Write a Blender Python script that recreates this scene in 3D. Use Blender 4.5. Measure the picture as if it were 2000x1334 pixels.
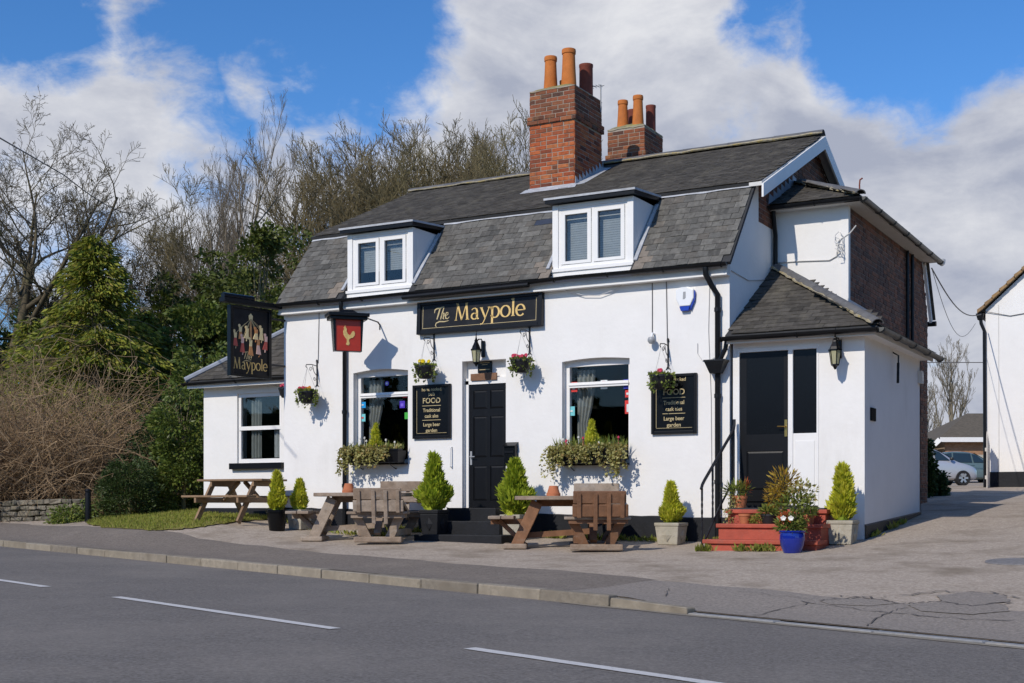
import bpy, bmesh, math, random
import numpy as np
from mathutils import Vector, Matrix
from mathutils.geometry import tessellate_polygon
PI = math.pi
random.seed(7); rng = np.random.default_rng(7)
for o in list(bpy.data.objects): bpy.data.objects.remove(o)
S = bpy.context.scene; C = S.collection

# ------------------------------------------------------------ camera
F = 2565.0; HZ = 990.0; TH = math.radians(29.14); CAM = Vector((6.51, -18.15, 0.62))
cd = bpy.data.cameras.new('camera'); cam = bpy.data.objects.new('camera', cd); C.objects.link(cam)
cam.location = CAM; cam.rotation_euler = (PI/2, 0, TH)
cd.sensor_width = 36; cd.lens = 36*F/2000; cd.shift_y = (HZ-667)/2000; cd.clip_end = 6000; cd.clip_start = .1
S.camera = cam
# ------------------------------------------------------------ sky, sun, exposure
SUN_EL = math.radians(36); SUN_AZ = math.radians(8)          # azimuth: sun stands this far left of the facade's normal
sdir = Vector((-math.sin(SUN_AZ)*math.cos(SUN_EL), -math.cos(SUN_AZ)*math.cos(SUN_EL), math.sin(SUN_EL)))
W = bpy.data.worlds.new('World'); S.world = W; W.use_nodes = True
S.view_settings.view_transform = 'Standard'; S.view_settings.look = 'None'; S.view_settings.exposure = 0.0; S.view_settings.gamma = 1
def pdir(x, y):
    u = (x-1000)/F; v = (HZ-y)/F
    f = Vector((-math.sin(TH), math.cos(TH), 0)); r = Vector((math.cos(TH), math.sin(TH), 0))
    return f + r*u + Vector((0, 0, v))
def build_world():
    nt = W.node_tree; N = nt.nodes; L = nt.links; N.clear()
    out = N.new('ShaderNodeOutputWorld'); bg = N.new('ShaderNodeBackground'); bg.inputs['Strength'].default_value = .1
    sky = N.new('ShaderNodeTexSky'); sky.sky_type = 'NISHITA'; sky.sun_disc = False
    sky.sun_elevation = SUN_EL; sky.sun_rotation = math.atan2(sdir.x, sdir.y)
    sky.air_density = 1.0; sky.dust_density = 0.2; sky.ozone_density = 2.5
    hs = N.new('ShaderNodeHueSaturation'); hs.inputs['Saturation'].default_value = 1.12; hs.inputs['Value'].default_value = 1.0
    tn = N.new('ShaderNodeMix'); tn.data_type = 'RGBA'; tn.blend_type = 'MULTIPLY'; tn.inputs[0].default_value = 1; tn.inputs[7].default_value = (.88, 1.10, 1.42, 1)
    L.new(sky.outputs[0], tn.inputs[6]); L.new(tn.outputs[2], hs.inputs['Color'])
    tc = N.new('ShaderNodeTexCoord')
    nrm = N.new('ShaderNodeVectorMath'); nrm.operation = 'NORMALIZE'; L.new(tc.outputs['Generated'], nrm.inputs[0])
    d = nrm.outputs[0]
    def noise(scale, det, rough, dist=0, off=(0,0,0), sz=1.5):
        mp = N.new('ShaderNodeMapping'); mp.inputs['Scale'].default_value = (1, 1, sz); mp.inputs['Location'].default_value = off
        L.new(d, mp.inputs[0])
        n = N.new('ShaderNodeTexNoise'); n.inputs['Scale'].default_value = scale; n.inputs['Detail'].default_value = det
        n.inputs['Roughness'].default_value = rough; n.inputs['Distortion'].default_value = dist
        L.new(mp.outputs[0], n.inputs['Vector']); return n.outputs['Fac']
    def math_(op, a, b):
        m = N.new('ShaderNodeMath'); m.operation = op
        for i, v in enumerate((a, b)):
            if isinstance(v, (int, float)): m.inputs[i].default_value = v
            else: L.new(v, m.inputs[i])
        return m.outputs[0]
    n1 = noise(6.5, 12, .60, .2, (3, 1, 2)); n2 = noise(26, 8, .62, .4, (1, 7, 3))
    tex = math_('ADD', math_('MULTIPLY', math_('SUBTRACT', n1, .5), 2.2), math_('MULTIPLY', math_('SUBTRACT', n2, .5), .75))
    # the cloud banks of the day: centre (photo direction), radius in degrees, weight
    pos = [(110,150,4.6,.80),(200,150,4.6,.86),(250,95,3.6,.85),(320,200,3.4,.78),(60,190,3.5,.6),(552,138,2.8,1.15),(680,255,4.8,1.0),(820,235,3.4,.8),(1020,120,6.2,1.05),
           (1180,40,6,.9),(1330,220,7.5,.9),(1500,130,4.0,.72),(1620,185,3.0,.6),(1560,360,9,1.0),(1900,220,6,.95),(1960,430,9,1.0),(1620,-5,3.0,.7),(1120,360,9,.9),(450,420,6,.75),(1880,650,7,.6),(120,420,5,.55)]
    neg = [(1760,55,4.2,1.1),(1890,15,3.8,1.0),(1690,125,2.4,.7),(430,60,4.2,.6),(660,60,5.6,1.0),(440,200,2.6,.6),(40,20,3.4,.8),(430,300,2.6,.5),(1500,55,2.2,.6),(1430,205,2.0,.5),(1840,690,2.5,.3)]
    def bump(x, y, r, a):
        c = pdir(x, y).normalized()
        dp = N.new('ShaderNodeVectorMath'); dp.operation = 'DOT_PRODUCT'; L.new(d, dp.inputs[0]); dp.inputs[1].default_value = c
        mr = N.new('ShaderNodeMapRange'); mr.interpolation_type = 'SMOOTHSTEP'
        mr.inputs['From Min'].default_value = math.cos(math.radians(r*1.3)); mr.inputs['From Max'].default_value = math.cos(math.radians(r*.25))
        mr.inputs['To Min'].default_value = 0; mr.inputs['To Max'].default_value = a
        L.new(dp.outputs['Value'], mr.inputs['Value']); return mr.outputs[0]
    dens = None
    for q in pos: o = bump(*q); dens = o if dens is None else math_('MAXIMUM', dens, o)
    nn_ = None
    for q in neg: o = bump(*q); nn_ = o if nn_ is None else math_('MAXIMUM', nn_, o)
    dens = math_('ADD', math_('SUBTRACT', dens, nn_), tex)
    cov = N.new('ShaderNodeMapRange'); cov.interpolation_type = 'SMOOTHSTEP'; L.new(dens, cov.inputs['Value'])
    cov.inputs['From Min'].default_value = .12; cov.inputs['From Max'].default_value = .66
    n3 = noise(5.5, 8, .6, .5, (5, 2, 9), 2.0); n4 = noise(16, 6, .6, .3, (2, 2, 1), 1.6)
    sh = math_('ADD', math_('ADD', n3, math_('MULTIPLY', math_('SUBTRACT', n4, .5), .45)), math_('MULTIPLY', math_('SUBTRACT', .75, dens), .18))
    cr = N.new('ShaderNodeValToRGB'); cr.color_ramp.elements[0].position = .30; cr.color_ramp.elements[1].position = .68
    cr.color_ramp.elements[0].color = (3.9, 4.25, 5.3, 1); cr.color_ramp.elements[1].color = (7.6, 7.7, 8.1, 1)
    L.new(sh, cr.inputs[0])
    mx = N.new('ShaderNodeMix'); mx.data_type = 'RGBA'; L.new(cov.outputs[0], mx.inputs[0]); L.new(hs.outputs[0], mx.inputs[6]); L.new(cr.outputs[0], mx.inputs[7])
    L.new(mx.outputs[2], bg.inputs[0]); L.new(bg.outputs[0], out.inputs[0])
build_world()
sl = bpy.data.lights.new('sun', 'SUN'); sl.energy = 3.45; sl.angle = math.radians(.55); sl.color = (1, .925, .82)
so = bpy.data.objects.new('sun', sl); C.objects.link(so); so.location = (0, -30, 30)
so.rotation_euler = sdir.to_track_quat('Z', 'Y').to_euler()

# ------------------------------------------------------------ helpers
def P(x, y, w): return CAM + pdir(x, y)*w
def PY(x, y, Y): d = pdir(x, y); return CAM + d*((Y-CAM.y)/d.y)
K0 = Vector((2.22, -7.26)); DS = Vector((-.9556, .2947)); DN = Vector((.2947, .9556)); RA = math.atan2(DS.y, DS.x)
def st(X, Y): v = Vector((X, Y))-K0; return v.dot(DS), v.dot(DN)
def xy(s, t): v = K0+DS*s+DN*t; return v.x, v.y
def zr(s): return -.33+.019*max(-40, min(60, s))
ctl = []
for s in (-30,-20,-12,-6,-2,0,1.5,4,8,12,16,22,30,45):
    for t in (0,): X, Y = xy(s, t); ctl.append((X, Y, zr(s)+(.10 if s > .6 else .02)))
ctl += [(1.94,0,.17),(0,-.4,.07),(.9,-1.6,.03),(1.6,-.9,.08),(-2.1,-.4,.1),(-2.1,-1.9,.02),(-4,-1.4,.09),(-5.6,-1.9,.08),(-6.3,-1.2,.14),(-8,-.4,.31),(-8.7,-1.2,.38),
        (-10.5,.3,.47),(1.94,3.6,.5),(4,3.6,.5),(6,0,.24),(4,-3,-.02),(1.5,10,.8),(.66,17.5,1.13),(8,17.5,1.13),(-5,46,1.63),(10,46,1.65),(-13.3,-.6,.3),(-16,4,.7),
        (-25,12,1.2),(-10,10,.9),(-10,30,1.4),(-40,35,1.9),(20,5,.4),(30,30,1.2),(-20,-1,.25)]
cp = np.array(ctl); n_ = len(cp)
A_ = np.zeros((n_+3, n_+3)); A_[:n_, :n_] = np.linalg.norm(cp[:, None, :2]-cp[None, :, :2], axis=2); A_[:n_, n_] = 1; A_[:n_, n_+1:] = cp[:, :2]
A_[n_:, :n_] = A_[:n_, n_:].T
co_ = np.linalg.solve(A_, np.concatenate([cp[:, 2], [0, 0, 0]]))
def gzv(X, Y):
    X = np.asarray(X, float); Y = np.asarray(Y, float)
    cx, cy = -2., 8.; r = np.hypot(X-cx, Y-cy); k = np.where(r > 50, 50/np.maximum(r, 1e-6), 1)
    X = cx+(X-cx)*k; Y = cy+(Y-cy)*k
    D = np.hypot(X[..., None]-cp[:, 0], Y[..., None]-cp[:, 1])
    z = D@co_[:n_]+co_[n_]+co_[n_+1]*X+co_[n_+2]*Y
    s = (X-K0.x)*DS.x+(Y-K0.y)*DS.y; t = (X-K0.x)*DN.x+(Y-K0.y)*DN.y         # meet the kerb top exactly
    kz = -.33+.019*np.clip(s, -40, 60)+.02+.075*np.clip(s/.9, 0, 1); w_ = np.clip((t-.1)/1.2, 0, 1); w_ = w_*w_*(3-2*w_)
    return np.where(t < 1.3, kz*(1-w_)+z*w_, z)
def gz(X, Y):
    s, t = st(X, Y)
    return zr(s) if t <= 0 else float(gzv(X, Y))
def pg(x, y):
    d = pdir(x, y); w = 8.
    while w < 80:
        q = CAM+d*w
        if q.z <= gz(q.x, q.y): break
        w += .05
    return q

class MB:
    def __init__(s): s.v = []; s.f = []
    def add(s, v, f):
        o = len(s.v); s.v += [tuple(p) for p in v]; s.f += [tuple(i+o for i in q) for q in f]; return s
    def box(s, x0, x1, y0, y1, z0, z1, M=None):
        v = [Vector(p) for p in ((x0,y0,z0),(x1,y0,z0),(x1,y1,z0),(x0,y1,z0),(x0,y0,z1),(x1,y0,z1),(x1,y1,z1),(x0,y1,z1))]
        if M is not None: v = [M@p for p in v]
        return s.add(v, [(0,3,2,1),(4,5,6,7),(0,1,5,4),(1,2,6,5),(2,3,7,6),(3,0,4,7)])
    def beam(s, a, b, w, h, up=(0,0,1)):              # bar from a to b, w across, h along up
        a = Vector(a); b = Vector(b); d = b-a; l = d.length; d.normalize(); up = Vector(up)
        x = d.cross(up); x = x.normalized() if x.length > 1e-5 else Vector((1,0,0)); u = x.cross(d)
        M = Matrix.Translation(a)@Matrix(((x.x,d.x,u.x),(x.y,d.y,u.y),(x.z,d.z,u.z))).to_4x4()
        return s.box(-w/2, w/2, 0, l, -h/2, h/2, M)
    def tube(s, pts, r, n=8, cap=True):
        pts = [Vector(p) for p in pts]; m = len(pts)
        if not hasattr(r, '__len__'): r = [r]*m
        prev = None; v = []; f = []
        for i, p in enumerate(pts):
            t = (pts[min(i+1, m-1)]-pts[max(i-1, 0)])
            t = t.normalized() if t.length > 1e-9 else Vector((0,0,1))
            if prev is None: a = t.orthogonal().normalized()
            else:
                a = prev-t*prev.dot(t); a = a.normalized() if a.length > 1e-6 else t.orthogonal().normalized()
            prev = a; b = t.cross(a)
            for k in range(n):
                c = 2*PI*k/n; v.append(p+(a*math.cos(c)+b*math.sin(c))*r[i])
        for i in range(m-1):
            for k in range(n): f.append((i*n+k, i*n+(k+1) % n, (i+1)*n+(k+1) % n, (i+1)*n+k))
        if cap: f += [tuple(range(n-1, -1, -1)), tuple(range((m-1)*n, m*n))]
        return s.add(v, f)
    def lathe(s, prof, n=20, c=(0,0,0), M=None):
        v = []; f = []; m = len(prof)
        for (r, z) in prof:
            for k in range(n):
                a = 2*PI*k/n; p = Vector((c[0]+r*math.cos(a), c[1]+r*math.sin(a), c[2]+z)); v.append(M@p if M else p)
        for i in range(m-1):
            for k in range(n): f.append((i*n+k, i*n+(k+1) % n, (i+1)*n+(k+1) % n, (i+1)*n+k))
        return s.add(v, f)
    def frust(s, c, w0, w1, z0, z1, d0=None, d1=None):       # square frustum
        d0 = d0 or w0; d1 = d1 or w1; x, y = c
        v = [(x-w0/2,y-d0/2,z0),(x+w0/2,y-d0/2,z0),(x+w0/2,y+d0/2,z0),(x-w0/2,y+d0/2,z0),(x-w1/2,y-d1/2,z1),(x+w1/2,y-d1/2,z1),(x+w1/2,y+d1/2,z1),(x-w1/2,y+d1/2,z1)]
        return s.add(v, [(0,3,2,1),(4,5,6,7),(0,1,5,4),(1,2,6,5),(2,3,7,6),(3,0,4,7)])
    def prism(s, poly, o, u, v_, n, th):                    # 2-D polygon extruded along n
        o = Vector(o); u = Vector(u); v_ = Vector(v_); n = Vector(n); k = len(poly)
        a = [o+u*p[0]+v_*p[1] for p in poly]; b = [q+n*th for q in a]
        tris = tessellate_polygon([[Vector((p[0], p[1], 0)) for p in poly]])
        f = [tuple(t) for t in tris]+[tuple(i+k for i in t[::-1]) for t in tris]
        f += [(i, (i+1) % k, (i+1) % k+k, i+k) for i in range(k)]
        return s.add(a+b, f)
    def wall(s, outer, holes, o, u, v_, inward, rev):       # wall face with openings and reveals
        o = Vector(o); u = Vector(u); v_ = Vector(v_); inward = Vector(inward)
        loops = [outer]+holes; fl = [q for l in loops for q in l]
        tris = tessellate_polygon([[Vector((q[0], q[1], 0)) for q in l] for l in loops])
        s.add([o+u*q[0]+v_*q[1] for q in fl], [tuple(t) for t in tris])
        for h in holes:
            k = len(h); a = [o+u*q[0]+v_*q[1] for q in h]
            s.add(a+[q+inward*rev for q in a], [(i, (i+1) % k, (i+1) % k+k, i+k) for i in range(k)])
        return s
    def mesh(s, name):
        me = bpy.data.meshes.new(name); me.from_pydata(s.v, [], s.f); me.update()
        bm = bmesh.new(); bm.from_mesh(me); bmesh.ops.recalc_face_normals(bm, faces=bm.faces); bm.to_mesh(me); bm.free(); return me
    def build(s, name, mat, parent=None, bevel=0, smooth=False, kind=None, raw=False):
        if raw: me = bpy.data.meshes.new(name); me.from_pydata(s.v, [], s.f); me.update()
        else: me = s.mesh(name)
        return obj(name, me, mat, parent, bevel, smooth, kind)
def obj(name, me, mat, parent=None, bevel=0, smooth=False, kind=None):
    if mat is not None and not len(me.materials): me.materials.append(M[mat] if isinstance(mat, str) else mat)
    o = bpy.data.objects.new(name, me); C.objects.link(o)
    if parent: o.parent = parent
    if smooth:
        me.polygons.foreach_set('use_smooth', [True]*len(me.polygons))
        if smooth != 'all': 
            try: me.set_sharp_from_angle(angle=math.radians(40))
            except Exception: pass
    if bevel:
        b = o.modifiers.new('bevel', 'BEVEL'); b.width = bevel; b.segments = 2; b.limit_method = 'ANGLE'; b.angle_limit = math.radians(40)
    if kind: o['kind'] = kind
    return o
def tag(o, label, cat, group=None):
    o['label'] = label; o['category'] = cat
    if group: o['group'] = group
    return o
def thing(name, label, cat, loc=(0,0,0), rz=0, group=None):
    o = bpy.data.objects.new(name, None); C.objects.link(o); o.location = loc; o.rotation_euler = (0,0,rz); o.empty_display_size = .2
    return tag(o, label, cat, group)
def copy_tree(o, parent=None):
    kids = list(o.children); c = o.copy(); C.objects.link(c); c.parent = parent
    for k in kids: copy_tree(k, c)
    return c
def B1(x0, x1, y0, y1, z0, z1): return MB().box(x0, x1, y0, y1, z0, z1)

# ------------------------------------------------------------ materials
M = {}
def mat(name, cols, rough=.75, var=.12, scale=6, bump=0, bscale=60, metal=0, spec=.4, rnd=False, coat=0, det=6, stain=None, bdist=.01, trans=0):
    m = bpy.data.materials.new(name); m.use_nodes = True; nt = m.node_tree; N = nt.nodes; L = nt.links
    b = N['Principled BSDF']; b.inputs['Roughness'].default_value = rough; b.inputs['Metallic'].default_value = metal
    b.inputs['Specular IOR Level'].default_value = spec; b.inputs['Coat Weight'].default_value = coat
    if isinstance(cols[0], (int, float)): cols = [cols]
    g = N.new('ShaderNodeNewGeometry')
    if rnd:
        oi = N.new('ShaderNodeObjectInfo'); ad = N.new('ShaderNodeMath'); ad.operation = 'ADD'; L.new(oi.outputs['Random'], ad.inputs[0]); L.new(g.outputs['Random Per Island'], ad.inputs[1])
        fr = N.new('ShaderNodeMath'); fr.operation = 'FRACT'; L.new(ad.outputs[0], fr.inputs[0]); drv = fr.outputs[0]
    else:
        nn = N.new('ShaderNodeTexNoise'); nn.inputs['Scale'].default_value = scale*.4; nn.inputs['Detail'].default_value = 3; L.new(g.outputs['Position'], nn.inputs['Vector'])
        sm = N.new('ShaderNodeMapRange'); sm.inputs['From Min'].default_value = .3; sm.inputs['From Max'].default_value = .7; L.new(nn.outputs['Fac'], sm.inputs[0]); drv = sm.outputs[0]
    cr = N.new('ShaderNodeValToRGB'); e = cr.color_ramp.elements
    while len(e) < len(cols): e.new(.5)
    for i, c in enumerate(cols): e[i].position = i/max(1, len(cols)-1) if len(cols) > 1 else 0; e[i].color = (*c, 1)
    if len(cols) == 1: e[-1].color = (*cols[0], 1)
    if rnd and len(cols) > 2: cr.color_ramp.interpolation = 'LINEAR'
    L.new(drv, cr.inputs[0]); col = cr.outputs[0]
    n = N.new('ShaderNodeTexNoise'); n.inputs['Scale'].default_value = scale; n.inputs['Detail'].default_value = det; n.inputs['Roughness'].default_value = .65; L.new(g.outputs['Position'], n.inputs['Vector'])
    mr = N.new('ShaderNodeMapRange'); mr.inputs['From Min'].default_value = .25; mr.inputs['From Max'].default_value = .75; mr.inputs['To Min'].default_value = 1-var; mr.inputs['To Max'].default_value = 1+var; L.new(n.outputs['Fac'], mr.inputs[0])
    mu = N.new('ShaderNodeMix'); mu.data_type = 'RGBA'; mu.blend_type = 'MULTIPLY'; mu.inputs[0].default_value = 1; L.new(col, mu.inputs[6]); L.new(mr.outputs[0], mu.inputs[7]); col = mu.outputs[2]
    if stain:                                    # (colour, noise scale, threshold low, high, stretch xyz)
        mp = N.new('ShaderNodeMapping'); mp.inputs['Scale'].default_value = stain[4]; L.new(g.outputs['Position'], mp.inputs[0])
        n2 = N.new('ShaderNodeTexNoise'); n2.inputs['Scale'].default_value = stain[1]; n2.inputs['Detail'].default_value = 8; n2.inputs['Roughness'].default_value = .68; L.new(mp.outputs[0], n2.inputs['Vector'])
        m2 = N.new('ShaderNodeMapRange'); m2.inputs['From Min'].default_value = stain[2]; m2.inputs['From Max'].default_value = stain[3]; m2.inputs['To Max'].default_value = stain[5] if len(stain) > 5 else 1; L.new(n2.outputs['Fac'], m2.inputs[0])
        mx = N.new('ShaderNodeMix'); mx.data_type = 'RGBA'; L.new(m2.outputs[0], mx.inputs[0]); L.new(col, mx.inputs[6]); mx.inputs[7].default_value = (*stain[0], 1); col = mx.outputs[2]
    L.new(col, b.inputs['Base Color'])
    if bump:
        bn = N.new('ShaderNodeTexNoise'); bn.inputs['Scale'].default_value = bscale; bn.inputs['Detail'].default_value = 5; L.new(g.outputs['Position'], bn.inputs['Vector'])
        bp = N.new('ShaderNodeBump'); bp.inputs['Strength'].default_value = bump; bp.inputs['Distance'].default_value = bdist; L.new(bn.outputs['Fac'], bp.inputs['Height']); L.new(bp.outputs[0], b.inputs['Normal'])
    if trans:
        tr = N.new('ShaderNodeBsdfTranslucent'); L.new(col, tr.inputs[0]); ms = N.new('ShaderNodeMixShader'); ms.inputs[0].default_value = trans
        L.new(b.outputs[0], ms.inputs[1]); L.new(tr.outputs[0], ms.inputs[2]); L.new(ms.outputs[0], N['Material Output'].inputs[0])
    M[name] = m; return m
mat('render', (.785,.765,.735), .88, .035, 2.5, .28, 12, spec=.2, stain=((.50,.47,.42), 1.3, .56, .85, (1,1,.3), .4), bdist=.014)
mat('white_paint', (.79,.775,.75), .5, .03, 5, .05, 30, spec=.25, stain=((.5,.46,.39), 9, .64, .85, (1,1,.3), .4))
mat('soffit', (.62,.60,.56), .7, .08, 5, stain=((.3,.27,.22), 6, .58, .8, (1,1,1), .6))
mat('plinth', (.013,.014,.017), .6, .3, 5, .3, 30, spec=.25, stain=((.12,.11,.10), 7, .64, .82, (1,1,1), .45))
mat('black_paint', (.006,.0065,.008), .38, .2, 5, .04, 40, spec=.22, stain=((.035,.035,.04), 12, .64, .85, (1,1,.4), .5))
mat('black_gloss', (.005,.0055,.0065), .25, .1, 5, .02, 25, spec=.22)
mat('gutter', (.008,.0085,.010), .4, .3, 8, .05, 30, spec=.25)
mat('old_gutter', [(.05,.05,.045),(.12,.12,.11)], .5, .3, 6, .15, 30)
mat('slate', [(.072,.069,.062),(.120,.115,.103),(.094,.088,.078),(.158,.150,.133),(.105,.098,.086),(.128,.114,.096)], .82, .34, 14, .45, 45, spec=.18, rnd=True, stain=((.27,.255,.22), 6, .53, .76, (1,.5,.5), .6), bdist=.01)
mat('slate_dark', [(.054,.049,.042),(.084,.076,.065),(.068,.061,.052),(.104,.094,.080)], .88, .34, 10, .45, 40, spec=.12, rnd=True, stain=((.17,.152,.115), 4, .53, .76, (1,.4,.4), .6), bdist=.01)
mat('slate_new', (.045,.052,.072), .4, .15, 10, .2, 40)
mat('slate_warm', [(.23,.19,.15),(.20,.17,.14)], .8, .25, 14, .3, 45, spec=.2, rnd=True)
mat('roof_deck', (.035,.035,.036), .8, .2, 5)
mat('lead', (.44,.45,.47), .6, .22, 6, .2, 18, spec=.25, stain=((.24,.245,.255), 5, .48, .7, (1,1,1), .65))
mat('lead_grey', (.30,.32,.36), .5, .25, 6, .2, 18)
mat('ridge', [(.10,.098,.10),(.14,.135,.13)], .7, .25, 8, .3, 30, rnd=True)
mat('lichen_mortar', [(.30,.25,.15),(.36,.32,.24)], .9, .35, 16, .6, 40, stain=((.42,.30,.05), 10, .52, .68, (1,1,1), .8))
mat('brick', [(.36,.085,.032),(.42,.12,.044),(.27,.066,.030),(.11,.045,.030),(.45,.15,.055),(.38,.10,.038),(.20,.06,.034)], .9, .32, 16, .55, 60, spec=.2, rnd=True, stain=((.09,.055,.04), 3.2, .52, .72, (1,1,1), .6), bdist=.009)
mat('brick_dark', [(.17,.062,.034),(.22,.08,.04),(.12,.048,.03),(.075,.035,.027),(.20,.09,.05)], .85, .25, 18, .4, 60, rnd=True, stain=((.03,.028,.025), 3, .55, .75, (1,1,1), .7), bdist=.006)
mat('brick_sooty', [(.20,.065,.036),(.26,.085,.042),(.10,.045,.032),(.30,.11,.05),(.075,.042,.035)], .9, .32, 16, .55, 60, spec=.2, rnd=True, stain=((.24,.20,.10), 6, .54, .74, (1,1,1), .55), bdist=.009)
mat('mortar', (.36,.31,.25), .95, .25, 12, .5, 60, stain=((.10,.09,.075), 3, .5, .7, (1,1,1), .8))
mat('mortar_dark', (.20,.175,.15), .95, .25, 12, .5, 60)
mat('moss_cap', [(.20,.185,.13),(.30,.28,.10)], .95, .4, 14, .7, 25, stain=((.32,.25,.03), 5, .5, .62, (1,1,1), .9), bdist=.02)
mat('pot_clay', [(.47,.145,.034),(.54,.18,.048)], .8, .18, 6, .2, 30, spec=.15, stain=((.28,.105,.045), 6, .52, .78, (1,1,.3), .7))
mat('pot_red', (.20,.05,.03), .75, .25, 8, .2, 30)
mat('terracotta', (.45,.15,.065), .8, .18, 9, .2, 40, stain=((.5,.32,.22), 14, .6, .8, (1,1,1), .5))
mat('gold', (.68,.47,.17), .5, .25, 30)
mat('gold_dim', (.50,.40,.21), .5, .2, 30)
mat('sign_red', (.43,.035,.016), .35, .12, 8)
mat('sign_dark', (.010,.010,.012), .42, .15, 4, spec=.2, stain=((.028,.028,.031), 4, .5, .75, (1,1,1), .6))
mat('paint_cream', (.85,.66,.34), .6, .1); mat('paint_orange', (.62,.27,.10), .6, .1); mat('paint_rose', (.78,.50,.42), .6, .1); mat('paint_crimson', (.48,.09,.07), .6, .1)
mat('red_step', [(.44,.085,.048),(.36,.07,.04)], .6, .2, 6, .25, 30, stain=((.22,.08,.055), 8, .56, .75, (1,1,1), .7))
mat('mat_rubber', (.04,.04,.045), .9, .2, 40, .5, 90)
mat('brass', (.55,.38,.12), .3, .1, 8, metal=1)
mat('stone', [(.37,.335,.26),(.43,.395,.32)], .92, .22, 14, .5, 50, spec=.2, stain=((.24,.225,.15), 7, .54, .75, (1,1,1), .6))
mat('rubble', [(.19,.165,.12),(.14,.125,.095),(.24,.21,.16),(.11,.10,.08)], .92, .3, 12, .7, 25, rnd=True, stain=((.07,.09,.03), 8, .52, .7, (1,1,1), .7), bdist=.02)
mat('blue_glaze', (.008,.022,.24), .1, .15, 5, coat=.6)
mat('wood', [(.30,.235,.18),(.25,.185,.135),(.35,.285,.225)], .8, .32, 9, .5, 40, spec=.15, rnd=True, stain=((.42,.385,.34), 6, .52, .72, (.25,1,1), .6))
mat('wood_brown', [(.20,.095,.045),(.16,.08,.042),(.24,.115,.055)], .7, .3, 9, .4, 40, rnd=True, stain=((.30,.24,.19), 6, .58, .76, (.25,1,1), .5))
mat('wood_pale', [(.27,.175,.10),(.22,.14,.08)], .75, .25, 9, .35, 40, rnd=True)
mat('sticker_blue', (.015,.28,.62), .4, .05); mat('sticker_teal', (.18,.55,.58), .4, .05); mat('sticker_purple', (.07,.03,.42), .4, .05); mat('sticker_violet', (.20,.12,.62), .4, .05)
mat('sticker_red', (.62,.045,.035), .4, .05); mat('sticker_green', (.06,.40,.05), .4, .05); mat('sticker_white', (.66,.70,.68), .4, .05); mat('sticker_navy', (.03,.03,.34), .4, .05)
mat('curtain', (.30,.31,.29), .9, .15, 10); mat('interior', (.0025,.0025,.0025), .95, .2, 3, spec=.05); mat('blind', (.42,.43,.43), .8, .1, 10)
mat('alarm_white', (.78,.79,.80), .35, .02); mat('alarm_blue', (.012,.05,.38), .3, .05); mat('grey_plastic', (.32,.33,.34), .4, .1)
mat('wire', (.10,.095,.09), .6, .2); mat('wire_white', (.55,.54,.52), .6, .1); mat('chain', (.34,.34,.34), .4, .1, metal=.6)
mat('iron', (.014,.014,.016), .45, .2, 10)
mat('asphalt', [(.158,.143,.128),(.198,.180,.162)], .94, .55, 42, .7, 160, det=12, spec=.15, stain=((.275,.245,.212), .5, .45, .75, (1,1,1), .6), bdist=.008)
mat('pavement_tar', [(.175,.148,.122),(.215,.183,.154)], .95, .45, 36, .6, 140, det=12, spec=.15, stain=((.30,.255,.205), 1.2, .50, .75, (1,1,1), .5), bdist=.008)
mat('forecourt_tar', [(.365,.300,.236),(.445,.375,.302)], .95, .42, 32, .6, 120, det=12, spec=.15, stain=((.17,.132,.088), 1.0, .49, .70, (1,1,1), .75), bdist=.01)
mat('patch_tar', (.262,.228,.195), .94, .42, 34, .6, 140, det=12, spec=.15, bdist=.008)
mat('patch_dark', (.105,.09,.078), .95, .3, 24, .5, 100, det=9)
mat('kerb', [(.26,.225,.172),(.31,.27,.21),(.215,.188,.15)], .92, .26, 16, .5, 50, spec=.2, rnd=True, stain=((.12,.10,.075), 4, .5, .72, (1,1,1), .65))
mat('kerb_flush', [(.25,.255,.26),(.29,.29,.285)], .92, .25, 16, .4, 50, spec=.15, rnd=True, stain=((.36,.31,.25), 3, .5, .68, (1,1,1), .6))
mat('line_white', (.58,.56,.53), .8, .16, 30, .2, 90, stain=((.20,.20,.20), 18, .62, .72, (1,1,1), .75))
mat('iron_cover', (.20,.19,.185), .8, .3, 20, .5, 40, spec=.2)
mat('soil', [(.06,.05,.03),(.09,.08,.04)], .98, .35, 7, .7, 20, stain=((.055,.085,.02), 2.2, .45, .65, (1,1,1), .8))
mat('turf', [(.20,.205,.035),(.27,.235,.075)], .98, .4, 9, .7, 30, spec=.1, stain=((.24,.19,.10), 2.2, .48, .68, (1,1,1), .8))
mat('grass', [(.19,.25,.025),(.28,.31,.045),(.34,.29,.08),(.13,.18,.02)], .7, .2, 3, rnd=True, trans=.3)
mat('bark', [(.14,.115,.07),(.20,.165,.105)], .95, .35, 8, .5, 25, stain=((.18,.18,.045), 2.0, .46, .66, (1,1,1), .6))
mat('bark_dark', [(.115,.092,.055),(.085,.068,.042)], .95, .3, 3, .4, 25, stain=((.15,.145,.04), 1.5, .5, .7, (1,1,1), .6))
mat('plate_dark', (.018,.017,.015), .85, .3, 30, spec=.05)
mat('bark_twig', [(.22,.18,.125),(.17,.135,.095)], .95, .25, 3)
mat('bark_hedge', [(.20,.165,.075),(.15,.118,.06),(.24,.195,.10)], .95, .3, .6)
mat('bark_pale', [(.22,.19,.14),(.16,.135,.095)], .95, .3, 4)
mat('twig_brown', [(.30,.195,.105),(.44,.31,.18),(.19,.12,.065)], .9, .3, 3, rnd=True)
mat('thuja', [(.62,.60,.035),(.46,.50,.03),(.70,.64,.08),(.30,.38,.025)], .65, .25, 6, rnd=True, trans=.3)
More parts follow.
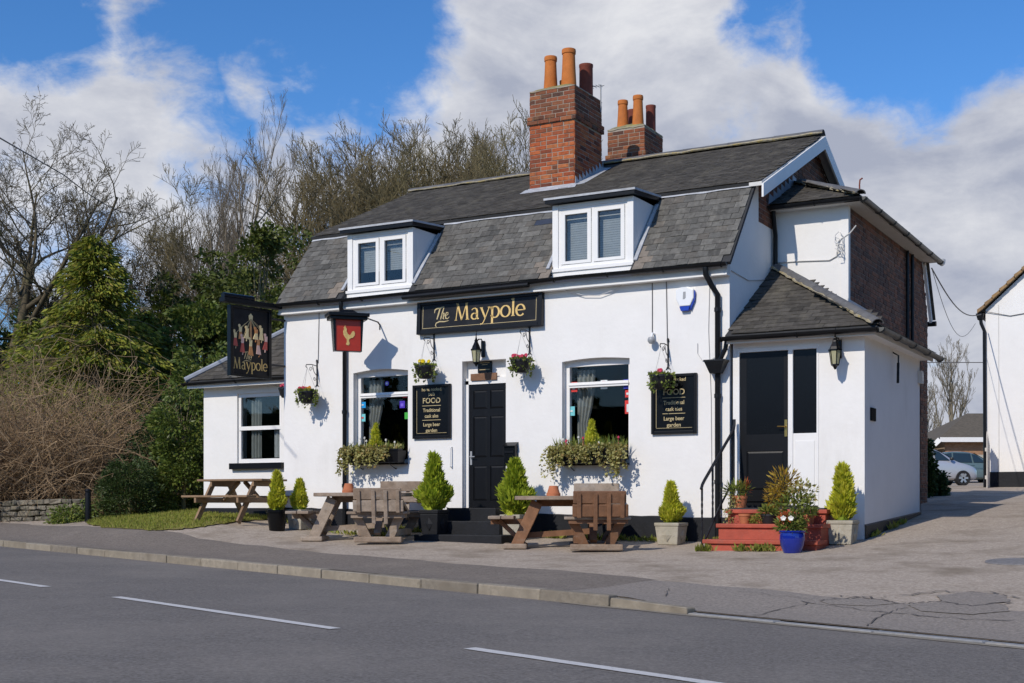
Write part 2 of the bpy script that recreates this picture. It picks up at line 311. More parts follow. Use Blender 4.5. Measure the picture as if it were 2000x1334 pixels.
mat('thuja_green', [(.36,.43,.026),(.27,.36,.022),(.46,.50,.04),(.15,.23,.017)], .65, .25, 6, rnd=True, trans=.3)
mat('cypress', [(.24,.27,.025),(.36,.35,.045),(.15,.195,.02),(.085,.12,.016),(.30,.235,.04)], .7, .3, 2, rnd=True, trans=.28)
mat('laurel', [(.105,.150,.026),(.155,.205,.036),(.062,.095,.018),(.23,.25,.05)], .45, .25, 3, rnd=True, trans=.25)
mat('yew', [(.045,.075,.018),(.07,.105,.024),(.03,.05,.014)], .55, .25, 3, rnd=True, trans=.15)
mat('ivy', [(.085,.112,.020),(.135,.158,.028),(.05,.07,.015)], .55, .25, 2, rnd=True, trans=.2)
mat('trail', [(.38,.36,.12),(.46,.42,.18),(.28,.28,.07),(.36,.24,.08)], .65, .2, 6, rnd=True, trans=.25)
mat('leaf', [(.11,.17,.03),(.18,.23,.045),(.26,.28,.05),(.07,.11,.02)], .55, .2, 6, rnd=True, trans=.25)
mat('bronze_leaf', [(.34,.20,.02),(.42,.30,.03),(.25,.13,.02)], .6, .2, 6, rnd=True, trans=.25)
mat('fl_yellow', (.75,.58,.02), .6, .1); mat('fl_pink', (.62,.07,.13), .6, .2); mat('fl_white', (.75,.73,.68), .6, .1); mat('fl_orange', (.65,.25,.03), .6, .1); mat('fl_rust', (.38,.09,.03), .6, .1)
mat('moss', [(.13,.16,.02),(.20,.19,.03)], .98, .4, 12, .8, 30)
mat('car_paint', (.50,.51,.55), .28, .02, 3, metal=.35, coat=.7); mat('car_dark', (.10,.15,.16), .25, .02, 3, coat=.6); mat('tyre', (.015,.015,.016), .8, .1); mat('rim', (.48,.48,.48), .35, .05, metal=.7)
mat('car_glass', (.02,.035,.045), .05, .02, spec=.8); mat('lamp_clear', (.6,.62,.64), .15, .05, coat=.5); mat('plastic_dark', (.02,.02,.022), .5, .1)
mat('clay_tile', [(.14,.115,.08),(.11,.092,.068),(.17,.135,.09)], .9, .3, 6, .4, 20, rnd=True)
mat('tile_edge', [(.32,.20,.09),(.24,.15,.075)], .9, .3, 8, .4, 20, rnd=True)
mat('brick_far', [(.30,.15,.075),(.36,.19,.10),(.25,.12,.06)], .9, .2, 8, .3, 20, rnd=True); mat('mortar_far', (.36,.28,.2), .95, .15, 6)
mat('garage_door', (.40,.37,.31), .7, .08, 4); mat('fence_wood', (.55,.51,.46), .85, .12, 8, .3, 30)
def glass_mat(name, tint, refl):
    m = bpy.data.materials.new(name); m.use_nodes = True; N = m.node_tree.nodes; L = m.node_tree.links; N.clear()
    o = N.new('ShaderNodeOutputMaterial'); t = N.new('ShaderNodeBsdfTransparent'); t.inputs[0].default_value = (*tint, 1); g = N.new('ShaderNodeBsdfGlossy'); g.inputs['Roughness'].default_value = .02
    lw = N.new('ShaderNodeLayerWeight'); lw.inputs[0].default_value = .5; pw_ = N.new('ShaderNodeMath'); pw_.operation = 'POWER'; L.new(lw.outputs['Facing'], pw_.inputs[0]); pw_.inputs[1].default_value = 4; ma = N.new('ShaderNodeMath'); ma.operation = 'MULTIPLY_ADD'; L.new(pw_.outputs[0], ma.inputs[0]); ma.inputs[1].default_value = .6; ma.inputs[2].default_value = refl
    mx = N.new('ShaderNodeMixShader'); L.new(ma.outputs[0], mx.inputs[0]); L.new(t.outputs[0], mx.inputs[1]); L.new(g.outputs[0], mx.inputs[2]); L.new(mx.outputs[0], o.inputs[0]); M[name] = m
glass_mat('glass', (.88,.89,.89), .02); glass_mat('glass_up', (.86,.88,.88), .05)
def amber(name):
    m = bpy.data.materials.new(name); m.use_nodes = True; b = m.node_tree.nodes['Principled BSDF']; b.inputs['Base Color'].default_value = (.42,.40,.24,1); b.inputs['Roughness'].default_value = .25; b.inputs['Alpha'].default_value = .85; M[name] = m
amber('lamp_glass')

# ------------------------------------------------------------ text and lettering
def text_mesh(body, size, spacing=1.0, bold=0.0):
    cu = bpy.data.curves.new('lettering', 'FONT'); cu.body = body; cu.size = size; cu.align_x = 'CENTER'; cu.align_y = 'CENTER'; cu.extrude = .002; cu.offset = bold; cu.space_character = spacing; cu.resolution_u = 4
    t = bpy.data.objects.new('lettering', cu); C.objects.link(t); dg = bpy.context.evaluated_depsgraph_get(); dg.update()
    me = bpy.data.meshes.new_from_object(t.evaluated_get(dg)); bpy.data.objects.remove(t); bpy.data.curves.remove(cu); me.materials.clear(); return me
def frame(o, u, v):
    u = Vector(u).normalized(); v = Vector(v).normalized(); n = u.cross(v); return Matrix.Translation(o)@Matrix(((u.x,v.x,n.x),(u.y,v.y,n.y),(u.z,v.z,n.z))).to_4x4()
def lettering(body, size, mname, parent, o, u=(1,0,0), v=(0,0,1), spacing=1.0, bold=0.0, sx=1.0):
    me = text_mesh(body, size, spacing, bold); ob = obj('lettering', me, mname, parent); ob.matrix_local = frame(o, u, v)@Matrix.Diagonal((sx, 1, 1, 1)); return ob
def ribbon(mb, pts, ws):
    pts = [Vector((p[0], p[1])) for p in pts]; m = len(pts)
    if not hasattr(ws, '__len__'): ws = [ws]*m
    v = []; 
    for i, p in enumerate(pts):
        t = (pts[min(i+1, m-1)]-pts[max(0, i-1)]).normalized(); n = Vector((-t.y, t.x))*ws[i]/2
        v += [(p.x+n.x, p.y+n.y, 0), (p.x-n.x, p.y-n.y, 0)]
    v2 = [(a, b, .004) for a, b, _ in v]; k = len(v)
    f = []
    for i in range(m-1): a = 2*i; f += [(a, a+1, a+3, a+2), (a+k, a+2+k, a+3+k, a+1+k), (a, a+2, a+2+k, a+k), (a+1, a+1+k, a+3+k, a+3)]
    f += [(0, k, k+1, 1), (k-2, k-1, 2*k-1, 2*k-2)]
    mb.add(v+v2, f)
def arc(cx, cy, rx, ry, a0, a1, n=18): return [(cx+rx*math.cos(math.radians(a0+(a1-a0)*i/n)), cy+ry*math.sin(math.radians(a0+(a1-a0)*i/n))) for i in range(n+1)]
def bowl_w(pts, cx, t0, t1): # thin at top and bottom, thick at the sides
    rx = max(abs(p[0]-cx) for p in pts) or 1
    return [t0+(t1-t0)*abs(p[0]-cx)/rx for p in pts]
def maypole_glyphs():     # x-height 1, cap height 1.55, drawn left to right; returns list of MB per letter, total width
    T, t = .20, .085; out = []; x = 0
    def ser(mb, cx, y, w=.30): ribbon(mb, [(cx-w/2, y), (cx+w/2, y)], .06)
    m = MB(); ribbon(m, [(x+.08,0),(x+.25,1.55)], t); ribbon(m, [(x+.22,1.5),(x+.68,.02)], [T,T*.8]); ribbon(m, [(x+.68,.02),(x+1.14,1.52)], t); ribbon(m, [(x+1.12,1.55),(x+1.27,0)], T)
    ser(m, x+.08, .03, .26); ser(m, x+1.27, .03, .36); ser(m, x+.2, 1.53, .24); ser(m, x+1.16, 1.53, .26); out.append(m); x += 1.62
    m = MB(); p = arc(x+.36, .27, .30, .27, 30, 330); ribbon(m, p, bowl_w(p, x+.36, t, T*.8)); ribbon(m, [(x+.08,.84),(x+.2,.96),(x+.4,1.0),(x+.56,.9),(x+.62,.72),(x+.62,.12),(x+.72,.02),(x+.82,.04)], [t,t,t,T*.8,T,T,T*.7,t]); ribbon(m, [(x+.6,.42),(x+.48,.53),(x+.3,.545)], t); out.append(m); x += .95
    m = MB(); ribbon(m, [(x+.1,.98),(x+.5,.06)], [T*1.0,T*.8]); ribbon(m, [(x+.9,.98),(x+.5,0),(x+.34,-.34),(x+.18,-.5),(x+.02,-.5)], [t,t,t,t*1.2,T*.7]); ser(m, x+.1, .99, .3); ser(m, x+.88, .99, .26); out.append(m); x += 1.05
    m = MB(); ribbon(m, [(x+.16,1.0),(x+.16,-.52)], T); p = arc(x+.42, .5, .42, .5, 150, -150); ribbon(m, p, bowl_w(p, x+.42, t, T)); ser(m, x+.16, -.52, .36); ribbon(m, [(x-.02,.9),(x+.16,1.0)], t); out.append(m); x += 1.02
    m = MB(); p = arc(x+.46, .49, .44, .5, 0, 360, 28); ribbon(m, p, bowl_w(p, x+.46, t, T)); out.append(m); x += 1.06
    m = MB(); ribbon(m, [(x+.16,1.6),(x+.16,0)], T); ser(m, x+.16, .03, .36); ribbon(m, [(x-.02,1.5),(x+.16,1.6)], t); out.append(m); x += .46
    m = MB(); p = arc(x+.42, .49, .40, .5, 0, 318, 24); w = bowl_w(p, x+.42, t, T); ribbon(m, p, w); ribbon(m, [(x+.04,.50),(x+.82,.50)], t); out.append(m); x += .86
    return out, x
def the_glyphs():
    out = []; m = MB(); ribbon(m, [(-.05,.62),(.0,.9),(.2,1.02),(.6,1.05),(.95,1.12)], [.05,.1,.14,.12,.05]); ribbon(m, [(.52,1.02),(.36,.45),(.22,.05)], [.12,.15,.1]); out.append(m)
    m = MB(); ribbon(m, [(.92,1.05),(.74,.5),(.6,.02)], [.08,.14,.1]); ribbon(m, [(.64,.3),(.8,.55),(.95,.55),(.93,.35),(.86,.1),(.98,.02)], [.06,.09,.12,.12,.11,.06]); out.append(m)
    m = MB(); ribbon(m, [(1.12,.3),(1.36,.42),(1.36,.58),(1.2,.6),(1.08,.35),(1.14,.08),(1.32,.03),(1.5,.2)], [.05,.07,.08,.09,.13,.12,.08,.05]); out.append(m)
    m = MB(); ribbon(m, [(1.45,-.14),(1.0,-.2),(.5,-.16),(.15,-.28),(.08,-.5),(.2,-.62)], [.04,.09,.11,.1,.1,.05]); out.append(m)
    return out, 1.5

# ------------------------------------------------------------ ground, road, kerb
def build_ground():
    # far terrain
    rs = [0,2,4,6,8,11,14,18,22,27,33,40,48,60,80,120,200,400,900,2000]; nA = 64; v = []; f = []
    for r in rs:
        for k in range(nA):
            a = 2*PI*k/nA; v.append((-2+r*math.cos(a), 8+r*math.sin(a)))
    a = np.array(v); z = gzv(a[:, 0], a[:, 1])-.09
    for i, (X, Y) in enumerate(v):
        s, t = st(X, Y)
        if t < 1.2: z[i] = zr(s)-.45
    for i in range(len(rs)-1):
        for k in range(nA): f.append((i*nA+k, i*nA+(k+1) % nA, (i+1)*nA+(k+1) % nA, (i+1)*nA+k))
    MB().add([(p[0], p[1], q) for p, q in zip(v, z)], f).build('terrain', 'soil', smooth='all', kind='structure')
    # forecourt and drive
    ss = np.concatenate([np.arange(-45, -6, 1.5), np.arange(-6, 18, .35), np.arange(18, 50, 1.5)]); tt = np.concatenate([np.arange(.10, 12, .35), np.arange(12, 66, 1.2)])
    SS, TT = np.meshgrid(ss, tt, indexing='ij'); X = K0.x+DS.x*SS+DN.x*TT; Y = K0.y+DS.y*SS+DN.y*TT; Z = gzv(X, Y)
    v = np.stack([X, Y, Z], -1).reshape(-1, 3); nt_ = len(tt); f = []
    for i in range(len(ss)-1):
        for j in range(nt_-1):
            if X[i, j] < -11.2 and TT[i, j] > 3.2: continue
            f.append((i*nt_+j, (i+1)*nt_+j, (i+1)*nt_+j+1, i*nt_+j+1))
    MB().add(v.tolist(), f).build('forecourt', 'forecourt_tar', smooth='all', kind='structure')
    # pavement strip beside the kerb
    def strip(s0, s1, t0f, t1f, dz, ns=.4, nt=6):
        m = MB(); n = max(2, int(abs(s1-s0)/ns)); v = []; f = []
        for i in range(n+1):
            s = s0+(s1-s0)*i/n; t0 = t0f(s); t1 = t1f(s)
            for j in range(nt+1):
                t = t0+(t1-t0)*j/nt; X, Y = xy(s, t); v.append((X, Y, float(gzv(X, Y))+dz))
        for i in range(n):
            for j in range(nt): a = i*(nt+1)+j; f.append((a, a+1, a+nt+2, a+nt+1))
        return m.add(v, f)
    r = random.Random(3)
    ph = [r.uniform(0, 6) for _ in range(3)]
    pw = lambda s: 1.55+.05*math.sin(s*2.1+ph[0])+.04*math.sin(s*5.3+ph[1])
    strip(1.6, 48, lambda s: .11, pw, .007).build('pavement', 'pavement_tar', smooth='all', kind='structure')
    strip(-40, 1.6, lambda s: .11, lambda s: 1.5+.06*math.sin(s*3+1)+.05*math.sin(s*7), .006).build('pavement_crossing', 'patch_tar', smooth='all', kind='structure')
    # road
    v = []; f = []; tt = [-12,-9,-7.4,-5.6,-3.9,-2,-1,-.4,.0]; ss = list(range(-60, 81, 4))
    for s in ss:
        for t in tt: X, Y = xy(s, t); v.append((X, Y, zr(s)+.02*(1-abs((t+3.7)/3.7)**2)*(1 if t > -7.6 else 0)))
    n = len(tt)
    for i in range(len(ss)-1):
        for j in range(n-1): a = i*n+j; f.append((a, a+1, a+n+1, a+n))
    road = MB().add(v, f).build('road', 'asphalt', smooth='all', kind='structure')
    # white dashes (4 m marks, 2 m gaps): the mark seen whole begins where the photo shows it
    def ground_s(x, y): # pixel on the road plane
        d = pdir(x, y); w = 5.
        for _ in range(4000):
            q = CAM+d*w; s, t = st(q.x, q.y)
            if q.z <= zr(s)+.02: return s, t
            w += .01
        return s, t
    a = ground_s(217, 1167); b = ground_s(665, 1228); c = ground_s(917, 1267); e = ground_s(92, 1144)
    tc = (a[1]+b[1]+c[1])/3; L_ = a[0]-b[0]; G_ = b[0]-c[0]; print('dash', a, b, c, e, L_, G_, 'tc', tc)
    for k in range(-5, 6):
        s0 = b[0]+k*(L_+G_); m = MB()
        nseg = 12; w = .055; vv = []
        for i in range(nseg+1):
            s = s0+L_*i/nseg
            for sg in (-1, 1):
                X, Y = xy(s, tc+sg*(w+r.uniform(-.006, .006))); vv.append((X, Y, zr(s)+.0245))
        for i in range(nseg): m.f.append((2*i, 2*i+1, 2*i+3, 2*i+2))
        m.v = vv; m.build('road_marking', 'line_white', road)
    # kerb stones
    kerb = B1(-.01, .01, -.01, .01, -.02, 0); kb = kerb.build('kerb', 'mortar_dark', kind='structure')
    X, Y = xy(0, .06); kb.location = (X, Y, zr(0)-.2)
    def stone(i):
        rr = random.Random(i); m = B1(-.452, .452, -.065, .065, -.2, .105)
        me = m.mesh('kerb_stone'); bm = bmesh.new(); bm.from_mesh(me); bmesh.ops.bevel(bm, geom=list(bm.edges), offset=.014, segments=2, affect='EDGES', profile=.6)
        for q in bm.verts: q.co += Vector((0, rr.uniform(-.004, .004), rr.uniform(-.004, .004)))
        bm.to_mesh(me); bm.free(); me.materials.append(M['kerb']); return me
    var = [stone(i) for i in range(5)]; flush = var[0].copy(); flush.materials.clear(); flush.materials.append(M['kerb_flush'])
    sl_ = -math.atan(.019); k = 0
    s = .46
    while s < 44:
        o = bpy.data.objects.new('kerb_stone', var[k % 5]); C.objects.link(o); o.parent = kb; X, Y = xy(s, .045+r.uniform(-.006, .006))
        o.location = Vector((X, Y, zr(s)+r.uniform(-.006, .004)))-kb.location; o.rotation_euler = (0, sl_, RA+r.uniform(-.004, .004))
        if s < .9: o.location.z -= .03; o.rotation_euler[1] = -.05
        s += .917; k += 1
    s = -.46
    while s > -30:
        o = bpy.data.objects.new('kerb_stone', flush); C.objects.link(o); o.parent = kb; X, Y = xy(s, .045)
        o.location = Vector((X, Y, zr(s)-.091+r.uniform(-.003, .003)))-kb.location; o.rotation_euler = (0, sl_, RA); s -= .917
    # gutter seam of pale grit along the dropped kerb, cracked patches on the drive mouth
    m = MB(); v = []; f = []
    for i in range(60):
        s = 1.5-i*.5
        for t in (-.03, -.10-.05*abs(math.sin(i*1.7))): X, Y = xy(s, t); v.append((X, Y, zr(s)+.006))
    for i in range(59): f.append((2*i, 2*i+1, 2*i+3, 2*i+2))
    m.add(v, f).build('channel', 'kerb', road)
    def blob(pix, dz, name, mt, par=None):
        pts = [pg(*p) for p in pix]; cx = sum(p.x for p in pts)/len(pts); cy = sum(p.y for p in pts)/len(pts)
        poly = []
        for i, p in enumerate(pts):
            q = pts[(i+1) % len(pts)]
            for k in range(6):
                l = p.lerp(q, k/6); j = .03*(q-p).length; poly.append((l.x+r.uniform(-j, j), l.y+r.uniform(-j, j)))
        m = MB(); v = [(X, Y, float(gzv(X, Y))+dz) for X, Y in poly]+[(cx, cy, float(gzv(cx, cy))+dz)]; n = len(poly)
        mid = [((X+cx)/2, (Y+cy)/2) for X, Y in poly]; v += [(X, Y, float(gzv(X, Y))+dz) for X, Y in mid]
        f = []
        for i in range(n): j = (i+1) % n; f += [(i, j, n+1+j, n+1+i), (n+1+i, n+1+j, n)]
        return m.add(v, f).build(name, mt, par, kind=None if par else 'structure')
    fc = bpy.data.objects['forecourt']
    blob([(1830,1165),(1900,1158),(1965,1166),(1975,1178),(1900,1182),(1840,1178)], .010, 'tarmac_patch', 'patch_tar', fc)
    blob([(1775,1184),(1850,1176),(1960,1184),(1975,1196),(1900,1204),(1800,1196)], .0115, 'tarmac_patch', 'patch_tar', fc)
    blob([(1600,1176),(1690,1170),(1760,1180),(1700,1187),(1620,1184)], .010, 'tarmac_patch', 'patch_tar', fc)
    # cracks
    def crack(pix, w, dz=.013):
        pts = []
        for i in range(len(pix)-1):
            for k in range(8):
                t = k/8; x = pix[i][0]*(1-t)+pix[i+1][0]*t+r.uniform(-4, 4); y = pix[i][1]*(1-t)+pix[i+1][1]*t+r.uniform(-1.3, 1.3); pts.append(pg(x, y))
        m = MB(); v = []; f = []
        for i, p in enumerate(pts):
            q = pts[min(i+1, len(pts)-1)]-pts[max(i-1, 0)]; nn = Vector((-q.y, q.x)); nn = nn.normalized()*w*.6*r.uniform(.2, 1.2) if nn.length else nn
            for sg in (1, -1): X = p.x+nn.x*sg; Y = p.y+nn.y*sg; v.append((X, Y, float(gzv(X, Y))+dz))
        for i in range(len(pts)-1): f.append((2*i, 2*i+1, 2*i+3, 2*i+2))
        m.add(v, f).build('crack', 'patch_dark', fc, raw=True)
    crack([(1600,1176),(1690,1168),(1760,1182),(1830,1178),(1900,1186),(1990,1178)], .03); crack([(1640,1165),(1700,1172),(1830,1158),(1940,1160),(1998,1172)], .018)
    crack([(1560,1178),(1700,1196),(1850,1210),(1998,1218)], .014); crack([(1690,1226),(1740,1196),(1780,1188)], .012); crack([(1475,1204),(1560,1185),(1600,1178)], .012)
    crack([(1300,1168),(1306,1150)], .012); crack([(1440,1156),(1530,1168),(1600,1174)], .006); crack([(700,1082),(760,1085),(800,1086)], .008)
    crack([(1740,1136),(1790,1140)], .008)
    m = MB(); c = pg(1985, 1098); m.lathe([(0,.008),(.27,.008),(.275,.003),(.285,.003),(.29,.009),(.33,.009),(.335,.0)], 28, (c.x, c.y, 0)); m.v = [(a, b, float(gzv(a, b))+z+.003) for a, b, z in m.v]; tag(m.build('manhole_cover', 'iron_cover'), 'dark round iron cover set in the driveway at the right edge', 'cover')
    # turf strip by the garden and soil bed
    edge = [(165,1024),(200,1032),(290,1038),(345,1036),(400,1031),(450,1024),(500,1017),(560,1012)]
    pts = [pg(*p) for p in edge]; poly = [(p.x, p.y) for p in pts]+[(-8.25,.0),(-8.4,.48),(-10.6,.48),(-11,1.6),(-14,2.2)]
    pts = []
    for i, p in enumerate(poly):
        q = poly[(i+1) % len(poly)]
        for k in range(6): t = k/6; pts.append((p[0]+(q[0]-p[0])*t+r.uniform(-.06, .06), p[1]+(q[1]-p[1])*t+r.uniform(-.05, .05)))
    tris = tessellate_polygon([[Vector((a, b, 0)) for a, b in pts]])
    bm = bmesh.new(); vs = [bm.verts.new((a, b, 0)) for a, b in pts]
    for t in tris:
        try: bm.faces.new([vs[i] for i in t])
        except Exception: pass
    for _ in range(3): bmesh.ops.subdivide_edges(bm, edges=[e for e in bm.edges if e.calc_length() > .45], cuts=1, use_grid_fill=True)
    bmesh.ops.triangulate(bm, faces=bm.faces)
    for q in bm.verts: q.co.z = float(gzv(q.co.x, q.co.y))+.018
    me = bpy.data.meshes.new('verge'); bm.to_mesh(me)
    pol = [(a, b) for a, b in pts]
    obj('grass_verge', me, 'turf', kind='structure', smooth='all')
    bm.free()
    return pol
def leaves(name, pts, dirs, ln, wd, mt, parent=None, seed=1, kind=None, up=.0, lvar=.4, fold=.12):
    g = np.random.default_rng(seed); n = len(pts); pts = np.asarray(pts, float); d = np.asarray(dirs, float); d = d/np.maximum(np.linalg.norm(d, axis=1, keepdims=True), 1e-6)
    rv = g.normal(size=(n, 3)); s = np.cross(d, rv); s /= np.maximum(np.linalg.norm(s, axis=1, keepdims=True), 1e-6); nn = np.cross(d, s)
    L_ = (ln*(1+lvar*g.uniform(-1, 1, n)))[:, None]; Wd = (wd*(1+lvar*g.uniform(-1, 1, n)))[:, None]
    a = pts; b = pts+d*L_*.45+s*Wd*.5+nn*fold*Wd; c = pts+d*L_; e = pts+d*L_*.45-s*Wd*.5+nn*fold*Wd
    v = np.stack([a, b, c, e], 1).reshape(-1, 3)
    me = bpy.data.meshes.new(name); me.vertices.add(4*n); me.vertices.foreach_set('co', v.astype(np.float32).ravel())
    me.loops.add(4*n); me.loops.foreach_set('vertex_index', np.arange(4*n, dtype=np.int32)); me.polygons.add(n); me.polygons.foreach_set('loop_start', np.arange(0, 4*n, 4, dtype=np.int32)); me.update(calc_edges=True); me.validate()
    return obj(name, me, mt, parent, kind=kind)
def in_poly(x, y, poly):
    c = False; n = len(poly)
    for i in range(n):
        x0, y0 = poly[i]; x1, y1 = poly[i-1]
        if (y0 > y) != (y1 > y) and x < (x1-x0)*(y-y0)/(y1-y0)+x0: c = not c
    return c
verge = build_ground()
def build_grass():
    g = np.random.default_rng(5); pts = []
    xs = [p[0] for p in verge]; ys = [p[1] for p in verge]
    while len(pts) < 16000:
        x = g.uniform(min(xs), max(xs)); y = g.uniform(min(ys), max(ys))
        if in_poly(x, y, verge): pts.append((x, y))
    a = np.array(pts); p = np.column_stack([a, gzv(a[:, 0], a[:, 1])+.01]); d = np.column_stack([g.normal(0, .45, len(p)), g.normal(0, .45, len(p)), np.ones(len(p))])
    tag(leaves('verge_grass', p, d, .06, .011, 'grass', seed=2, kind='stuff'), 'short grass growing on the verge by the garden', 'grass')
    # weeds along wall feet and step edges
    w = []
    def line(x0, y0, x1, y1, n, sp=.05):
        cl = g.uniform(0, 1, max(2, n//40))
        for _ in range(n):
            t = np.clip(cl[g.integers(len(cl))]+g.normal(0, .035), 0, 1); w.append((x0+(x1-x0)*t+g.normal(0, sp), y0+(y1-y0)*t-abs(g.normal(0, sp))))
    line(-.9, -.1, 0, -.1, 200); line(.1, -1.5, 1.3, -1.5, 260, .03); line(1.45, -.6, 1.8, -.2, 150); line(1.98, 0, 1.99, 3.0, 160, .03); line(-3.0, -.12, -.9, -.12, 420); line(-8, -.1, -4.7, -.1, 420); line(-7.2,-.6,-5.2,-.9,160,.12)
    a = np.array(w); p = np.column_stack([a, gzv(a[:, 0], a[:, 1])]); d = np.column_stack([g.normal(0, .6, len(p)), g.normal(-.2, .6, len(p)), np.ones(len(p))])
    tag(leaves('weeds', p, d, .10, .03, 'grass', seed=3, kind='stuff'), 'green weeds sprouting along the foot of the pub walls', 'weeds')
build_grass()

# ------------------------------------------------------------ the pub
pub = thing('pub', 'white rendered village pub with grey slate mansard roof, dormers and brick chimneys', 'pub', (0, 0, 0))
XL, XR, YB = -8.18, 0.0, 8.3            # main block
ZE, ZB, ZR_ = 4.16, 5.50, 7.0           # eaves, mansard break, ridge
YBR, YRI = .95, 4.15
UX, UY, UZ = Vector((1,0,0)), Vector((0,1,0)), Vector((0,0,1))
def arch_hole(x0, x1, z0, z1, rise, n=8): # counter-clockwise opening with a shallow segmental head
    p = [(x0, z0), (x1, z0)]
    for i in range(n+1):
        t = i/n; p.append((x1+(x0-x1)*t, z1-rise+rise*math.sin(PI*t)))
    return p
def rect(x0, x1, z0, z1): return [(x0, z0), (x1, z0), (x1, z1), (x0, z1)]
WL = (-6.69, -5.58, 1.33, 2.93); WR = (-2.72, -1.58, 1.26, 2.90); DR = (-4.53, -3.72, .55, 2.97)
front = MB().wall(rect(XL, XR, -.3, ZE+.05), [arch_hole(*WL, .045), arch_hole(*WR, .035), rect(*DR)], (0,0,0), UX, UZ, UY, .22).build('front_wall', 'render', pub)
def wavy(o, amp=.004):
    pass
# interior dark room so that the windows look into something
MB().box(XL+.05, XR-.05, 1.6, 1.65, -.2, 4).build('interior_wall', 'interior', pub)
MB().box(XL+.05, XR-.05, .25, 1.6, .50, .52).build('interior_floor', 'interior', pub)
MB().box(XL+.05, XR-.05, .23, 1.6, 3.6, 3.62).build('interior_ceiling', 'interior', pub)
# gable end walls of the main block (mansard outline)
prof = [(.012, -.3), (YB-.21, -.3), (YB-.21, ZE), (YB-1.0, ZB-.08), (YRI, ZR_-.1), (YBR, ZB-.08), (.012, ZE)]
MB().prism(prof, (XR, 0, 0), UY, UZ, -UX, .2).build('gable_wall', 'render', pub)
MB().prism(prof, (XL, 0, 0), UY, UZ, UX, .2).build('gable_wall', 'render', pub)
B1(XL, XR, YB-.2, YB, -.3, ZE).build('back_wall', 'render', pub)
def plinth(name, x0, x1, y, zt0, zt1, out=.025, seg=24):
    m = MB(); rr = random.Random(int(abs(x0)*10)); v = []; f = []
    for i in range(seg+1):
        t = i/seg; x = x0+(x1-x0)*t; z = zt0+(zt1-zt0)*t+rr.uniform(-.008, .008)
        v += [(x, y-out, -.3), (x, y-out, z), (x, y+.0, z+.012)]
    for i in range(seg): a = 3*i; f += [(a, a+3, a+4, a+1), (a+1, a+4, a+5, a+2)]
    return m.add(v, f).build(name, 'plinth', pub)
plinth('plinth', XL, DR[0]-.02, 0, .60, .53); plinth('plinth', DR[1]+.02, XR, 0, .51, .45)
# corner bead shadow lines
# ---- slates
EAVE_Y = -.18
class Slope:
    def __init__(s, o, e1, e2): s.o = Vector(o); s.e1 = Vector(e1).normalized(); s.e2 = Vector(e2).normalized(); s.n = s.e1.cross(s.e2)
    def at(s, a, b, h=0): return s.o+s.e1*a+s.e2*b+s.n*h
    def mat(s, a, b, h, tilt=0.05, rz=0):
        R = Matrix(((s.e1.x, s.e2.x, s.n.x), (s.e1.y, s.e2.y, s.n.y), (s.e1.z, s.e2.z, s.n.z))).to_4x4()
        return Matrix.Translation(s.at(a, b, h))@R@Matrix.Rotation(rz, 4, 'Z')@Matrix.Rotation(-tilt, 4, 'X')
def slate_mesh(mt, w=.172, l=.29, seed=0):
    rr = random.Random(seed); m = MB(); t = .009
    c = rr.uniform(0, .012); e = rr.uniform(0, .012)
    lo = [(-w/2, -.0), (-w/2+c, -l*0), (w/2-e, 0), (w/2, 0)]
    v = [(-w/2, rr.uniform(0, .008), 0), (w/2, rr.uniform(0, .008), 0), (w/2, l, 0), (-w/2, l, 0)]
    v = v+[(a, b, t+rr.uniform(-.002, .003)) for a, b, _ in v]
    m.add(v, [(0,3,2,1),(4,5,6,7),(0,1,5,4),(1,2,6,5),(2,3,7,6),(3,0,4,7)]); me = m.mesh('slate'); me.materials.append(M[mt]); return me
SM = [slate_mesh('slate', seed=i) for i in range(6)]; SMD = [slate_mesh('slate_dark', w=.19, seed=i) for i in range(3)]
SMN = slate_mesh('slate_new'); SMW = [slate_mesh('slate_warm', seed=i) for i in (8, 9)]
def slating(slope, rows, gauge, w, inside, parent, meshes, nobj, keyf, pick=None, seed=1, tilt=.05, joined_mat='slate', jname='slate_courses'):
    rr = random.Random(seed); cells = []
    for i in range(rows):
        b = i*gauge; off = (w/2 if i % 2 else 0)+rr.uniform(-.01, .01); a = -30*w+off
        for k in range(int(60*w*8/w)):
            aa = off-40*w+k*w
            if inside(aa, b): cells.append((aa+rr.uniform(-.005, .005), b+rr.uniform(-.006, .006), rr.uniform(-.015, .015), rr.uniform(.0, .004), i))
            if k*w > 90*w: break
    cells.sort(key=keyf); J = MB(); num = 0
    for (a, b, rz, h, i) in cells:
        Mx = slope.mat(a, b, .012+h, tilt, rz); me = (pick(a, b) if pick else None) or meshes[rr.randrange(len(meshes))]
        if num < nobj:
            o = bpy.data.objects.new('slate', me); C.objects.link(o); o.parent = parent; o.matrix_local = Mx; num += 1
        else: J.add([Mx@v.co for v in me.vertices], [tuple(p.vertices) for p in me.polygons])
    if J.v:
        o = J.build(jname, joined_mat, parent, raw=True); o['kind'] = 'stuff'
    return len(cells)
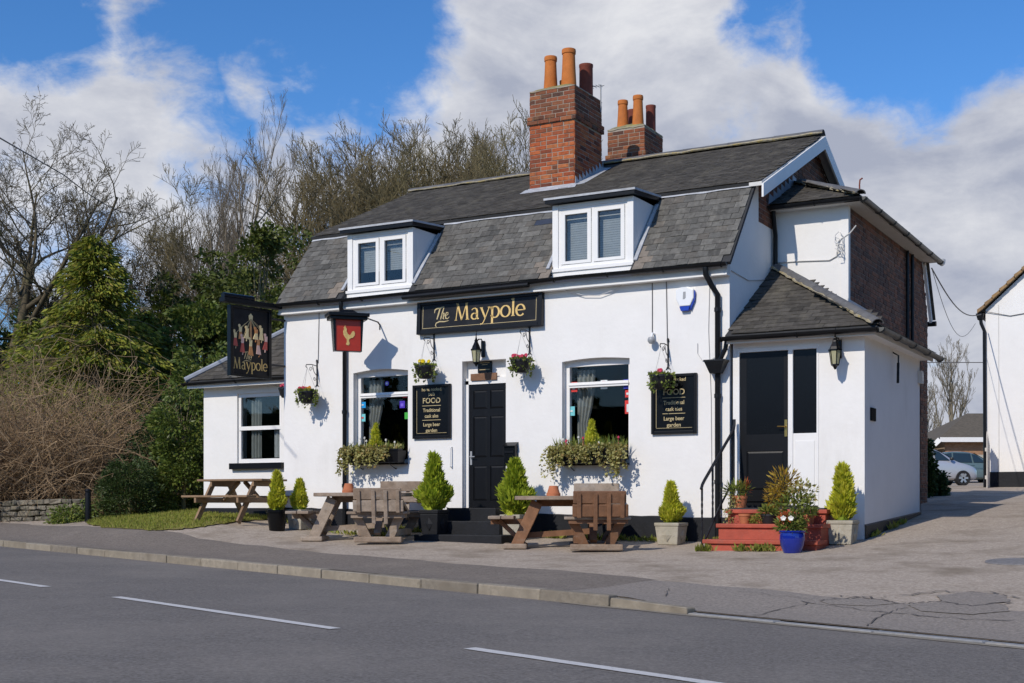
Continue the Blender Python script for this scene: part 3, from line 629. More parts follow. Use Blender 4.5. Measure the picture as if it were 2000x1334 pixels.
# roof decks
sl_lo = Slope((XL-.05, EAVE_Y, ZE-.02), UX, (0, YBR-EAVE_Y, ZB-ZE+.02)); LLO = Vector((0, YBR-EAVE_Y, ZB-ZE)).length
sl_up = Slope((XL-.08, YBR-.10, ZB+.0), UX, (0, YRI-YBR+.1, ZR_-ZB)); LUP = Vector((0, YRI-YBR+.1, ZR_-ZB)).length
def deck(slope, a0, a1, b0, b1, th, name, mt, par): 
    m = MB(); v = [slope.at(a, b, h) for h in (0, -th) for a, b in ((a0, b0), (a1, b0), (a1, b1), (a0, b1))]
    return m.add(v, [(0,1,2,3),(7,6,5,4),(0,4,5,1),(1,5,6,2),(2,6,7,3),(3,7,4,0)]).build(name, mt, par)
WID = XR-XL+.12
DORM = [(-6.80, -5.47, 4.28, 5.24), (-2.88, -1.51, 4.30, 5.30)]
m = MB(); edges = [0, DORM[0][0]-XL+.05-.01, DORM[0][1]-XL+.05+.01, DORM[1][0]-XL+.05-.01, DORM[1][1]-XL+.05+.01, WID]
T_ = LLO-.06
m.prism([(edges[0],0),(edges[1],0),(edges[1],T_),(edges[2],T_),(edges[2],0),(edges[3],0),(edges[3],T_),(edges[4],T_),(edges[4],0),(edges[5],0),(edges[5],LLO),(edges[0],LLO)], sl_lo.o, sl_lo.e1, sl_lo.e2, -sl_lo.n, .05)
roof_lo = m.build('mansard_roof', 'roof_deck', pub)
roof_up = deck(sl_up, 0, WID+.12, 0, LUP, .05, 'main_roof', 'roof_deck', pub)
bk = Slope((XR+.14, 7.4, ZB), (-1,0,0), (0, YRI-7.4, ZR_-ZB)); deck(bk, 0, WID+.14, 0, Vector((0, YRI-7.4, ZR_-ZB)).length, .05, 'rear_roof', 'slate_dark', pub)
bl = Slope((XR+.02, YB+.15, ZE), (-1,0,0), (0, 7.4-YB-.15, ZB-ZE)); deck(bl, 0, WID, 0, 1.7, .05, 'rear_mansard', 'slate_dark', pub)
DORM = [(-6.80, -5.47, 4.28, 5.24), (-2.88, -1.51, 4.30, 5.30)]
def in_lo(a, b):
    x = a+XL-.05
    if not (XL-.02 < x < XR+.02 and -.01 <= b < LLO-.16): return False
    for d in DORM:
        if d[0]-.03 < x < d[1]+.10: return False
    return True
def pick_lo(a, b):
    x = a+XL-.05
    if -3.55 < x < -3.0 and LLO*.72 < b < LLO*.81: return SMN
    if -3.2 < x < -3.0 and LLO*.81 <= b < LLO*.93: return SMN
    if (-3.5 < x < -2.9 and LLO*.5 < b < LLO*.72 and (hash((round(x*9), round(b*9))) % 3 == 0)) or (b < .3 and (-5.42 < x < -5.1 or -1.5 < x < -1.2 or -3.15 < x < -2.85 or -7.2<x<-6.8) and random.random() < .4): return SMW[random.randrange(2)]
    return None
nsl = slating(sl_lo, 13, .135, .176, in_lo, roof_lo, SM, 300, lambda c: -c[0], pick_lo, 3)
print('slates', nsl)
CH1 = (-4.63, -3.74, 2.49, 3.59); CH2 = (-4.27, -3.50, 5.0, 5.9)
def in_up(a, b):
    x = a+XL-.08; q = sl_up.at(a, b)
    if not (XL-.06 < x < XR+.18 and -.01 <= b < LUP-.12): return False
    return not (CH1[0]-.05 < x < CH1[1]+.05 and CH1[2]-.15 < q.y < CH1[3]+.05)
slating(sl_up, 26, .135, .19, in_up, roof_up, SMD, 0, lambda c: 0, None, 4, .06, 'slate_dark')
# lead flashing at the break, eaves, ridge
for (x0, x1) in ((XL-.05, DORM[0][0]-.02), (DORM[0][1]+.05, DORM[1][0]-.02), (DORM[1][1]+.05, XR+.02)):
    m = MB(); q = sl_lo.at(0, LLO-.10, .03); r_ = sl_lo.at(0, LLO+.03, .045)
    n = int((x1-x0)/.25)+1; rr = random.Random(int(x0*7)); v = []; f = []
    for i in range(n+1):
        x = x0+(x1-x0)*i/n; j = rr.uniform(-.012, .012)
        v += [(x, q.y+j*.3, q.z+j), (x, r_.y, r_.z), (x, YBR-.02, ZB+.035)]
    for i in range(n): a = 3*i; f += [(a, a+3, a+4, a+1), (a+1, a+4, a+5, a+2)]
    m.add(v, f).build('lead_flashing', 'lead', pub)
def hip_tiles(a, b, n, r=.085, par=None, mt='ridge', mort=True, sag=0):
    a = Vector(a); b = Vector(b); d = (b-a)/n; e = d.normalized(); x = e.cross(UZ).normalized(); u = x.cross(e); k = 8; rr = random.Random(n)
    for i in range(n):
        m = MB(); v = []; p0 = a+d*i-e*.02; p1 = a+d*(i+1)
        for (p, s) in ((p0, 1.025), (p1, .99)):
            for R in (r*s, (r-.014)*s):
                for j in range(k+1):
                    c = PI*j/k; v.append(p+x*math.cos(c)*R+u*(math.sin(c)*R*.75-.02+rr.uniform(-.002, .002)))
        n1 = k+1; f = []
        for j in range(k): f += [(j, j+1, j+1+2*n1, j+2*n1), (n1+j, 3*n1+j, 3*n1+j+1, n1+j+1), (j, n1+j, n1+j+1, j+1), (2*n1+j, 2*n1+j+1, 3*n1+j+1, 3*n1+j)]
        f += [(0, 2*n1, 3*n1, n1), (k, n1+k, 3*n1+k, 2*n1+k)]
        m.add(v, f).build('ridge_tile', mt, par)
    if mort:
        m = MB(); rr = random.Random(5)
        for sg in (-1, 1):
            pts = [a+d*n*t/40+x*sg*(r*1.02+rr.uniform(-.012, .012))+u*(-.02+rr.uniform(-.008, .008)) for t in range(41)]
            m.tube(pts, [rr.uniform(.010, .026) for _ in pts], 5)
        m.build('mortar_bedding', 'lichen_mortar', par)
hip_tiles((XL-.1, YRI+.02, ZR_+.03), (XR+.2, YRI+.02, ZR_+.05), 20, .10, roof_up)
# barge boards on the right gable
def board(poly_pts, x, th, name, mt, wd): pass
for (y0, z0, y1, z1, w) in ((YBR-.12, ZB-.02, YRI, ZR_-.0, .2), (7.4, ZB-.02, YRI, ZR_-.0, .2)):
    MB().prism([(y0, z0-.02), (y1, z1-.02), (y1, z1-w-.04), (y0, z0-w-.02)], (XR+.205, 0, 0), UY, UZ, UX, .03).build('barge_board', 'white_paint', pub)
m = MB(); m.prism([(YBR-.1, ZB), (YRI, ZR_-.02), (YRI, ZR_-.06), (YBR-.1, ZB-.06)], (XR, 0, 0), UY, UZ, UX, .2); m.prism([(7.4, ZB), (YRI, ZR_-.02), (YRI, ZR_-.06), (7.4, ZB-.06)], (XR, 0, 0), UY, UZ, UX, .2)
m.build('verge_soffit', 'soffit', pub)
# brick panel of the gable top
def brick_panel(o, u, v, n, w, h, inside, par, mt='brick_dark', name='brickwork', seed=1, bl=.215, bh=.065, jt=.010, proud=.006, nobj=0, pick=None):
    o = Vector(o); u = Vector(u); v = Vector(v); n = Vector(n); rr = random.Random(seed); J = MB(); cnt = 0
    R = Matrix(((u.x, n.x, v.x), (u.y, n.y, v.y), (u.z, n.z, v.z))).to_4x4(); rows = int(h/(bh+jt))
    cache = {}
    def bmesh_(wd):
        k = round(wd, 2)
        if k not in cache:
            m = MB().box(-k/2, k/2, -.03, 0, 0, bh); me = m.mesh('brick'); bm = bmesh.new(); bm.from_mesh(me); bmesh.ops.bevel(bm, geom=[e for e in bm.edges if all(q.co.y > -.001 for q in e.verts)], offset=.004, segments=1, affect='EDGES'); bm.to_mesh(me); bm.free(); me.materials.append(M[mt]); cache[k] = me
        return cache[k]
    for i in range(rows):
        x = -(bl/2 if i % 2 else 0)-rr.uniform(0, .01)
        header = False
        while x < w:
            ww = bl if not (i % 3 == 0 and rr.random() < .35) else bl/2-.005
            a0 = max(x, 0); a1 = min(x+ww, w)
            if a1-a0 > .03:
                c = (a0+a1)/2; zz = i*(bh+jt)
                if inside(c, zz+bh/2):
                    hgt = proud+rr.uniform(-.003, .004)
                    Mx = Matrix.Translation(o+u*c+v*zz+n*hgt)@R@Matrix.Rotation(rr.uniform(-.01, .01), 4, 'Y')
                    me = bmesh_(round(a1-a0, 2))
                    if cnt < nobj:
                        ob = bpy.data.objects.new('brick', me); C.objects.link(ob); ob.parent = par; ob.matrix_local = Mx; cnt += 1
                    else: J.add([Mx@q.co for q in me.vertices], [tuple(p.vertices) for p in me.polygons])
            x += ww+jt
    if J.v: o_ = J.build(name, mt, par, raw=True); o_['kind'] = 'stuff'
    return cnt
def in_gable(y, z):
    y += 1.3; z += 5.0
    if y > YB-.1: return False
    top = ZB+(ZR_-ZB)*(y-YBR)/(YRI-YBR)-.12 if y < YRI else ZR_-(ZR_-ZB)*(y-YRI)/(7.4-YRI)-.12
    return z < top
gp = MB().prism([(1.3, 5.0), (7.3, 5.0), (7.3, 5.4), (YRI, ZR_-.15), (1.3, 5.6)], (XR, 0, 0), UY, UZ, UX, .006).build('brick_gable', 'mortar_dark', pub)
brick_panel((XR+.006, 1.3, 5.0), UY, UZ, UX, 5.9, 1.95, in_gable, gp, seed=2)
# ---- gutters and pipes
def half_gutter(pts, r, name, mt, par, clips=True):
    m = MB(); pts = [Vector(p) for p in pts]; k = 6; v = []; n = len(pts)
    for i, p in enumerate(pts):
        t = (pts[min(i+1, n-1)]-pts[max(0, i-1)]); t.z = 0; t.normalize(); x = t.cross(UZ)
        for R in (r, r-.008):
            for j in range(k+1): c = PI+PI*j/k; v.append(p+x*math.cos(c)*R+UZ*math.sin(c)*R)
    q = k+1; f = []
    for i in range(n-1):
        A = i*2*q; B = (i+1)*2*q
        for j in range(k): f += [(A+j, A+j+1, B+j+1, B+j), (A+q+j, B+q+j, B+q+j+1, A+q+j+1)]
        f += [(A, B, B+q, A+q), (A+k, A+q+k, B+q+k, B+k)]
    for A in (0, (n-1)*2*q): f += [tuple(A+j for j in range(q))]
    g = m.add(v, f).build(name, mt, par, smooth=True)
    if clips:
        L = sum((pts[i+1]-pts[i]).length for i in range(n-1)); nc = max(2, int(L/.9))
        for c in range(nc+1):
            d = L*c/nc*.98+.01*L; i = 0
            while i < n-2 and d > (pts[i+1]-pts[i]).length: d -= (pts[i+1]-pts[i]).length; i += 1
            e = (pts[i+1]-pts[i]).normalized(); p = pts[i]+e*d; x = e.cross(UZ); w = []
            for j in range(9): a = PI+PI*j/8; w.append(p+x*math.cos(a)*(r+.006)+UZ*math.sin(a)*(r+.006))
            MB().tube(w, .010, 5).build('gutter_bracket', mt, g)
    return g
half_gutter([(XL-.06, EAVE_Y-.05, ZE-.02), (-7, EAVE_Y-.05, ZE-.045), (-5.5, EAVE_Y-.05, ZE-.03), (-4, EAVE_Y-.05, ZE-.055), (-2.5, EAVE_Y-.05, ZE-.02), (XR+.04, EAVE_Y-.05, ZE-.035)], .055, 'gutter', 'gutter', pub)
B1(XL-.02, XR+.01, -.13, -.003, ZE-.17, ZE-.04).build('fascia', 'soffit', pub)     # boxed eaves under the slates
B1(XL-.02, XR+.01, -.15, -.002, ZE-.195, ZE-.172).build('fascia_lip', 'white_paint', pub)
def downpipe(x, y, zt, zb, bend, r=.036, mt='gutter', nm='downpipe'):
    pts = [(x+bend[0], y+bend[1], zt), (x+bend[0], y+bend[1], zt-.1), (x+bend[0]*.5, y+bend[1]*.5, zt-.26), (x, y, zt-.38), (x, y, zb)]
    g = MB().tube(pts, r, 10).build(nm, mt, pub, smooth=True)
    z = zt-.6
    while z > zb+.3: MB().lathe([(r, -.03), (r+.010, -.03), (r+.010, .03), (r, .03)], 10, (x, y, z)).build('pipe_collar', mt, g); z -= 1.25
    return g
downpipe(-6.83, -.06, ZE-.08, .18, (.05, -.17))
downpipe(-.16, -.06, ZE-.08, .1, (-.12, -.17), .042)
# hopper on the right pipe, fed by the porch gutter
m = MB(); m.frust((-.16, -.12), .16, .30, 2.55, 2.72, .12, .20); m.box(-.32, 0, -.225, -.015, 2.72, 2.745); m.tube([(0, -.12, 3.02), (-.02, -.12, 2.9), (-.1, -.12, 2.75)], .035, 8); m.build('hopper', 'gutter', pub)
# ---- windows of the main front
def main_window(w, zt, name, stickers, curtain=True):
    x0, x1, z0, z1 = w; y = .15; fr = .07
    root = MB(); root.box(x0, x0+fr, y-.03, y+.05, z0, z1); root.box(x1-fr, x1, y-.03, y+.05, z0, z1); root.box(x0+fr, x1-fr, y-.03, y+.05, z1-.11, z1); root.box(x0+fr, x1-fr, y-.03, y+.05, z0, z0+.08)
    root.box(x0+fr, x1-fr, y-.05, y+.045, zt-.045, zt+.035); root.box(x0+fr-.01, x1-fr+.01, y-.065, y+.02, zt-.012, zt+.004)
    f = root.build(name, 'white_paint', pub)
    for (a, b) in ((z0+.08, zt-.045), (zt+.035, z1-.11)):
        MB().box(x0+fr, x1-fr, y+.0, y+.006, a, b).build('pane', 'glass', f)
    if curtain:
        m = MB(); v = []; ff = []
        cx = x0+fr+.05
        for i in range(25):
            u = i/24; xx = cx+.30*u; yy = y+.14+.03*math.sin(u*26)
            for k in range(6):
                t = k/5; z = z0+.1+(z1-z0-.25)*t; pull = .12*math.exp(-((t-.35)/.25)**2)*u; v.append((xx-pull, yy, z))
        for i in range(24):
            for k in range(5): a = i*6+k; ff.append((a, a+6, a+7, a+1))
        m.add(v, ff).build('curtain', 'curtain', f, smooth='all')
    for (sx, sz, sw, sh, mt, emb) in stickers:
        st_ = B1(sx-sw/2, sx+sw/2, y-.006, y-.002, sz-sh/2, sz+sh/2) if emb != 'round' else MB().lathe([(0, 0), (sw/2, 0), (sw/2, .004), (0, .004)], 20, M=Matrix.Translation((sx, y-.002, sz))@Matrix.Rotation(PI/2, 4, 'X'))
        s_ = st_.build('sticker', mt, f)
    return f
def sx_(px, py, Y=.15): q = PY(px, py, Y); return q.x, q.z
def stk(px, py, w, h, mt, emb=None): x, z = sx_(px, py); return (x, z, w/115, h/118, mt, emb)
f1 = main_window(WL, 2.51, 'window', [stk(712,775,12,14,'sticker_white','round'), stk(710,791,11,12,'sticker_blue'), stk(709,816,12,15,'sticker_teal'), stk(756,749,9,12,'sticker_violet','round'), stk(791,771,10,12,'sticker_red'), stk(786,790,12,14,'sticker_purple'), stk(794,812,8,13,'sticker_green')])
f2 = main_window(WR, 2.51, 'window', [stk(1122,756,12,18,'sticker_red'), stk(1116,803,14,17,'sticker_teal'), stk(1180,751,13,16,'sticker_white'), stk(1224,750,12,17,'sticker_navy'), stk(1226,769,9,13,'sticker_red'), stk(1226,795,10,24,'sticker_red')])
for (px, py, w, h, par, mt) in ((709,791,5,2,f1,'sticker_white'),(709,816,4,3,f1,'sticker_red'),(791,771,5,5,f1,'sticker_white'),(786,791,6,6,f1,'sticker_violet'),(756,749,4,4,f1,'sticker_white'),(1121,757,5,7,f2,'sticker_white'),(1179,748,5,7,f2,'sticker_red'),(1226,769,4,4,f2,'sticker_white'),(1227,797,5,14,f2,'sticker_white'),(1116,803,7,3,f2,'sticker_white'),(1224,749,6,3,f2,'sticker_white')):
    x, z = sx_(px, py); w /= 115; h /= 118; B1(x-w/2, x+w/2, .138, .1425, z-h/2, z+h/2).build('sticker_print', mt, par)
for w in (WL, WR): B1(w[0]+.0, w[1]-.0, -.10, .12, w[2]-.005, w[2]+.02).build('window_sill', 'black_paint', pub)
# ---- front door
d = MB(); d.box(DR[0], DR[0]+.06, .1, .22, .6, 2.66); d.box(DR[1]-.02, DR[1], .1, .22, .6, 2.66); d.box(DR[0], DR[1], .1, .215, 2.60, 2.70); d.box(DR[0], DR[1], .16, .20, 2.70, 2.97); d.build('door_frame', 'white_paint', pub)
def panel_door(x0, x1, z0, z1, y, panels, name, glassy=()):
    b = MB(); b.box(x0, x1, y+.012, y+.05, z0, z1)                       # recessed ground
    xs = sorted({x0, x1}); 
    full = rect(x0, x1, z0, z1); holes = [rect(*p) for p in panels]
    b.wall(full, holes, (0, y, 0), UX, UZ, UY, .012)
    o = b.build(name, 'black_paint', pub)
    for i, p in enumerate(panels):
        if i in glassy: B1(p[0], p[1], y+.004, y+.0115, p[2], p[3]).build('pane', 'black_gloss', o)
        else:
            q = MB(); w = .03; q.add([(p[0],y+.0118,p[2]),(p[1],y+.0118,p[2]),(p[1],y+.0118,p[3]),(p[0],y+.0118,p[3]),(p[0]+w,y+.002,p[2]+w),(p[1]-w,y+.002,p[2]+w),(p[1]-w,y+.002,p[3]-w),(p[0]+w,y+.002,p[3]-w)], [(4,5,6,7),(0,1,5,4),(1,2,6,5),(2,3,7,6),(3,0,4,7)]); q.build('door_panel', 'black_paint', o)
    return o
x0, x1 = DR[0]+.06, DR[1]-.02; xm = (x0+x1)/2; pw = (x1-x0)/2-.11
pn = []
for (a, b) in ((.72, 1.28), (1.42, 2.08), (2.20, 2.50)): pn += [(x0+.08, xm-.03, a, b), (xm+.03, x1-.08, a, b)]
dr = panel_door(x0, x1, .61, 2.60, .12, pn, 'front_door')
m = MB(); m.box(x0+.025, x0+.06, .105, .12, 1.30, 1.52); m.tube([(x0+.043, .105, 1.43), (x0+.043, .06, 1.43), (x0+.14, .055, 1.43)], .009, 6); m.build('door_handle', 'grey_plastic', dr)
m = MB(); a = PY(881, 893, -.03); m.tube([(a.x, 0, a.z+.17), (a.x, -.05, a.z+.15), (a.x, -.05, a.z-.15), (a.x, 0, a.z-.17)], .011, 6); m.build('grab_handle', 'white_paint', pub, smooth=True)
# ---- dormers
def dormer(d, k):
    x0, x1, z0, z1 = d; t = .10; y0 = -.02
    o = MB(); o.box(x0, x0+t, y0, y0+.12, z0, z1); o.box(x1-t, x1, y0, y0+.12, z0, z1); o.box(x0+t, x1-t, y0+.005, y0+.12, z1-.06, z1); o.box(x0+t, x1-t, y0, y0+.12, z0, z0+.02)
    root = o.build('dormer', 'white_paint', pub, bevel=.004)
    for sg, xx in ((1, x1), (-1, x0)):     # cheeks follow the slope
        yl = lambda z: EAVE_Y+(z-ZE)*(YBR-EAVE_Y)/(ZB-ZE)
        MB().prism([(y0+.121, z0-.12), (max(yl(z0)+.05, y0+.2), z0-.05), (yl(z1)+.06, z1), (y0+.121, z1)], (xx-(.03 if sg > 0 else 0), 0, 0), UY, UZ, UX, .03).build('cheek', 'white_paint', root)
        a = Vector((xx+sg*.028, yl(z0)+.0, z0)); b = Vector((xx+sg*.028, yl(z1)-.0, z1)); nn = sl_lo.n
        v = [a+nn*.035, b+nn*.035, b+nn*.035+UX*sg*.055, a+nn*.03+UX*sg*.055]; v += [q-nn*.03 for q in v]
        MB().add(v, [(0,1,2,3),(7,6,5,4),(0,4,5,1),(1,5,6,2),(2,6,7,3),(3,7,4,0)]).build('cheek_flashing', 'lead', root)
    # flat roof with drip
    rf = MB(); rf.add([(x0-.07, y0-.12, z1+.005), (x1+.07, y0-.12, z1+.005), (x1+.07, YBR-.02, z1+.09), (x0-.07, YBR-.02, z1+.09), (x0-.07, y0-.12, z1+.075), (x1+.07, y0-.12, z1+.075), (x1+.07, YBR-.02, z1+.16), (x0-.07, YBR-.02, z1+.16)], [(0,3,2,1),(4,5,6,7),(0,1,5,4),(1,2,6,5),(2,3,7,6),(3,0,4,7)])
    r2 = rf.build('dormer_roof', 'black_paint', root)
    MB().add([(x0-.085, y0-.135, z1+.06), (x1+.085, y0-.135, z1+.06), (x1+.085, YBR, z1+.145), (x0-.085, YBR, z1+.145), (x0-.085, y0-.135, z1+.092), (x1+.085, y0-.135, z1+.092), (x1+.085, YBR, z1+.177), (x0-.085, YBR, z1+.177)], [(0,3,2,1),(4,5,6,7),(0,1,5,4),(1,2,6,5),(2,3,7,6),(3,0,4,7)]).build('lead_capping', 'lead', r2)
    # frame and two casements
    a, b = x0+t, x1-t; fz0, fz1 = z0+.02, z1-.06; m_ = (a+b)/2
    fr = MB(); fr.box(a, a+.045, y0+.02, y0+.11, fz0, fz1); fr.box(b-.045, b, y0+.02, y0+.11, fz0, fz1); fr.box(m_-.02, m_+.02, y0+.02, y0+.11, fz0, fz1); fr.box(a+.045, b-.045, y0+.021, y0+.11, fz1-.045, fz1); fr.box(a+.045, b-.045, y0+.021, y0+.11, fz0, fz0+.045)
    win = fr.build('window_frame', 'white_paint', root, bevel=.003)
    for (c0, c1) in ((a+.045, m_-.02), (m_+.02, b-.045)):
        s = .068; h = MB(); h.wall(rect(c0+.004, c1-.004, fz0+.049, fz1-.049), [rect(c0+s, c1-s, fz0+.095, fz1-.105)], (0, y0+.010, 0), UX, UZ, UY, .05); h.add([(c0+.004,y0+.010,fz0+.049),(c0+.004,y0+.06,fz0+.049),(c0+.004,y0+.06,fz1-.049),(c0+.004,y0+.010,fz1-.049)], [(0,1,2,3)]); h.build('casement', 'white_paint', win)
        B1(c0+s, c1-s, y0+.05, y0+.056, fz0+.095, fz1-.105).build('pane', 'glass_up', win)
        gk = MB(); 
        gk.wall(rect(c0+s-.006, c1-s+.006, fz0+.089, fz1-.099), [rect(c0+s+.008, c1-s-.008, fz0+.0958, fz1-.1058)], (0, y0+.048, 0), UX, UZ, UY, .002); gk.build('gasket', 'plastic_dark', win)
    # blind and dark room
    [B1(a, b, y0+.16, y0+.165, zz, zz+.032).build('blind_slat', 'blind', win) for zz in np.arange(fz0+(.0 if k else .3), fz1, .036)]
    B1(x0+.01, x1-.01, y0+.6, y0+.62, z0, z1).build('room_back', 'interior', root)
    MB().box(x0-.02, x1+.02, -.06, .0, z0-.045, z0+.0).build('sill', 'white_paint', root)
    B1(x0+.0, x1-.0, -.035, -.01, ZE-.02, z0-.046).build('apron', 'white_paint', root)
for k, d_ in enumerate(DORM): dormer(d_, k)
# ---- chimneys
def chimney(c, zb, z_band, zt, roofz, name, pots, mt1, mt2, nobj):
    x0, x1, y0, y1 = c; core = B1(x0, x1, y0, y1, zb, zt).build('chimney', 'mortar', pub)
    o_ = .035
    bz = z_band; MB().box(x0-o_+.006, x1+o_-.006, y0-o_+.006, y1+o_-.006, bz, bz+.148).build('chimney_band', 'mortar', core)
    tot = 0; yes = lambda a, b: True
    n1 = nobj[0]; n2 = nobj[1]
    lo_h = bz-zb; up0 = bz+.150
    fz = roofz(y0)-.08
    tot += brick_panel((x0, y0, fz), UX, UZ, -UY, x1-x0, bz-fz, yes, core, mt1, 'brick_courses', 3, nobj=n1)
    tot += brick_panel((x0, y0, up0), UX, UZ, -UY, x1-x0, zt-up0, yes, core, mt2, 'brick_courses', 4, nobj=n1)
    tot += brick_panel((x0-o_, y0-o_, bz), UX, UZ, -UY, x1-x0+2*o_, .15, yes, core, mt2, 'brick_courses', 5, nobj=n1)
    fzr = lambda a, b: b+zb > roofz(y0+a)-.12
    tot += brick_panel((x1, y0, zb), UY, UZ, UX, y1-y0, bz-zb, fzr, core, mt1, 'brick_courses', 6, nobj=n2)
    tot += brick_panel((x1, y0, up0), UY, UZ, UX, y1-y0, zt-up0, yes, core, mt2, 'brick_courses', 7, nobj=n2)
    tot += brick_panel((x1+o_, y0-o_, bz), UY, UZ, UX, y1-y0+2*o_, .15, yes, core, mt2, 'brick_courses', 8, nobj=n2)
    brick_panel((x1, y1, zb), -UX, UZ, UY, x1-x0, zt-zb, yes, core, mt2, 'brick_courses', 9); brick_panel((x0, y1, zb), -UY, UZ, -UX, y1-y0, zt-zb, yes, core, mt2, 'brick_courses', 10)
    # flaunching: sloped mossy mortar cap
    rr = random.Random(2); m = MB(); n = 10; v = []; f = []
    for i in range(n+1):
        for j in range(n+1):
            u, w = i/n, j/n; e = min(u, 1-u, w, 1-w); v.append((x0-.012+(x1-x0+.024)*u, y0-.012+(y1-y0+.024)*w, zt+min(.10, e*.5)+rr.uniform(-.012, .012)+(-.03 if e == 0 else 0)))
    for i in range(n):
        for j in range(n): a = i*(n+1)+j; f.append((a, a+n+1, a+n+2, a+1))
    m.add(v, f).build('flaunching', 'moss_cap', core, smooth='all')
    for (px, py, r, h, mt, fl) in pots:
        p = MB(); z = zt+.03
        pr = [(r*1.12, 0), (r*1.10, .1), (r*.98, h*.5), (r*.90, h-.09), (r*1.0, h-.08), (r*1.03, h-.03), (r*.97, h), (r*.80, h), (r*.78, h-.25)] if fl else [(r*.98, 0), (r*.95, h-.05), (r*1.0, h-.04), (r*1.0, h), (r*.85, h), (r*.84, h-.25)]
        p.lathe(pr, 20, (px, py, z)); p.build('chimney_pot', mt, core, smooth=True)
    return core, tot
up_z = lambda y: ZB+(ZR_-ZB)*(y-YBR)/(YRI-YBR) if y < YRI else ZR_-(ZR_-ZB)*(y-YRI)/(7.4-YRI)
c1, t1 = chimney(CH1, 5.9, 7.42, 8.03, up_z, 'chimney', [(-4.40, 2.85, .115, .66, 'pot_clay', 1), (-4.02, 2.82, .125, .72, 'pot_clay', 1), (-3.95, 3.38, .13, .60, 'pot_red', 0), (-4.35, 3.35, .115, .36, 'pot_clay', 0)], 'brick', 'brick_sooty', (1000, 95))
print('bricks', t1)
c2, t2 = chimney(CH2, 6.2, 7.28, 7.93, up_z, 'chimney', [(-4.05, 5.22, .10, .56, 'pot_clay', 1), (-3.72, 5.2, .10, .60, 'pot_clay', 1), (-4.05, 5.68, .10, .5, 'pot_red', 0), (-3.65, 5.66, .10, .52, 'pot_red', 0)], 'brick_sooty', 'brick_sooty', (30, 0))
# stepped flashing on chimney 1: apron and saw-tooth soakers
m = MB(); zf = up_z(CH1[2]); m.add([(CH1[0]-.08, CH1[2]-.02, zf+.06), (CH1[1]+.06, CH1[2]-.02, zf+.06), (CH1[1]+.10, CH1[2]-.20, zf-.045), (CH1[0]-.10, CH1[2]-.20, zf-.045)], [(0,1,2,3)])
m.box(CH1[0]-.025, CH1[1]+.02, CH1[2]-.024, CH1[2]-.016, zf-.05, zf+.07); m.build('apron_flashing', 'lead', pub)
m = MB(); y = CH1[2]-.02; x = CH1[1]+.016
pts = [(CH1[2]-.02, up_z(CH1[2])-.02)]
n = 8; dy = (CH1[3]-CH1[2])/n
for i in range(n): pts += [(CH1[2]+dy*i, up_z(CH1[2]+dy*i)+.20), (CH1[2]+dy*(i+1), up_z(CH1[2]+dy*(i+1))+.07)]
pts += [(CH1[3]+.03, up_z(CH1[3])+.2), (CH1[3]+.03, up_z(CH1[3])-.02)]
m.prism(pts, (x, 0, 0), UY, UZ, UX, .006); 
m.add([(x, CH1[2]-.05, up_z(CH1[2]-.05)+.06), (x, CH1[3]+.05, up_z(CH1[3]+.05)+.06), (x+.16, CH1[3]+.05, up_z(CH1[3]+.05)+.045), (x+.16, CH1[2]-.05, up_z(CH1[2]-.05)+.045)], [(0,1,2,3)]); m.build('step_flashing', 'lead', pub)
# aerial
m = MB(); x, y = CH1[1]+.03, 3.5; m.tube([(x, y, 7.8), (x, y, 8.30)], .012, 6); m.tube([(x-.2, y-.05, 8.28), (x+.06, y+.02, 8.28)], .008, 5)
for i in range(4): m.tube([(x-.18+i*.06, y-.1, 8.28), (x-.18+i*.06, y+.08, 8.28)], .004, 4)
m.build('aerial', 'grey_plastic', c1)
# ---- right wing (two storeys, brick flank) and porch
XW, YW = 1.18, 2.0; ZW = 5.30
MB().wall(rect(XR, XW, 0, ZW), [], (0, YW, 0), UX, UZ, UY, .2).build('wing_front', 'render', pub)
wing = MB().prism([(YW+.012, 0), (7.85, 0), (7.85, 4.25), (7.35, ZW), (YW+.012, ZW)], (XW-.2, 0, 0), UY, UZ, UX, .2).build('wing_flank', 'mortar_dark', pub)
def in_flank(a, z):
    y = a+YW+.06
    if y > 7.80-(max(0, z-4.25)*.48): return False
    if y < 3.55: return z > 2.9
    return True
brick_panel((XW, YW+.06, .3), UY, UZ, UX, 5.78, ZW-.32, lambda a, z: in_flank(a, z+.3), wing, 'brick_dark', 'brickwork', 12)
B1(XW-.1, XW+.02, YW-.012, YW+.10, 3.4, ZW-.02).build('corner_render', 'render', pub)
B1(XR+.01, XW-.21, 7.65, 7.85, 0, 4.25).build('wing_back', 'render', pub)
# wing roof: hipped lean-to against the gable
ze = ZW+.03; ox = 1.42; oy = 1.78; ht = .62; top_y = 3.07
R1 = MB(); f_ = [(0.0, oy, ze), (ox, oy, ze), (.0, top_y+.13, ze+ht)]
rw = MB().add([(0,oy,ze),(ox,oy,ze),(0.02,oy+1.40,ze+.65),(ox,7.6,ze),(.02,7.6,ze+.65),(0,oy,ze-.04),(ox,oy,ze-.04),(ox,7.6,ze-.04),(0,7.6,ze-.04)], [(0,1,2),(1,3,4,2),(0,5,6,1),(1,6,7,3),(5,8,7,6)]).build('wing_roof', 'roof_deck', pub)
sA = Slope((0, oy, ze+.005), UX, (0, 1.40, .65)); lA = Vector((0, 1.4, .65)).length
slating(sA, 12, .135, .19, lambda a, b: 0 < a < ox*(1-b/lA)-.02 and b < lA, rw, SMD, 0, lambda c: 0, None, 5, .06, 'slate_dark')
sB = Slope((ox, oy, ze+.005), UY, (-1.40, 0, .65))
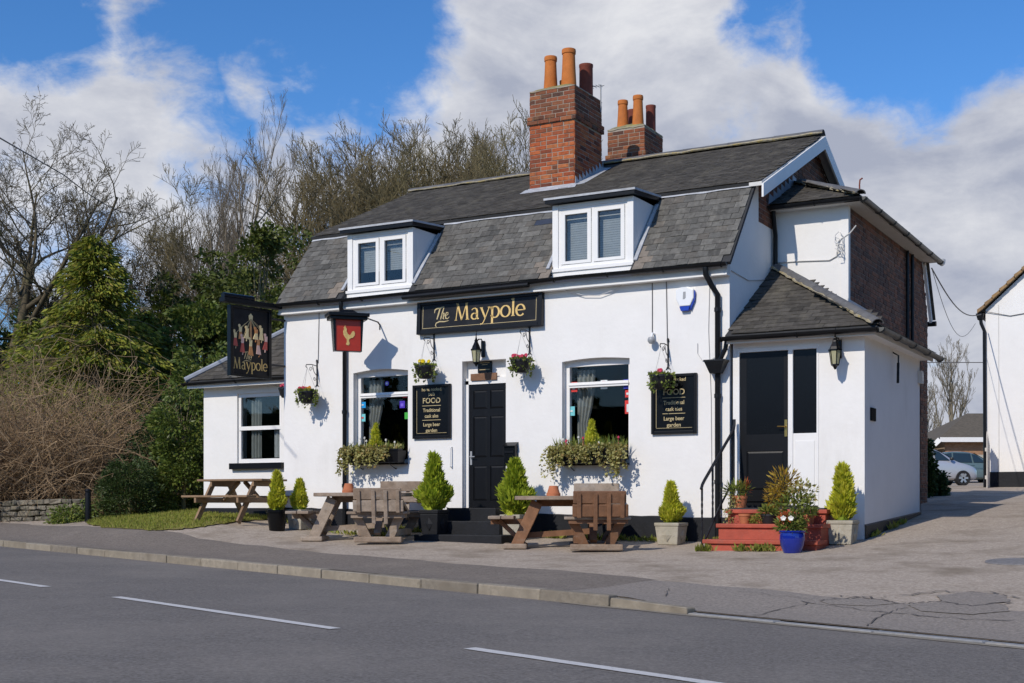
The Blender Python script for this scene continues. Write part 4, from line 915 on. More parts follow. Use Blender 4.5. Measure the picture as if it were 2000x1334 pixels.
slating(sB, 11, .135, .19, lambda a, b: b/lA*1.4 < a < 5.75 and b < lA, rw, SMD, 0, lambda c: 0, None, 6, .06, 'slate_dark')
hip_tiles((ox+.02, oy-.02, ze+.05), (.12, oy+1.30, ze+.66), 5, .085, rw)
m = MB(); m.tube([(ox, oy+.02, ze+.08), (ox, oy+.01, ze+.17), (ox+.01, oy, ze+.24), (ox+.05, oy-.01, ze+.26)], .013, 6); m.build('finial', 'pot_red', rw)
# lead soaker between wing roof and gable: stepped
m = MB(); n = 7; pts = [(oy-.05, ze+.02)]
for i in range(n): y_ = oy+1.4*i/n; z_ = ze+.65*i/n; pts += [(y_, z_+.20), (y_+1.4/n, z_+.65/n+.09)]
pts += [(oy+1.45, ze+.66)]
m.prism(pts, (.012, 0, 0), UY, UZ, UX, .006); m.build('step_flashing', 'lead_grey', pub)
half_gutter([(.02, oy-.055, ze-.02), (ox+.05, oy-.055, ze-.025)], .055, 'gutter', 'gutter', pub)
half_gutter([(ox+.055, oy-.05, ze-.025), (ox+.055, 4.5, ze-.03), (ox+.055, 7.62, ze-.05)], .055, 'gutter', 'old_gutter', pub)
m = MB(); m.tube([(ox+.055, 7.6, ze-.07), (ox+.055, 7.72, ze-.075), (ox+.055, 7.80, ze-.05), (ox+.055, 7.83, ze+.02)], .045, 8); m.build('gutter_outlet', 'grey_plastic', pub)
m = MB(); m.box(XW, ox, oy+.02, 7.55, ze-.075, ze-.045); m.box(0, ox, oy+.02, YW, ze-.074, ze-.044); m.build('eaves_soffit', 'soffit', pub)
downpipe(.06, YW-.06, ze-.05, 4.4, (.0, -.1), .036)
for yy in (5.95, 6.35): MB().tube([(XW+.04, yy, ze-.1), (XW+.04, yy, 3.3)], .028, 8).build('soil_pipe', 'gutter', pub)
# rear slope trim seen past the flank
m = MB(); m.beam((XW+.04, 7.36, ze-.1), (XW+.04, 7.98, 4.2), .05, .10); m.build('rear_barge_board', 'white_paint', pub)
m = MB(); m.beam((XW+.05, 7.44, ze-.05), (XW+.05, 8.06, 4.24), .12, .03); m.build('rear_slate_edge', 'slate_dark', pub)
m = MB(); m.tube([(XW-.4, 8.08, 4.17), (XW+.12, 8.08, 4.17)], .05, 8); m.build('rear_gutter', 'gutter', pub)
# porch
XP0, XP1, YP, YPB, ZP = .04, 1.94, .03, 3.6, 3.04
PD = (.14, .86, .62, 2.84); PSL = (.93, 1.27, 1.66, 2.84)
MB().wall(rect(XP0, XP1, -.2, ZP), [rect(PD[0]-.03, PSL[1]+.03, .60, 2.90)], (0, YP, 0), UX, UZ, UY, .10).build('porch_front', 'render', pub)
MB().wall([(YP, -.2), (YPB, -.2), (YPB, ZP), (YP, ZP)], [], (XP1, 0, 0), UY, UZ, -UX, .1).build('porch_side', 'render', pub)
B1(XW, XP1, YPB-.05, YPB, 0, ZP).build('porch_back', 'render', pub)
m = MB(); v = []; f = []; rr = random.Random(4)
for i in range(25):
    t = i/24; y = YP-.02+(YPB-YP)*t; v += [(XP1+.02, y, -.3), (XP1+.02, y, .36+.17*t+rr.uniform(-.006, .006)), (XP1+.0, y, .375+.17*t)]
for i in range(24): a = 3*i; f += [(a, a+3, a+4, a+1), (a+1, a+4, a+5, a+2)]
m.add(v, f).build('plinth', 'plinth', pub)
m = MB(); m.box(PD[0]-.03, PD[0]+.0, YP-.01, YP+.09, .6, 2.9); m.box(PD[1], PSL[0]-.0, YP-.012, YP+.09, .6, 2.9); m.box(PSL[1], PSL[1]+.03, YP-.01, YP+.09, .6, 2.9); m.box(PD[0], PSL[1], YP-.011, YP+.09, 2.845, 2.9)
m.box(PSL[0], PSL[1], YP+.0, YP+.08, .6, 1.66); m.build('porch_frame', 'white_paint', pub, bevel=.004)
B1(PSL[0]+.03, PSL[1]-.03, YP-.008, YP-.001, .75, 1.55).build('panel_mould', 'white_paint', pub, bevel=.003)
B1(PSL[0], PSL[1], YP+.03, YP+.036, 1.66, 2.845).build('sidelight', 'black_gloss', pub)
pdr = panel_door(PD[0], PD[1], .64, 2.84, YP+.02, [(PD[0]+.10, PD[1]-.07, 1.66, 2.76), (PD[0]+.10, PD[1]-.07, .86, 1.42)], 'porch_door', glassy=(0,))
m = MB(); hx = PD[1]-.035; m.box(hx-.02, hx+.02, YP+.005, YP+.02, 1.62, 1.86); m.tube([(hx, YP+.005, 1.76), (hx, YP-.04, 1.76), (hx-.11, YP-.045, 1.765)], .009, 6); m.build('door_handle', 'brass', pdr)
B1(PD[0], PD[1], YP-.005, YP+.02, .70, .74).build('weather_bar', 'black_paint', pdr)
# porch roof
pe = 3.08; po = .22; ax, ay, az = 0.0, YW, 4.38
px1 = XP1+po; py0 = YP-po; ph = (az-pe)/(ay-py0)
rp = MB().add([(0, py0, pe), (px1, py0, pe), (0, ay, az), (px1, YPB+.1, pe), (XW, YPB+.1, pe+ph*(px1-XW)), (XW, ay+.0, pe+ph*(px1-XW)), (0, py0, pe-.04), (px1, py0, pe-.04), (px1, YPB+.1, pe-.04)], [(0,1,2),(1,3,4,5,2),(0,6,7,1),(1,7,8,3)]).build('porch_roof', 'roof_deck', pub)
sC = Slope((0, py0, pe+.005), UX, (0, ay-py0, az-pe)); lC = Vector((0, ay-py0, az-pe)).length
slating(sC, 20, .135, .19, lambda a, b: 0 < a < px1*(1-b/lC)-.02 and b < lC-.05, rp, SMD, 0, lambda c: 0, None, 7, .06, 'slate_dark')
sD = Slope((px1, py0, pe+.005), UY, (-(ay-py0), 0, az-pe))
slating(sD, 20, .135, .19, lambda a, b: b/lC*(ay-py0) < a < YPB+.25 and (b*(ay-py0)/lC < px1-XW-.02), rp, SMD, 0, lambda c: 0, None, 8, .06, 'slate_dark')
hip_tiles((px1+.01, py0-.01, pe+.05), (.10, ay-.08, az+.02), 7, .09, rp)
m = MB(); zf = pe+ph*(px1-XW); m.prism([(YW-.02, zf-.02), (YPB+.1, zf-.02), (YPB+.1, zf+.13), (YW-.02, zf+.16)], (XW+.012, 0, 0), UY, UZ, UX, .006); m.build('porch_flashing', 'lead_grey', pub)
half_gutter([(-.06, py0-.055, pe-.03), (px1+.04, py0-.055, pe-.035)], .058, 'gutter', 'gutter', pub)
half_gutter([(px1+.055, py0-.06, pe-.035), (px1+.055, 1.8, pe-.04), (px1+.055, YPB+.2, pe-.05)], .058, 'gutter', 'old_gutter', pub)
m = MB(); m.box(XP0-.03, px1-.03, py0+.03, py0+.055, pe-.12, pe-.045); m.box(px1-.055, px1-.03, py0+.055, YPB+.05, pe-.121, pe-.045); m.box(XP0, px1-.06, py0+.056, YP, pe-.10, pe-.075); m.box(XP1, px1-.056, YP+.0, YPB, pe-.102, pe-.076); m.build('porch_fascia', 'white_paint', pub)
# annex on the left
XA, YA, ZA = -10.49, .5, 2.90
AW = (-9.68, -8.66, 1.42, 2.70)
MB().wall(rect(XA, XL, -.1, ZA), [rect(*AW)], (0, YA, 0), UX, UZ, UY, .10).build('annex_front', 'render', pub)
MB().wall(rect(YA, 5, -.1, ZA), [], (XA, 0, 0), UY, UZ, UX, .1).build('annex_side', 'render', pub)
m = MB(); m.prism([(XA, .3), (XL, .3), (XL, .60), (XA, .60)], (0, YA-.025, 0), UX, UZ, UY, .024); m.build('plinth', 'plinth', pub)
a0 = XA-.22; b0 = YA-.22; az0 = 2.95; pit = .76
ra = MB().add([(a0, b0, az0), (XL, b0, az0), (XL, b0+(XL-a0), az0+pit*(XL-a0)), (a0, 5.2, az0), (XL, 5.2, az0+pit*(XL-a0)), (a0, b0, az0-.04), (XL, b0, az0-.04)], [(0,1,2),(0,2,4,3),(0,5,6,1)]).build('annex_roof', 'roof_deck', pub)
sE = Slope((a0, b0, az0+.005), UX, (0, 1, pit)); lE = (XL-a0)*math.sqrt(1+pit*pit)
slating(sE, 22, .135, .19, lambda a, b: b/math.sqrt(1+pit*pit)+.02 < a < XL-a0-.08 and b < lE, ra, SMD, 0, lambda c: 0, None, 9, .06, 'slate_dark')
m = MB(); m.tube([(a0-.02, b0-.02, az0+.03), (XL-.02, b0+(XL-a0), az0+pit*(XL-a0)+.04)], .055, 8); m.build('hip_lead', 'lead_grey', ra, smooth=True)
half_gutter([(a0-.05, b0-.05, az0-.03), (XL-.02, b0-.05, az0-.02)], .05, 'gutter', 'gutter', pub)
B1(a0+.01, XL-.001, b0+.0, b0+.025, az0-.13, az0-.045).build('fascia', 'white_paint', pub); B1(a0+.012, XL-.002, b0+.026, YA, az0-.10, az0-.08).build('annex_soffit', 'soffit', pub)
x0, x1, z0, z1 = AW; y = YA+.04
fr = MB(); fr.wall(rect(x0, x1, z0, z1), [rect(x0+.06, x1-.06, 2.09, z1-.07), rect(x0+.06, x1-.06, z0+.08, 2.03)], (0, y, 0), UX, UZ, UY, .05); aw = fr.build('window', 'white_paint', pub)
m = MB(); m.box(x0+.05, x1-.05, y+.03, y+.035, z0+.07, z1-.06); m.build('pane', 'glass_up', aw)
B1(x0+.02, x1-.02, y-.016, y-.001, 2.025, 2.095).build('meeting_rail', 'white_paint', aw)
B1(x0-.12, x1+.08, YA-.09, YA+.03, z0-.11, z0-.0).build('window_sill', 'black_paint', pub, bevel=.004)
m = MB(); v = []; f = []
for i in range(25):
    u = i/24
    for t in (0, 1): v.append((x0+.22+.24*u, y+.10+.03*math.sin(u*22), z0+.1+(z1-z0-.2)*t))
for i in range(24): f.append((2*i, 2*i+2, 2*i+3, 2*i+1))
m.add(v, f).build('curtain', 'curtain', aw, smooth='all')
m = MB(); v = []; f = []
for i in range(13):
    u = i/12
    for t in (0, 1): v.append((x1-.26+.20*u, y+.10+.02*math.sin(u*14), z0+.1+(.5)*t))
for i in range(12): f.append((2*i, 2*i+2, 2*i+3, 2*i+1))
m.add(v, f).build('curtain', 'blind', aw, smooth='all')
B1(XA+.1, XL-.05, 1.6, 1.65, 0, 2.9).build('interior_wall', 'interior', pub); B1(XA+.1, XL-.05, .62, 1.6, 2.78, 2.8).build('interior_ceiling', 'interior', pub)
m = MB(); m.tube([(x0-.02+(x1-x0+.04)*t/12, YA-.003, 2.78+.07*math.sin(PI*t/12)) for t in range(13)], .007, 5); m.build('arch_crease', 'soffit', pub)
# ---- steps
st1 = B1(-4.6, -3.05, -1.32, -.80, -.1, .20).build('step', 'plinth', pub, bevel=.012); B1(-4.35, -3.35, -.86, -.48, .0, .40).build('step', 'plinth', pub, bevel=.012); B1(-4.52, -3.62, -.50, .12, .0, .605).build('step', 'plinth', pub, bevel=.012)
for (xa, xb, ya, za, zt) in ((.12, 1.70, -1.42, -.1, .18), (.18, 1.66, -1.06, -.1, .39), (.20, 1.63, -.74, -.1, .585)):
    B1(xa+.03, xb-.03, ya+.035, YP-.002 if zt > .5 else ya+.5, za, zt-.055).build('red_riser', 'red_step', pub); B1(xa, xb, ya, YP-.004 if zt > .5 else ya+.45, zt-.055, zt).build('red_tread', 'red_step', pub, bevel=.008)
B1(.22, 1.58, -.70, YP-.01, .586, .606).build('door_mat', 'mat_rubber', pub)
B1(PD[0]-.02, PSL[1]+.02, YP-.07, YP+.02, .607, .64).build('threshold', 'plinth', pub)
# handrail
r_ = thing('handrail', 'black wrought iron handrail beside the red porch steps', 'handrail', (.10, -1.30, .0)); zg = gz(.1, -1.3)
m = MB(); m.tube([(0, -.10, .86), (0, -.06, .92), (0, .02, .98), (0, 1.18, 1.72), (0, 1.22, 1.80), (0, 1.22, 1.88)], .022, 8); m.build('rail', 'iron', r_, smooth=True)
def baluster(y, z0, z1, par, tw=True):
    mm = MB(); n = 30; pts = [(0, y, z0+(z1-z0)*i/n) for i in range(n+1)]; mm.tube(pts, [.012+(.006*(1+math.sin(i*1.9))/2 if .2 < i/n < .75 and tw else .004) for i in range(n+1)], 6); mm.build('baluster', 'iron', par)
baluster(-.07, zg, .92, r_); baluster(.34, .39, 1.18, r_); baluster(.68, .585, 1.40, r_); baluster(1.2, .60, 1.75, r_, False)
MB().tube([(0, .02, .15), (0, .62, .62), (0, 1.2, 1.02)], .016, 6).build('lower_rail', 'iron', r_)
# cables and small fixings on the front
def cable(pts, r, mt, name='cable', par=None): return MB().tube(pts, r, 5).build(name, mt, par or pub)
q = PY(1274, 640, -.01); cable([(q.x, -.012, ZE-.2), (q.x, -.012, 3.15)], .006, 'wire')
cable([(PY(624,600,0).x, -.012, ZE-.2), (PY(622,680,0).x, -.012, 3.1)], .005, 'wire')
cable([(PY(1302,600,0).x, -.012, ZE-.2), (PY(1304,660,0).x, -.012, 3.05)], .006, 'wire')
cable([(-.30, -.012, ZE-.2), (-.32, -.012, 3.2), (-.28, -.012, 2.2), (-.27, -.012, .9)], .006, 'wire_white')
cable([(PY(x_, y_, -.02).x, -.015, PY(x_, y_, -.02).z) for x_, y_ in ((1362,670),(1362,690),(1372,705),(1386,704),(1395,698))], .005, 'wire_white')
cable([(PY(x_, y_, -.05).x, -.05, PY(x_, y_, -.05).z) for x_, y_ in ((1085,556),(1110,569),(1140,577),(1170,577),(1200,566),(1232,545))], .006, 'wire_white')
cable([(PY(x_, y_, YW-.02).x, YW-.015, PY(x_, y_, YW-.02).z) for x_, y_ in ((1506,514),(1560,510),(1620,508),(1634,500),(1638,470),(1660,455),(1672,440))], .010, 'wire_white')
cable([(0.012, .05, 4.05), (.012, .8, 4.02), (.012, 1.9, 4.2)], .008, 'wire_white')
q = PY(1650, 460, YW-.03); m = MB()
for i in range(4): m.tube([(XW-.1+.06*math.sin(k*1.1+i), YW-.05-.03*i, 4.75-.12*k*.3+.09*math.cos(k*.9+i*2)) for k in range(8)], .006, 5)
m.build('cable_loops', 'wire_white', pub)
# ------------------------------------------------------------ signs on the front
def name_board():
    t = thing('name_board', 'long black name board reading The Maypole in gold letters above the door', 'sign', (-4.19, -.02, 3.46))
    w, h = 1.14, .50
    R = Matrix.Rotation(math.radians(-3), 4, 'X')
    b = MB().box(-w, w, -.06, .0, 0, h, R).build('board', 'sign_dark', t)
    for (a0, a1, c0, c1) in ((-w-.02, -w+.05, -.02, h+.02), (w-.05, w+.02, -.02, h+.02)): MB().box(a0, a1, -.085, .005, c0, c1, R).build('frame_side', 'black_paint', t, bevel=.006)
    for (c0, c1) in ((-.02, .045), (h-.045, h+.02)): MB().box(-w+.051, w-.051, -.084, .004, c0, c1, R).build('frame_rail', 'black_paint', t, bevel=.006)
    m = MB()
    for (x0, x1, z0, z1) in ((-w+.085, -w+.093, .07, h-.07), (w-.093, w-.085, .07, h-.07), (-w+.093, w-.093, .070, .077)): m.box(x0, x1, -.0635, -.0605, z0, z1, R)
    m.build('gold_line', 'gold_dim', t)
    g, wd = maypole_glyphs(); sc = 1.28/wd
    for q in g:
        me = q.mesh('letter'); o = obj('letter', me, 'gold', t); o.matrix_local = R@frame((-.43, -.0615, .165), UX, UZ)@Matrix.Scale(sc, 4)@Matrix.Diagonal((1, .97, 1, 1))
    g, wd = the_glyphs()
    for q in g:
        me = q.mesh('letter'); o = obj('letter', me, 'gold_dim', t); o.matrix_local = R@frame((-.82, -.0615, .20), UX, UZ)@Matrix.Scale(.185, 4)
    m = MB().tube([(-1.32, -.24, h+.085), (1.02, -.24, h+.10)], .042, 10)
    l = tag(m.build('sign_light', 'gutter', smooth=True), 'long dark tubular light fitted above the name board', 'light'); l.location = t.location
    for x in (-1.0, .6): MB().tube([(x, -.24, h+.10), (x, -.1, h+.14), (x, .0, h+.14)], .022, 6).build('arm', 'gutter', l)
name_board()
def food_board(x0, x1, z0, z1, label, hide):
    t = thing('menu_board', label, 'sign', ((x0+x1)/2, -.004, z0), 0, 'black food boards on the front wall'); w = (x1-x0)/2; h = z1-z0
    MB().box(-w+.03, w-.03, -.03, .0, .03, h-.03).build('board', 'black_gloss', t)
    for (a0, a1, c0, c1) in ((-w, -w+.045, 0, h), (w-.045, w, 0, h)): MB().box(a0, a1, -.05, .0, c0, c1).build('frame_side', 'black_paint', t, bevel=.006)
    for (c0, c1) in ((0, .045), (h-.045, h)): MB().box(-w+.046, w-.046, -.049, .0, c0, c1).build('frame_rail', 'black_paint', t, bevel=.006)
    y = -.032
    for (txt, sz, z) in (('home cooked', .074, .80), ('pub', .085, .725), ('FOOD', .122, .615), ('Traditional', .082, .46), ('cask ales', .082, .365), ('Large beer', .082, .225), ('garden', .082, .13)):
        lettering(txt, sz, 'gold_dim', t, (0, y, z), bold=.001, sx=.92 if len(txt) > 8 else 1)
    for z in (.535, .30): MB().box(-.18, .18, y-.002, y, z-.004, z+.004).build('rule', 'gold_dim', t)
    MB().box(-w+.075, -w+.081, y-.001, y, .09, h-.09).build('gold_line', 'gold_dim', t); MB().box(-w+.082, w-.075, y-.001, y, .085, .090).build('gold_line', 'gold_dim', t)
food_board(-5.46, -4.73, 1.74, 2.62, 'black food menu board between the left window and the front door', False)
food_board(-1.21, -.49, 1.70, 2.585, 'black food menu board beside the right drainpipe, partly behind a hanging basket', True)
# hanging pictorial sign at the left corner
def hanging_sign():
    t = thing('hanging_sign', 'black hanging pub sign with golden maypole dancers at the left corner', 'sign', (XL+.0, -.08, 2.83), math.radians(-13))
    y0, y1, h = -1.10, -.24, 1.20; th = .05
    MB().box(-th/2, th/2, y0+.05, y1-.05, .04, h-.03).build('panel', 'sign_dark', t)
    for (a, b) in ((y0, y0+.06), (y1-.06, y1)): MB().box(-.05, .05, a, b, 0, h).build('frame_post', 'black_gloss', t, bevel=.006)
    for (a, b) in ((0, .05), (h-.05, h)): MB().box(-.048, .048, y0+.061, y1-.061, a, b).build('frame_rail', 'black_gloss', t, bevel=.006)
    MB().box(-.075, .075, y0-.14, .02, h+.03, h+.11).build('beam', 'black_paint', t, bevel=.01)
    MB().tube([(0, -.60, h+.14), (0, y0-.12, h+.14)], .055, 8).build('sign_lamp', 'black_gloss', t)
    MB().tube([(.0, y1, h-.15), (0, .08, h-.15)], .02, 6).build('arm', 'iron', t); MB().tube([(.0, y1, .25), (0, .08, .25)], .02, 6).build('arm', 'iron', t)
    X = th/2+.003; yc = (y0+y1)/2
    def dab(poly, mt, nm='figure', off=0): MB().prism(poly, (X-.002, yc, 0), UY, UZ, UX, .004+off).build(nm, mt, t)
    dab([(-.025,.42),(.03,.42),(.015,1.0),(-.015,1.0)], 'paint_orange', 'maypole'); dab([(-.035,.98),(.035,.98),(.045,1.05),(0,1.09),(-.045,1.05)], 'paint_cream', 'crown')
    rr = random.Random(4)
    for i, (a, z, s, c1, c2) in enumerate(((-.31,.52,.26,'paint_cream','paint_crimson'),(-.20,.64,.24,'paint_cream','paint_orange'),(-.17,.42,.30,'paint_rose','paint_crimson'),(.01,.38,.30,'paint_cream','paint_orange'),(.17,.41,.30,'paint_orange','paint_rose'),(.22,.66,.24,'paint_cream','paint_cream'),(.30,.50,.27,'paint_rose','paint_crimson'),(-.09,.66,.2,'paint_cream','paint_cream'),(.10,.66,.2,'paint_orange','paint_cream'))):
        l = rr.uniform(-.02, .02)
        dab([(a-.055,z),(a+.045,z-.01),(a+.028+l,z+s*.5),(a-.022+l,z+s*.5)], c2, off=.001*i); dab([(a-.022+l,z+s*.5),(a+.028+l,z+s*.5),(a+.035+l,z+s*.85),(a-.03+l,z+s*.85)], c1, off=.001*i)
        dab([(a-.02+l+.025*math.cos(k*PI/4),z+s*.93+.028*math.sin(k*PI/4)) for k in range(8)], c1, off=.001*i)
        dab([(a+l,z+s*.8),(0.0,1.0),(0.008,1.0),(a+l+.012,z+s*.8)], 'gold_dim', 'ribbon', .0005); dab([(a-l,z+.0),(a+.012,z),(a+.004,z-.05),(a-.008,z-.05)], c1, off=.001*i)
    g, wd = maypole_glyphs(); sc = .70/wd
    for q in g: o = obj('letter', q.mesh('letter'), 'gold', t); o.matrix_local = frame((X, yc-.35, .13), UY, UZ)@Matrix.Scale(sc, 4)@Matrix.Diagonal((1, 1.25, 1, 1))
    g, wd = the_glyphs()
    for q in g: o = obj('letter', q.mesh('letter'), 'gold_dim', t); o.matrix_local = frame((X, yc-.16, .30), UY, UZ)@Matrix.Scale(.12, 4)
hanging_sign()
# brewery lantern sign with a gold cockerel
def cock_sign():
    q = PY(680, 655, -.85); t = thing('brewery_sign', 'small red sign with a gold cockerel under a black hood, above the left drainpipe', 'sign', (q.x, -.85, q.z-.25), math.radians(48))
    w, h = .205, .50
    MB().box(-w, w, 0, .09, 0, h).build('panel', 'sign_red', t)
    for s in (-1, 1): MB().add([(s*w,-.012,-.01),(s*(w+.02),-.012,-.01),(s*(w+.045),-.012,h),(s*w,-.012,h),(s*w,.13,-.01),(s*(w+.02),.13,-.01),(s*(w+.045),.19,h),(s*w,.19,h)], [(0,1,2,3),(7,6,5,4),(0,4,5,1),(1,5,6,2),(2,6,7,3),(3,7,4,0)]).build('side', 'black_gloss', t)
    MB().box(-w, w, -.013, .1, -.012, .0).build('bottom_rail', 'black_gloss', t)
    MB().box(-w-.10, w+.10, -.08, .24, h, h+.05).build('hood', 'black_paint', t, bevel=.008); MB().box(-w-.13, w+.13, -.11, .27, h+.051, h+.11).build('hood', 'black_paint', t, bevel=.01)
    MB().frust((0, .08), .36, .16, h+.11, h+.17, .2, .12).build('hood_cap', 'black_paint', t)
    m = MB(); R = Matrix.Rotation(-math.radians(48), 4, 'Z'); a = Vector((w+.1, .08, h+.06)); b = R@(Vector((PY(742,640,0).x, 0, q.z-.25+h+.06))-Vector((q.x, -.85, q.z-.25)))
    m.tube([a, b-R@Vector((0,.06,0)), b-Vector((0,0,.04)), b-Vector((0,0,.12))], .013, 6); m.build('arm', 'iron', t)
    ck = [(-.01,-.15),(.015,-.155),(.03,-.13),(.02,-.09),(.022,-.06),(.05,-.04),(.075,-.035),(.10,.0),(.105,.04),(.09,.07),(.065,.06),(.05,.03),(.035,.0),(.005,.02),(-.015,.06),(-.012,.10),(-.03,.13),(-.035,.155),(-.045,.13),(-.06,.11),(-.05,.10),(-.065,.06),(-.06,.01),(-.04,-.03),(-.015,-.06),(-.01,-.10),(-.025,-.14)]
    MB().prism([(x*1.15, z*1.05) for x, z in ck], (-.01, -.004, h/2+.0), UX, UZ, -UY, .004).build('cockerel', 'gold', t)
cock_sign()
# plaques over and beside the door, letter box, alarm, camera
q = PY(948, 716, .16); p = thing('licence_plaque', 'small black licensing plaque over the front door', 'plaque', (q.x, .158, q.z)); MB().box(-.13, .13, -.02, 0, -.10, .10).build('plate', 'black_gloss', p)
for z, a in ((.06, .09), (.03, .05), (-.05, .10)): MB().box(-a, a, -.0215, -.0205, z-.005, z+.005).build('line_of_print', 'gold_dim', p)
q = PY(946, 736, .1); tag(B1(-.24, .24, -.03, .0, -.055, .055).build('wooden_plaque', 'wood_brown'), 'narrow brown wooden plaque directly above the front door', 'plaque').location = (q.x, .10, q.z)
q = PY(998, 890, -.05); t = thing('letter_box', 'black wall letter box to the right of the front door', 'letter box', (q.x, -.002, q.z-.16)); MB().box(-.10, .10, -.10, 0, 0, .32).build('case', 'black_gloss', t, bevel=.008); MB().box(-.08, .08, -.112, -.101, .2, .235).build('flap', 'black_paint', t); MB().add([(-.11,-.125,.30),(.11,-.125,.30),(.11,0,.36),(-.11,0,.36),(-.11,-.125,.315),(.11,-.125,.315),(.11,0,.375),(-.11,0,.375)], [(0,3,2,1),(4,5,6,7),(0,1,5,4),(1,2,6,5),(2,3,7,6),(3,0,4,7)]).build('lid', 'black_gloss', t)
t = thing('alarm_box', 'white hexagonal alarm box with blue base high on the front wall', 'alarm', (-.67, -.002, 3.52))
pl = [(-.14,.30),(-.06,.33),(.06,.33),(.14,.29),(.14,.16),(.085,.05),(-.085,.05),(-.14,.16)]
MB().prism([(x, z) for x, z in pl], (0, 0, 0), UX, UZ, -UY, .07).build('cover', 'alarm_white', t, bevel=.015); MB().prism([(-.086,.049),(.086,.049),(.06,-.02),(-.06,-.02)], (0, 0, 0), UX, UZ, -UY, .066).build('light', 'alarm_blue', t, bevel=.008)
MB().prism([(.141,.28),(.158,.25),(.150,.14),(.085,-.01),(.087,.05),(.141,.16)], (0, .0, 0), UX, UZ, -UY, .05).build('side_light', 'alarm_blue', t)
MB().prism([(-.025,.15),(.0,.15),(.02,.17),(.02,.26),(-.02,.26)], (0, -.0705, 0), UX, UZ, -UY, .001).build('emblem', 'grey_plastic', t)
q = PY(1273, 664, -.1); t = thing('security_camera', 'small grey dome camera hanging on a white bracket on the front wall', 'camera', (q.x, -.11, q.z))
m = MB(); m.lathe([(.0,-.062),(.035,-.055),(.058,-.02),(.06,.01),(.045,.04),(.0,.05)], 14); m.build('dome', 'grey_plastic', t, smooth=True); MB().tube([(0,0,.04),(0,.03,.1),(0,.11,.1)], .016, 6).build('bracket', 'alarm_white', t)
t = thing('name_plate', 'small dark house name plate on the shaded porch side wall', 'plaque', (XP1+.002, .35, 1.92)); MB().box(0, .02, -.02, .24, -.09, .09).build('plate', 'plate_dark', t)
m = MB().tube([(XP1, 1.7, 2.92), (XP1+.10, 1.62, 2.86), (XP1+.10, 1.6, 2.55)], .012, 6); m.tube([(XP1+.10, 1.6, 2.75), (XP1+.10, 1.58, 2.45)], .022, 6); tag(m.build('wall_hook', 'iron'), 'thin iron hook near the top of the porch side wall', 'hook')
t = thing('vent_box', 'small pale box on the porch side wall near its rear corner', 'box', (XP1, YPB-.2, 2.6)); MB().box(.0, .06, 0, .16, 0, .2).build('case', 'soffit', t); MB().box(.06, .066, .02, .14, .03, .17).build('grille', 'grey_plastic', t)
# ------------------------------------------------------------ wall lanterns
def lantern(loc, label):
    t = thing('wall_lantern', label, 'lantern', loc, 0, 'black wall lanterns')
    def ngon(r, z, n=6): return [(r*math.cos(2*PI*k/n), r*math.sin(2*PI*k/n), z) for k in range(n)]
    def ring(ps, nm, mt): 
        m = MB(); n = 6; v = [p for r, z in ps for p in ngon(r, z)]; f = []
        for i in range(len(ps)-1):
            for k in range(n): f.append((i*n+k, i*n+(k+1) % n, (i+1)*n+(k+1) % n, (i+1)*n+k))
        return m.add(v, f).build(nm, mt, t)
    ring([(.085,.0),(.07,.04),(.035,.11),(.03,.125),(.035,.135),(.02,.16),(.012,.19)], 'roof', 'black_gloss'); ring([(.098,-.012),(.098,.002),(.084,.003)], 'rim', 'black_gloss'); ring([(.080,-.013),(.052,-.20)], 'glass', 'lamp_glass')
    ring([(.056,-.20),(.058,-.215),(.03,-.235),(.012,-.27),(.002,-.275)], 'base', 'black_gloss')
    for k in range(6): a = 2*PI*k/6; MB().tube([(.082*math.cos(a), .082*math.sin(a), -.012), (.054*math.cos(a), .054*math.sin(a), -.202)], .006, 5).build('glazing_bar', 'black_gloss', t)
    MB().tube([(0,0,.18),(.0,0,.24),(.008,0,.27),(0,0,.3)], [.01,.008,.005,.003], 6).build('finial', 'black_gloss', t)
    MB().tube([(0,.015,.13),(0,.08,.17),(0,.16,.18),(0,.22,.12)], .010, 6).build('arm', 'black_gloss', t); m = MB(); m.box(-.035, .035, .20, .235, -.10, .16); m.build('back_plate', 'black_gloss', t, bevel=.012)
q = PY(930, 680, -.235); lantern((q.x, -.235, q.z-.02), 'black wall lantern hanging over the front door')
q = PY(1631, 680, YP-.235); lantern((q.x, YP-.236, q.z-.02), 'black wall lantern on the porch front beside its sidelight')
# ------------------------------------------------------------ plants
def flame(n, H, R, seed, low=.10, lump=.55):
    g = np.random.default_rng(seed); h = g.beta(1.05, 1.3, n); a = g.uniform(0, 2*PI, n)
    prof = np.where(h < .22, .72+.28*np.sin(h/.22*PI/2), np.maximum(.03, 1-np.clip((h-.22)/.78, 0, 1))**1.0*(1+.10*np.sin(h*9)))
    k = 9; la = g.uniform(0, 2*PI, k); lh = g.uniform(.05, .8, k); amp = np.zeros(n)
    for i in range(k): amp = np.maximum(amp, np.exp(-((np.angle(np.exp(1j*(a-la[i])))/.55)**2+((h-lh[i])/.16)**2)))
    r = R*.78*prof*(.70+lump*amp)*(g.uniform(0, 1, n)**.18)
    p = np.column_stack([r*np.cos(a), r*np.sin(a), low+h*H*(.94+.06*amp)])
    d = np.column_stack([np.cos(a)*.55+g.normal(0, .25, n), np.sin(a)*.55+g.normal(0, .25, n), .9+g.normal(0, .3, n)]); return p, d
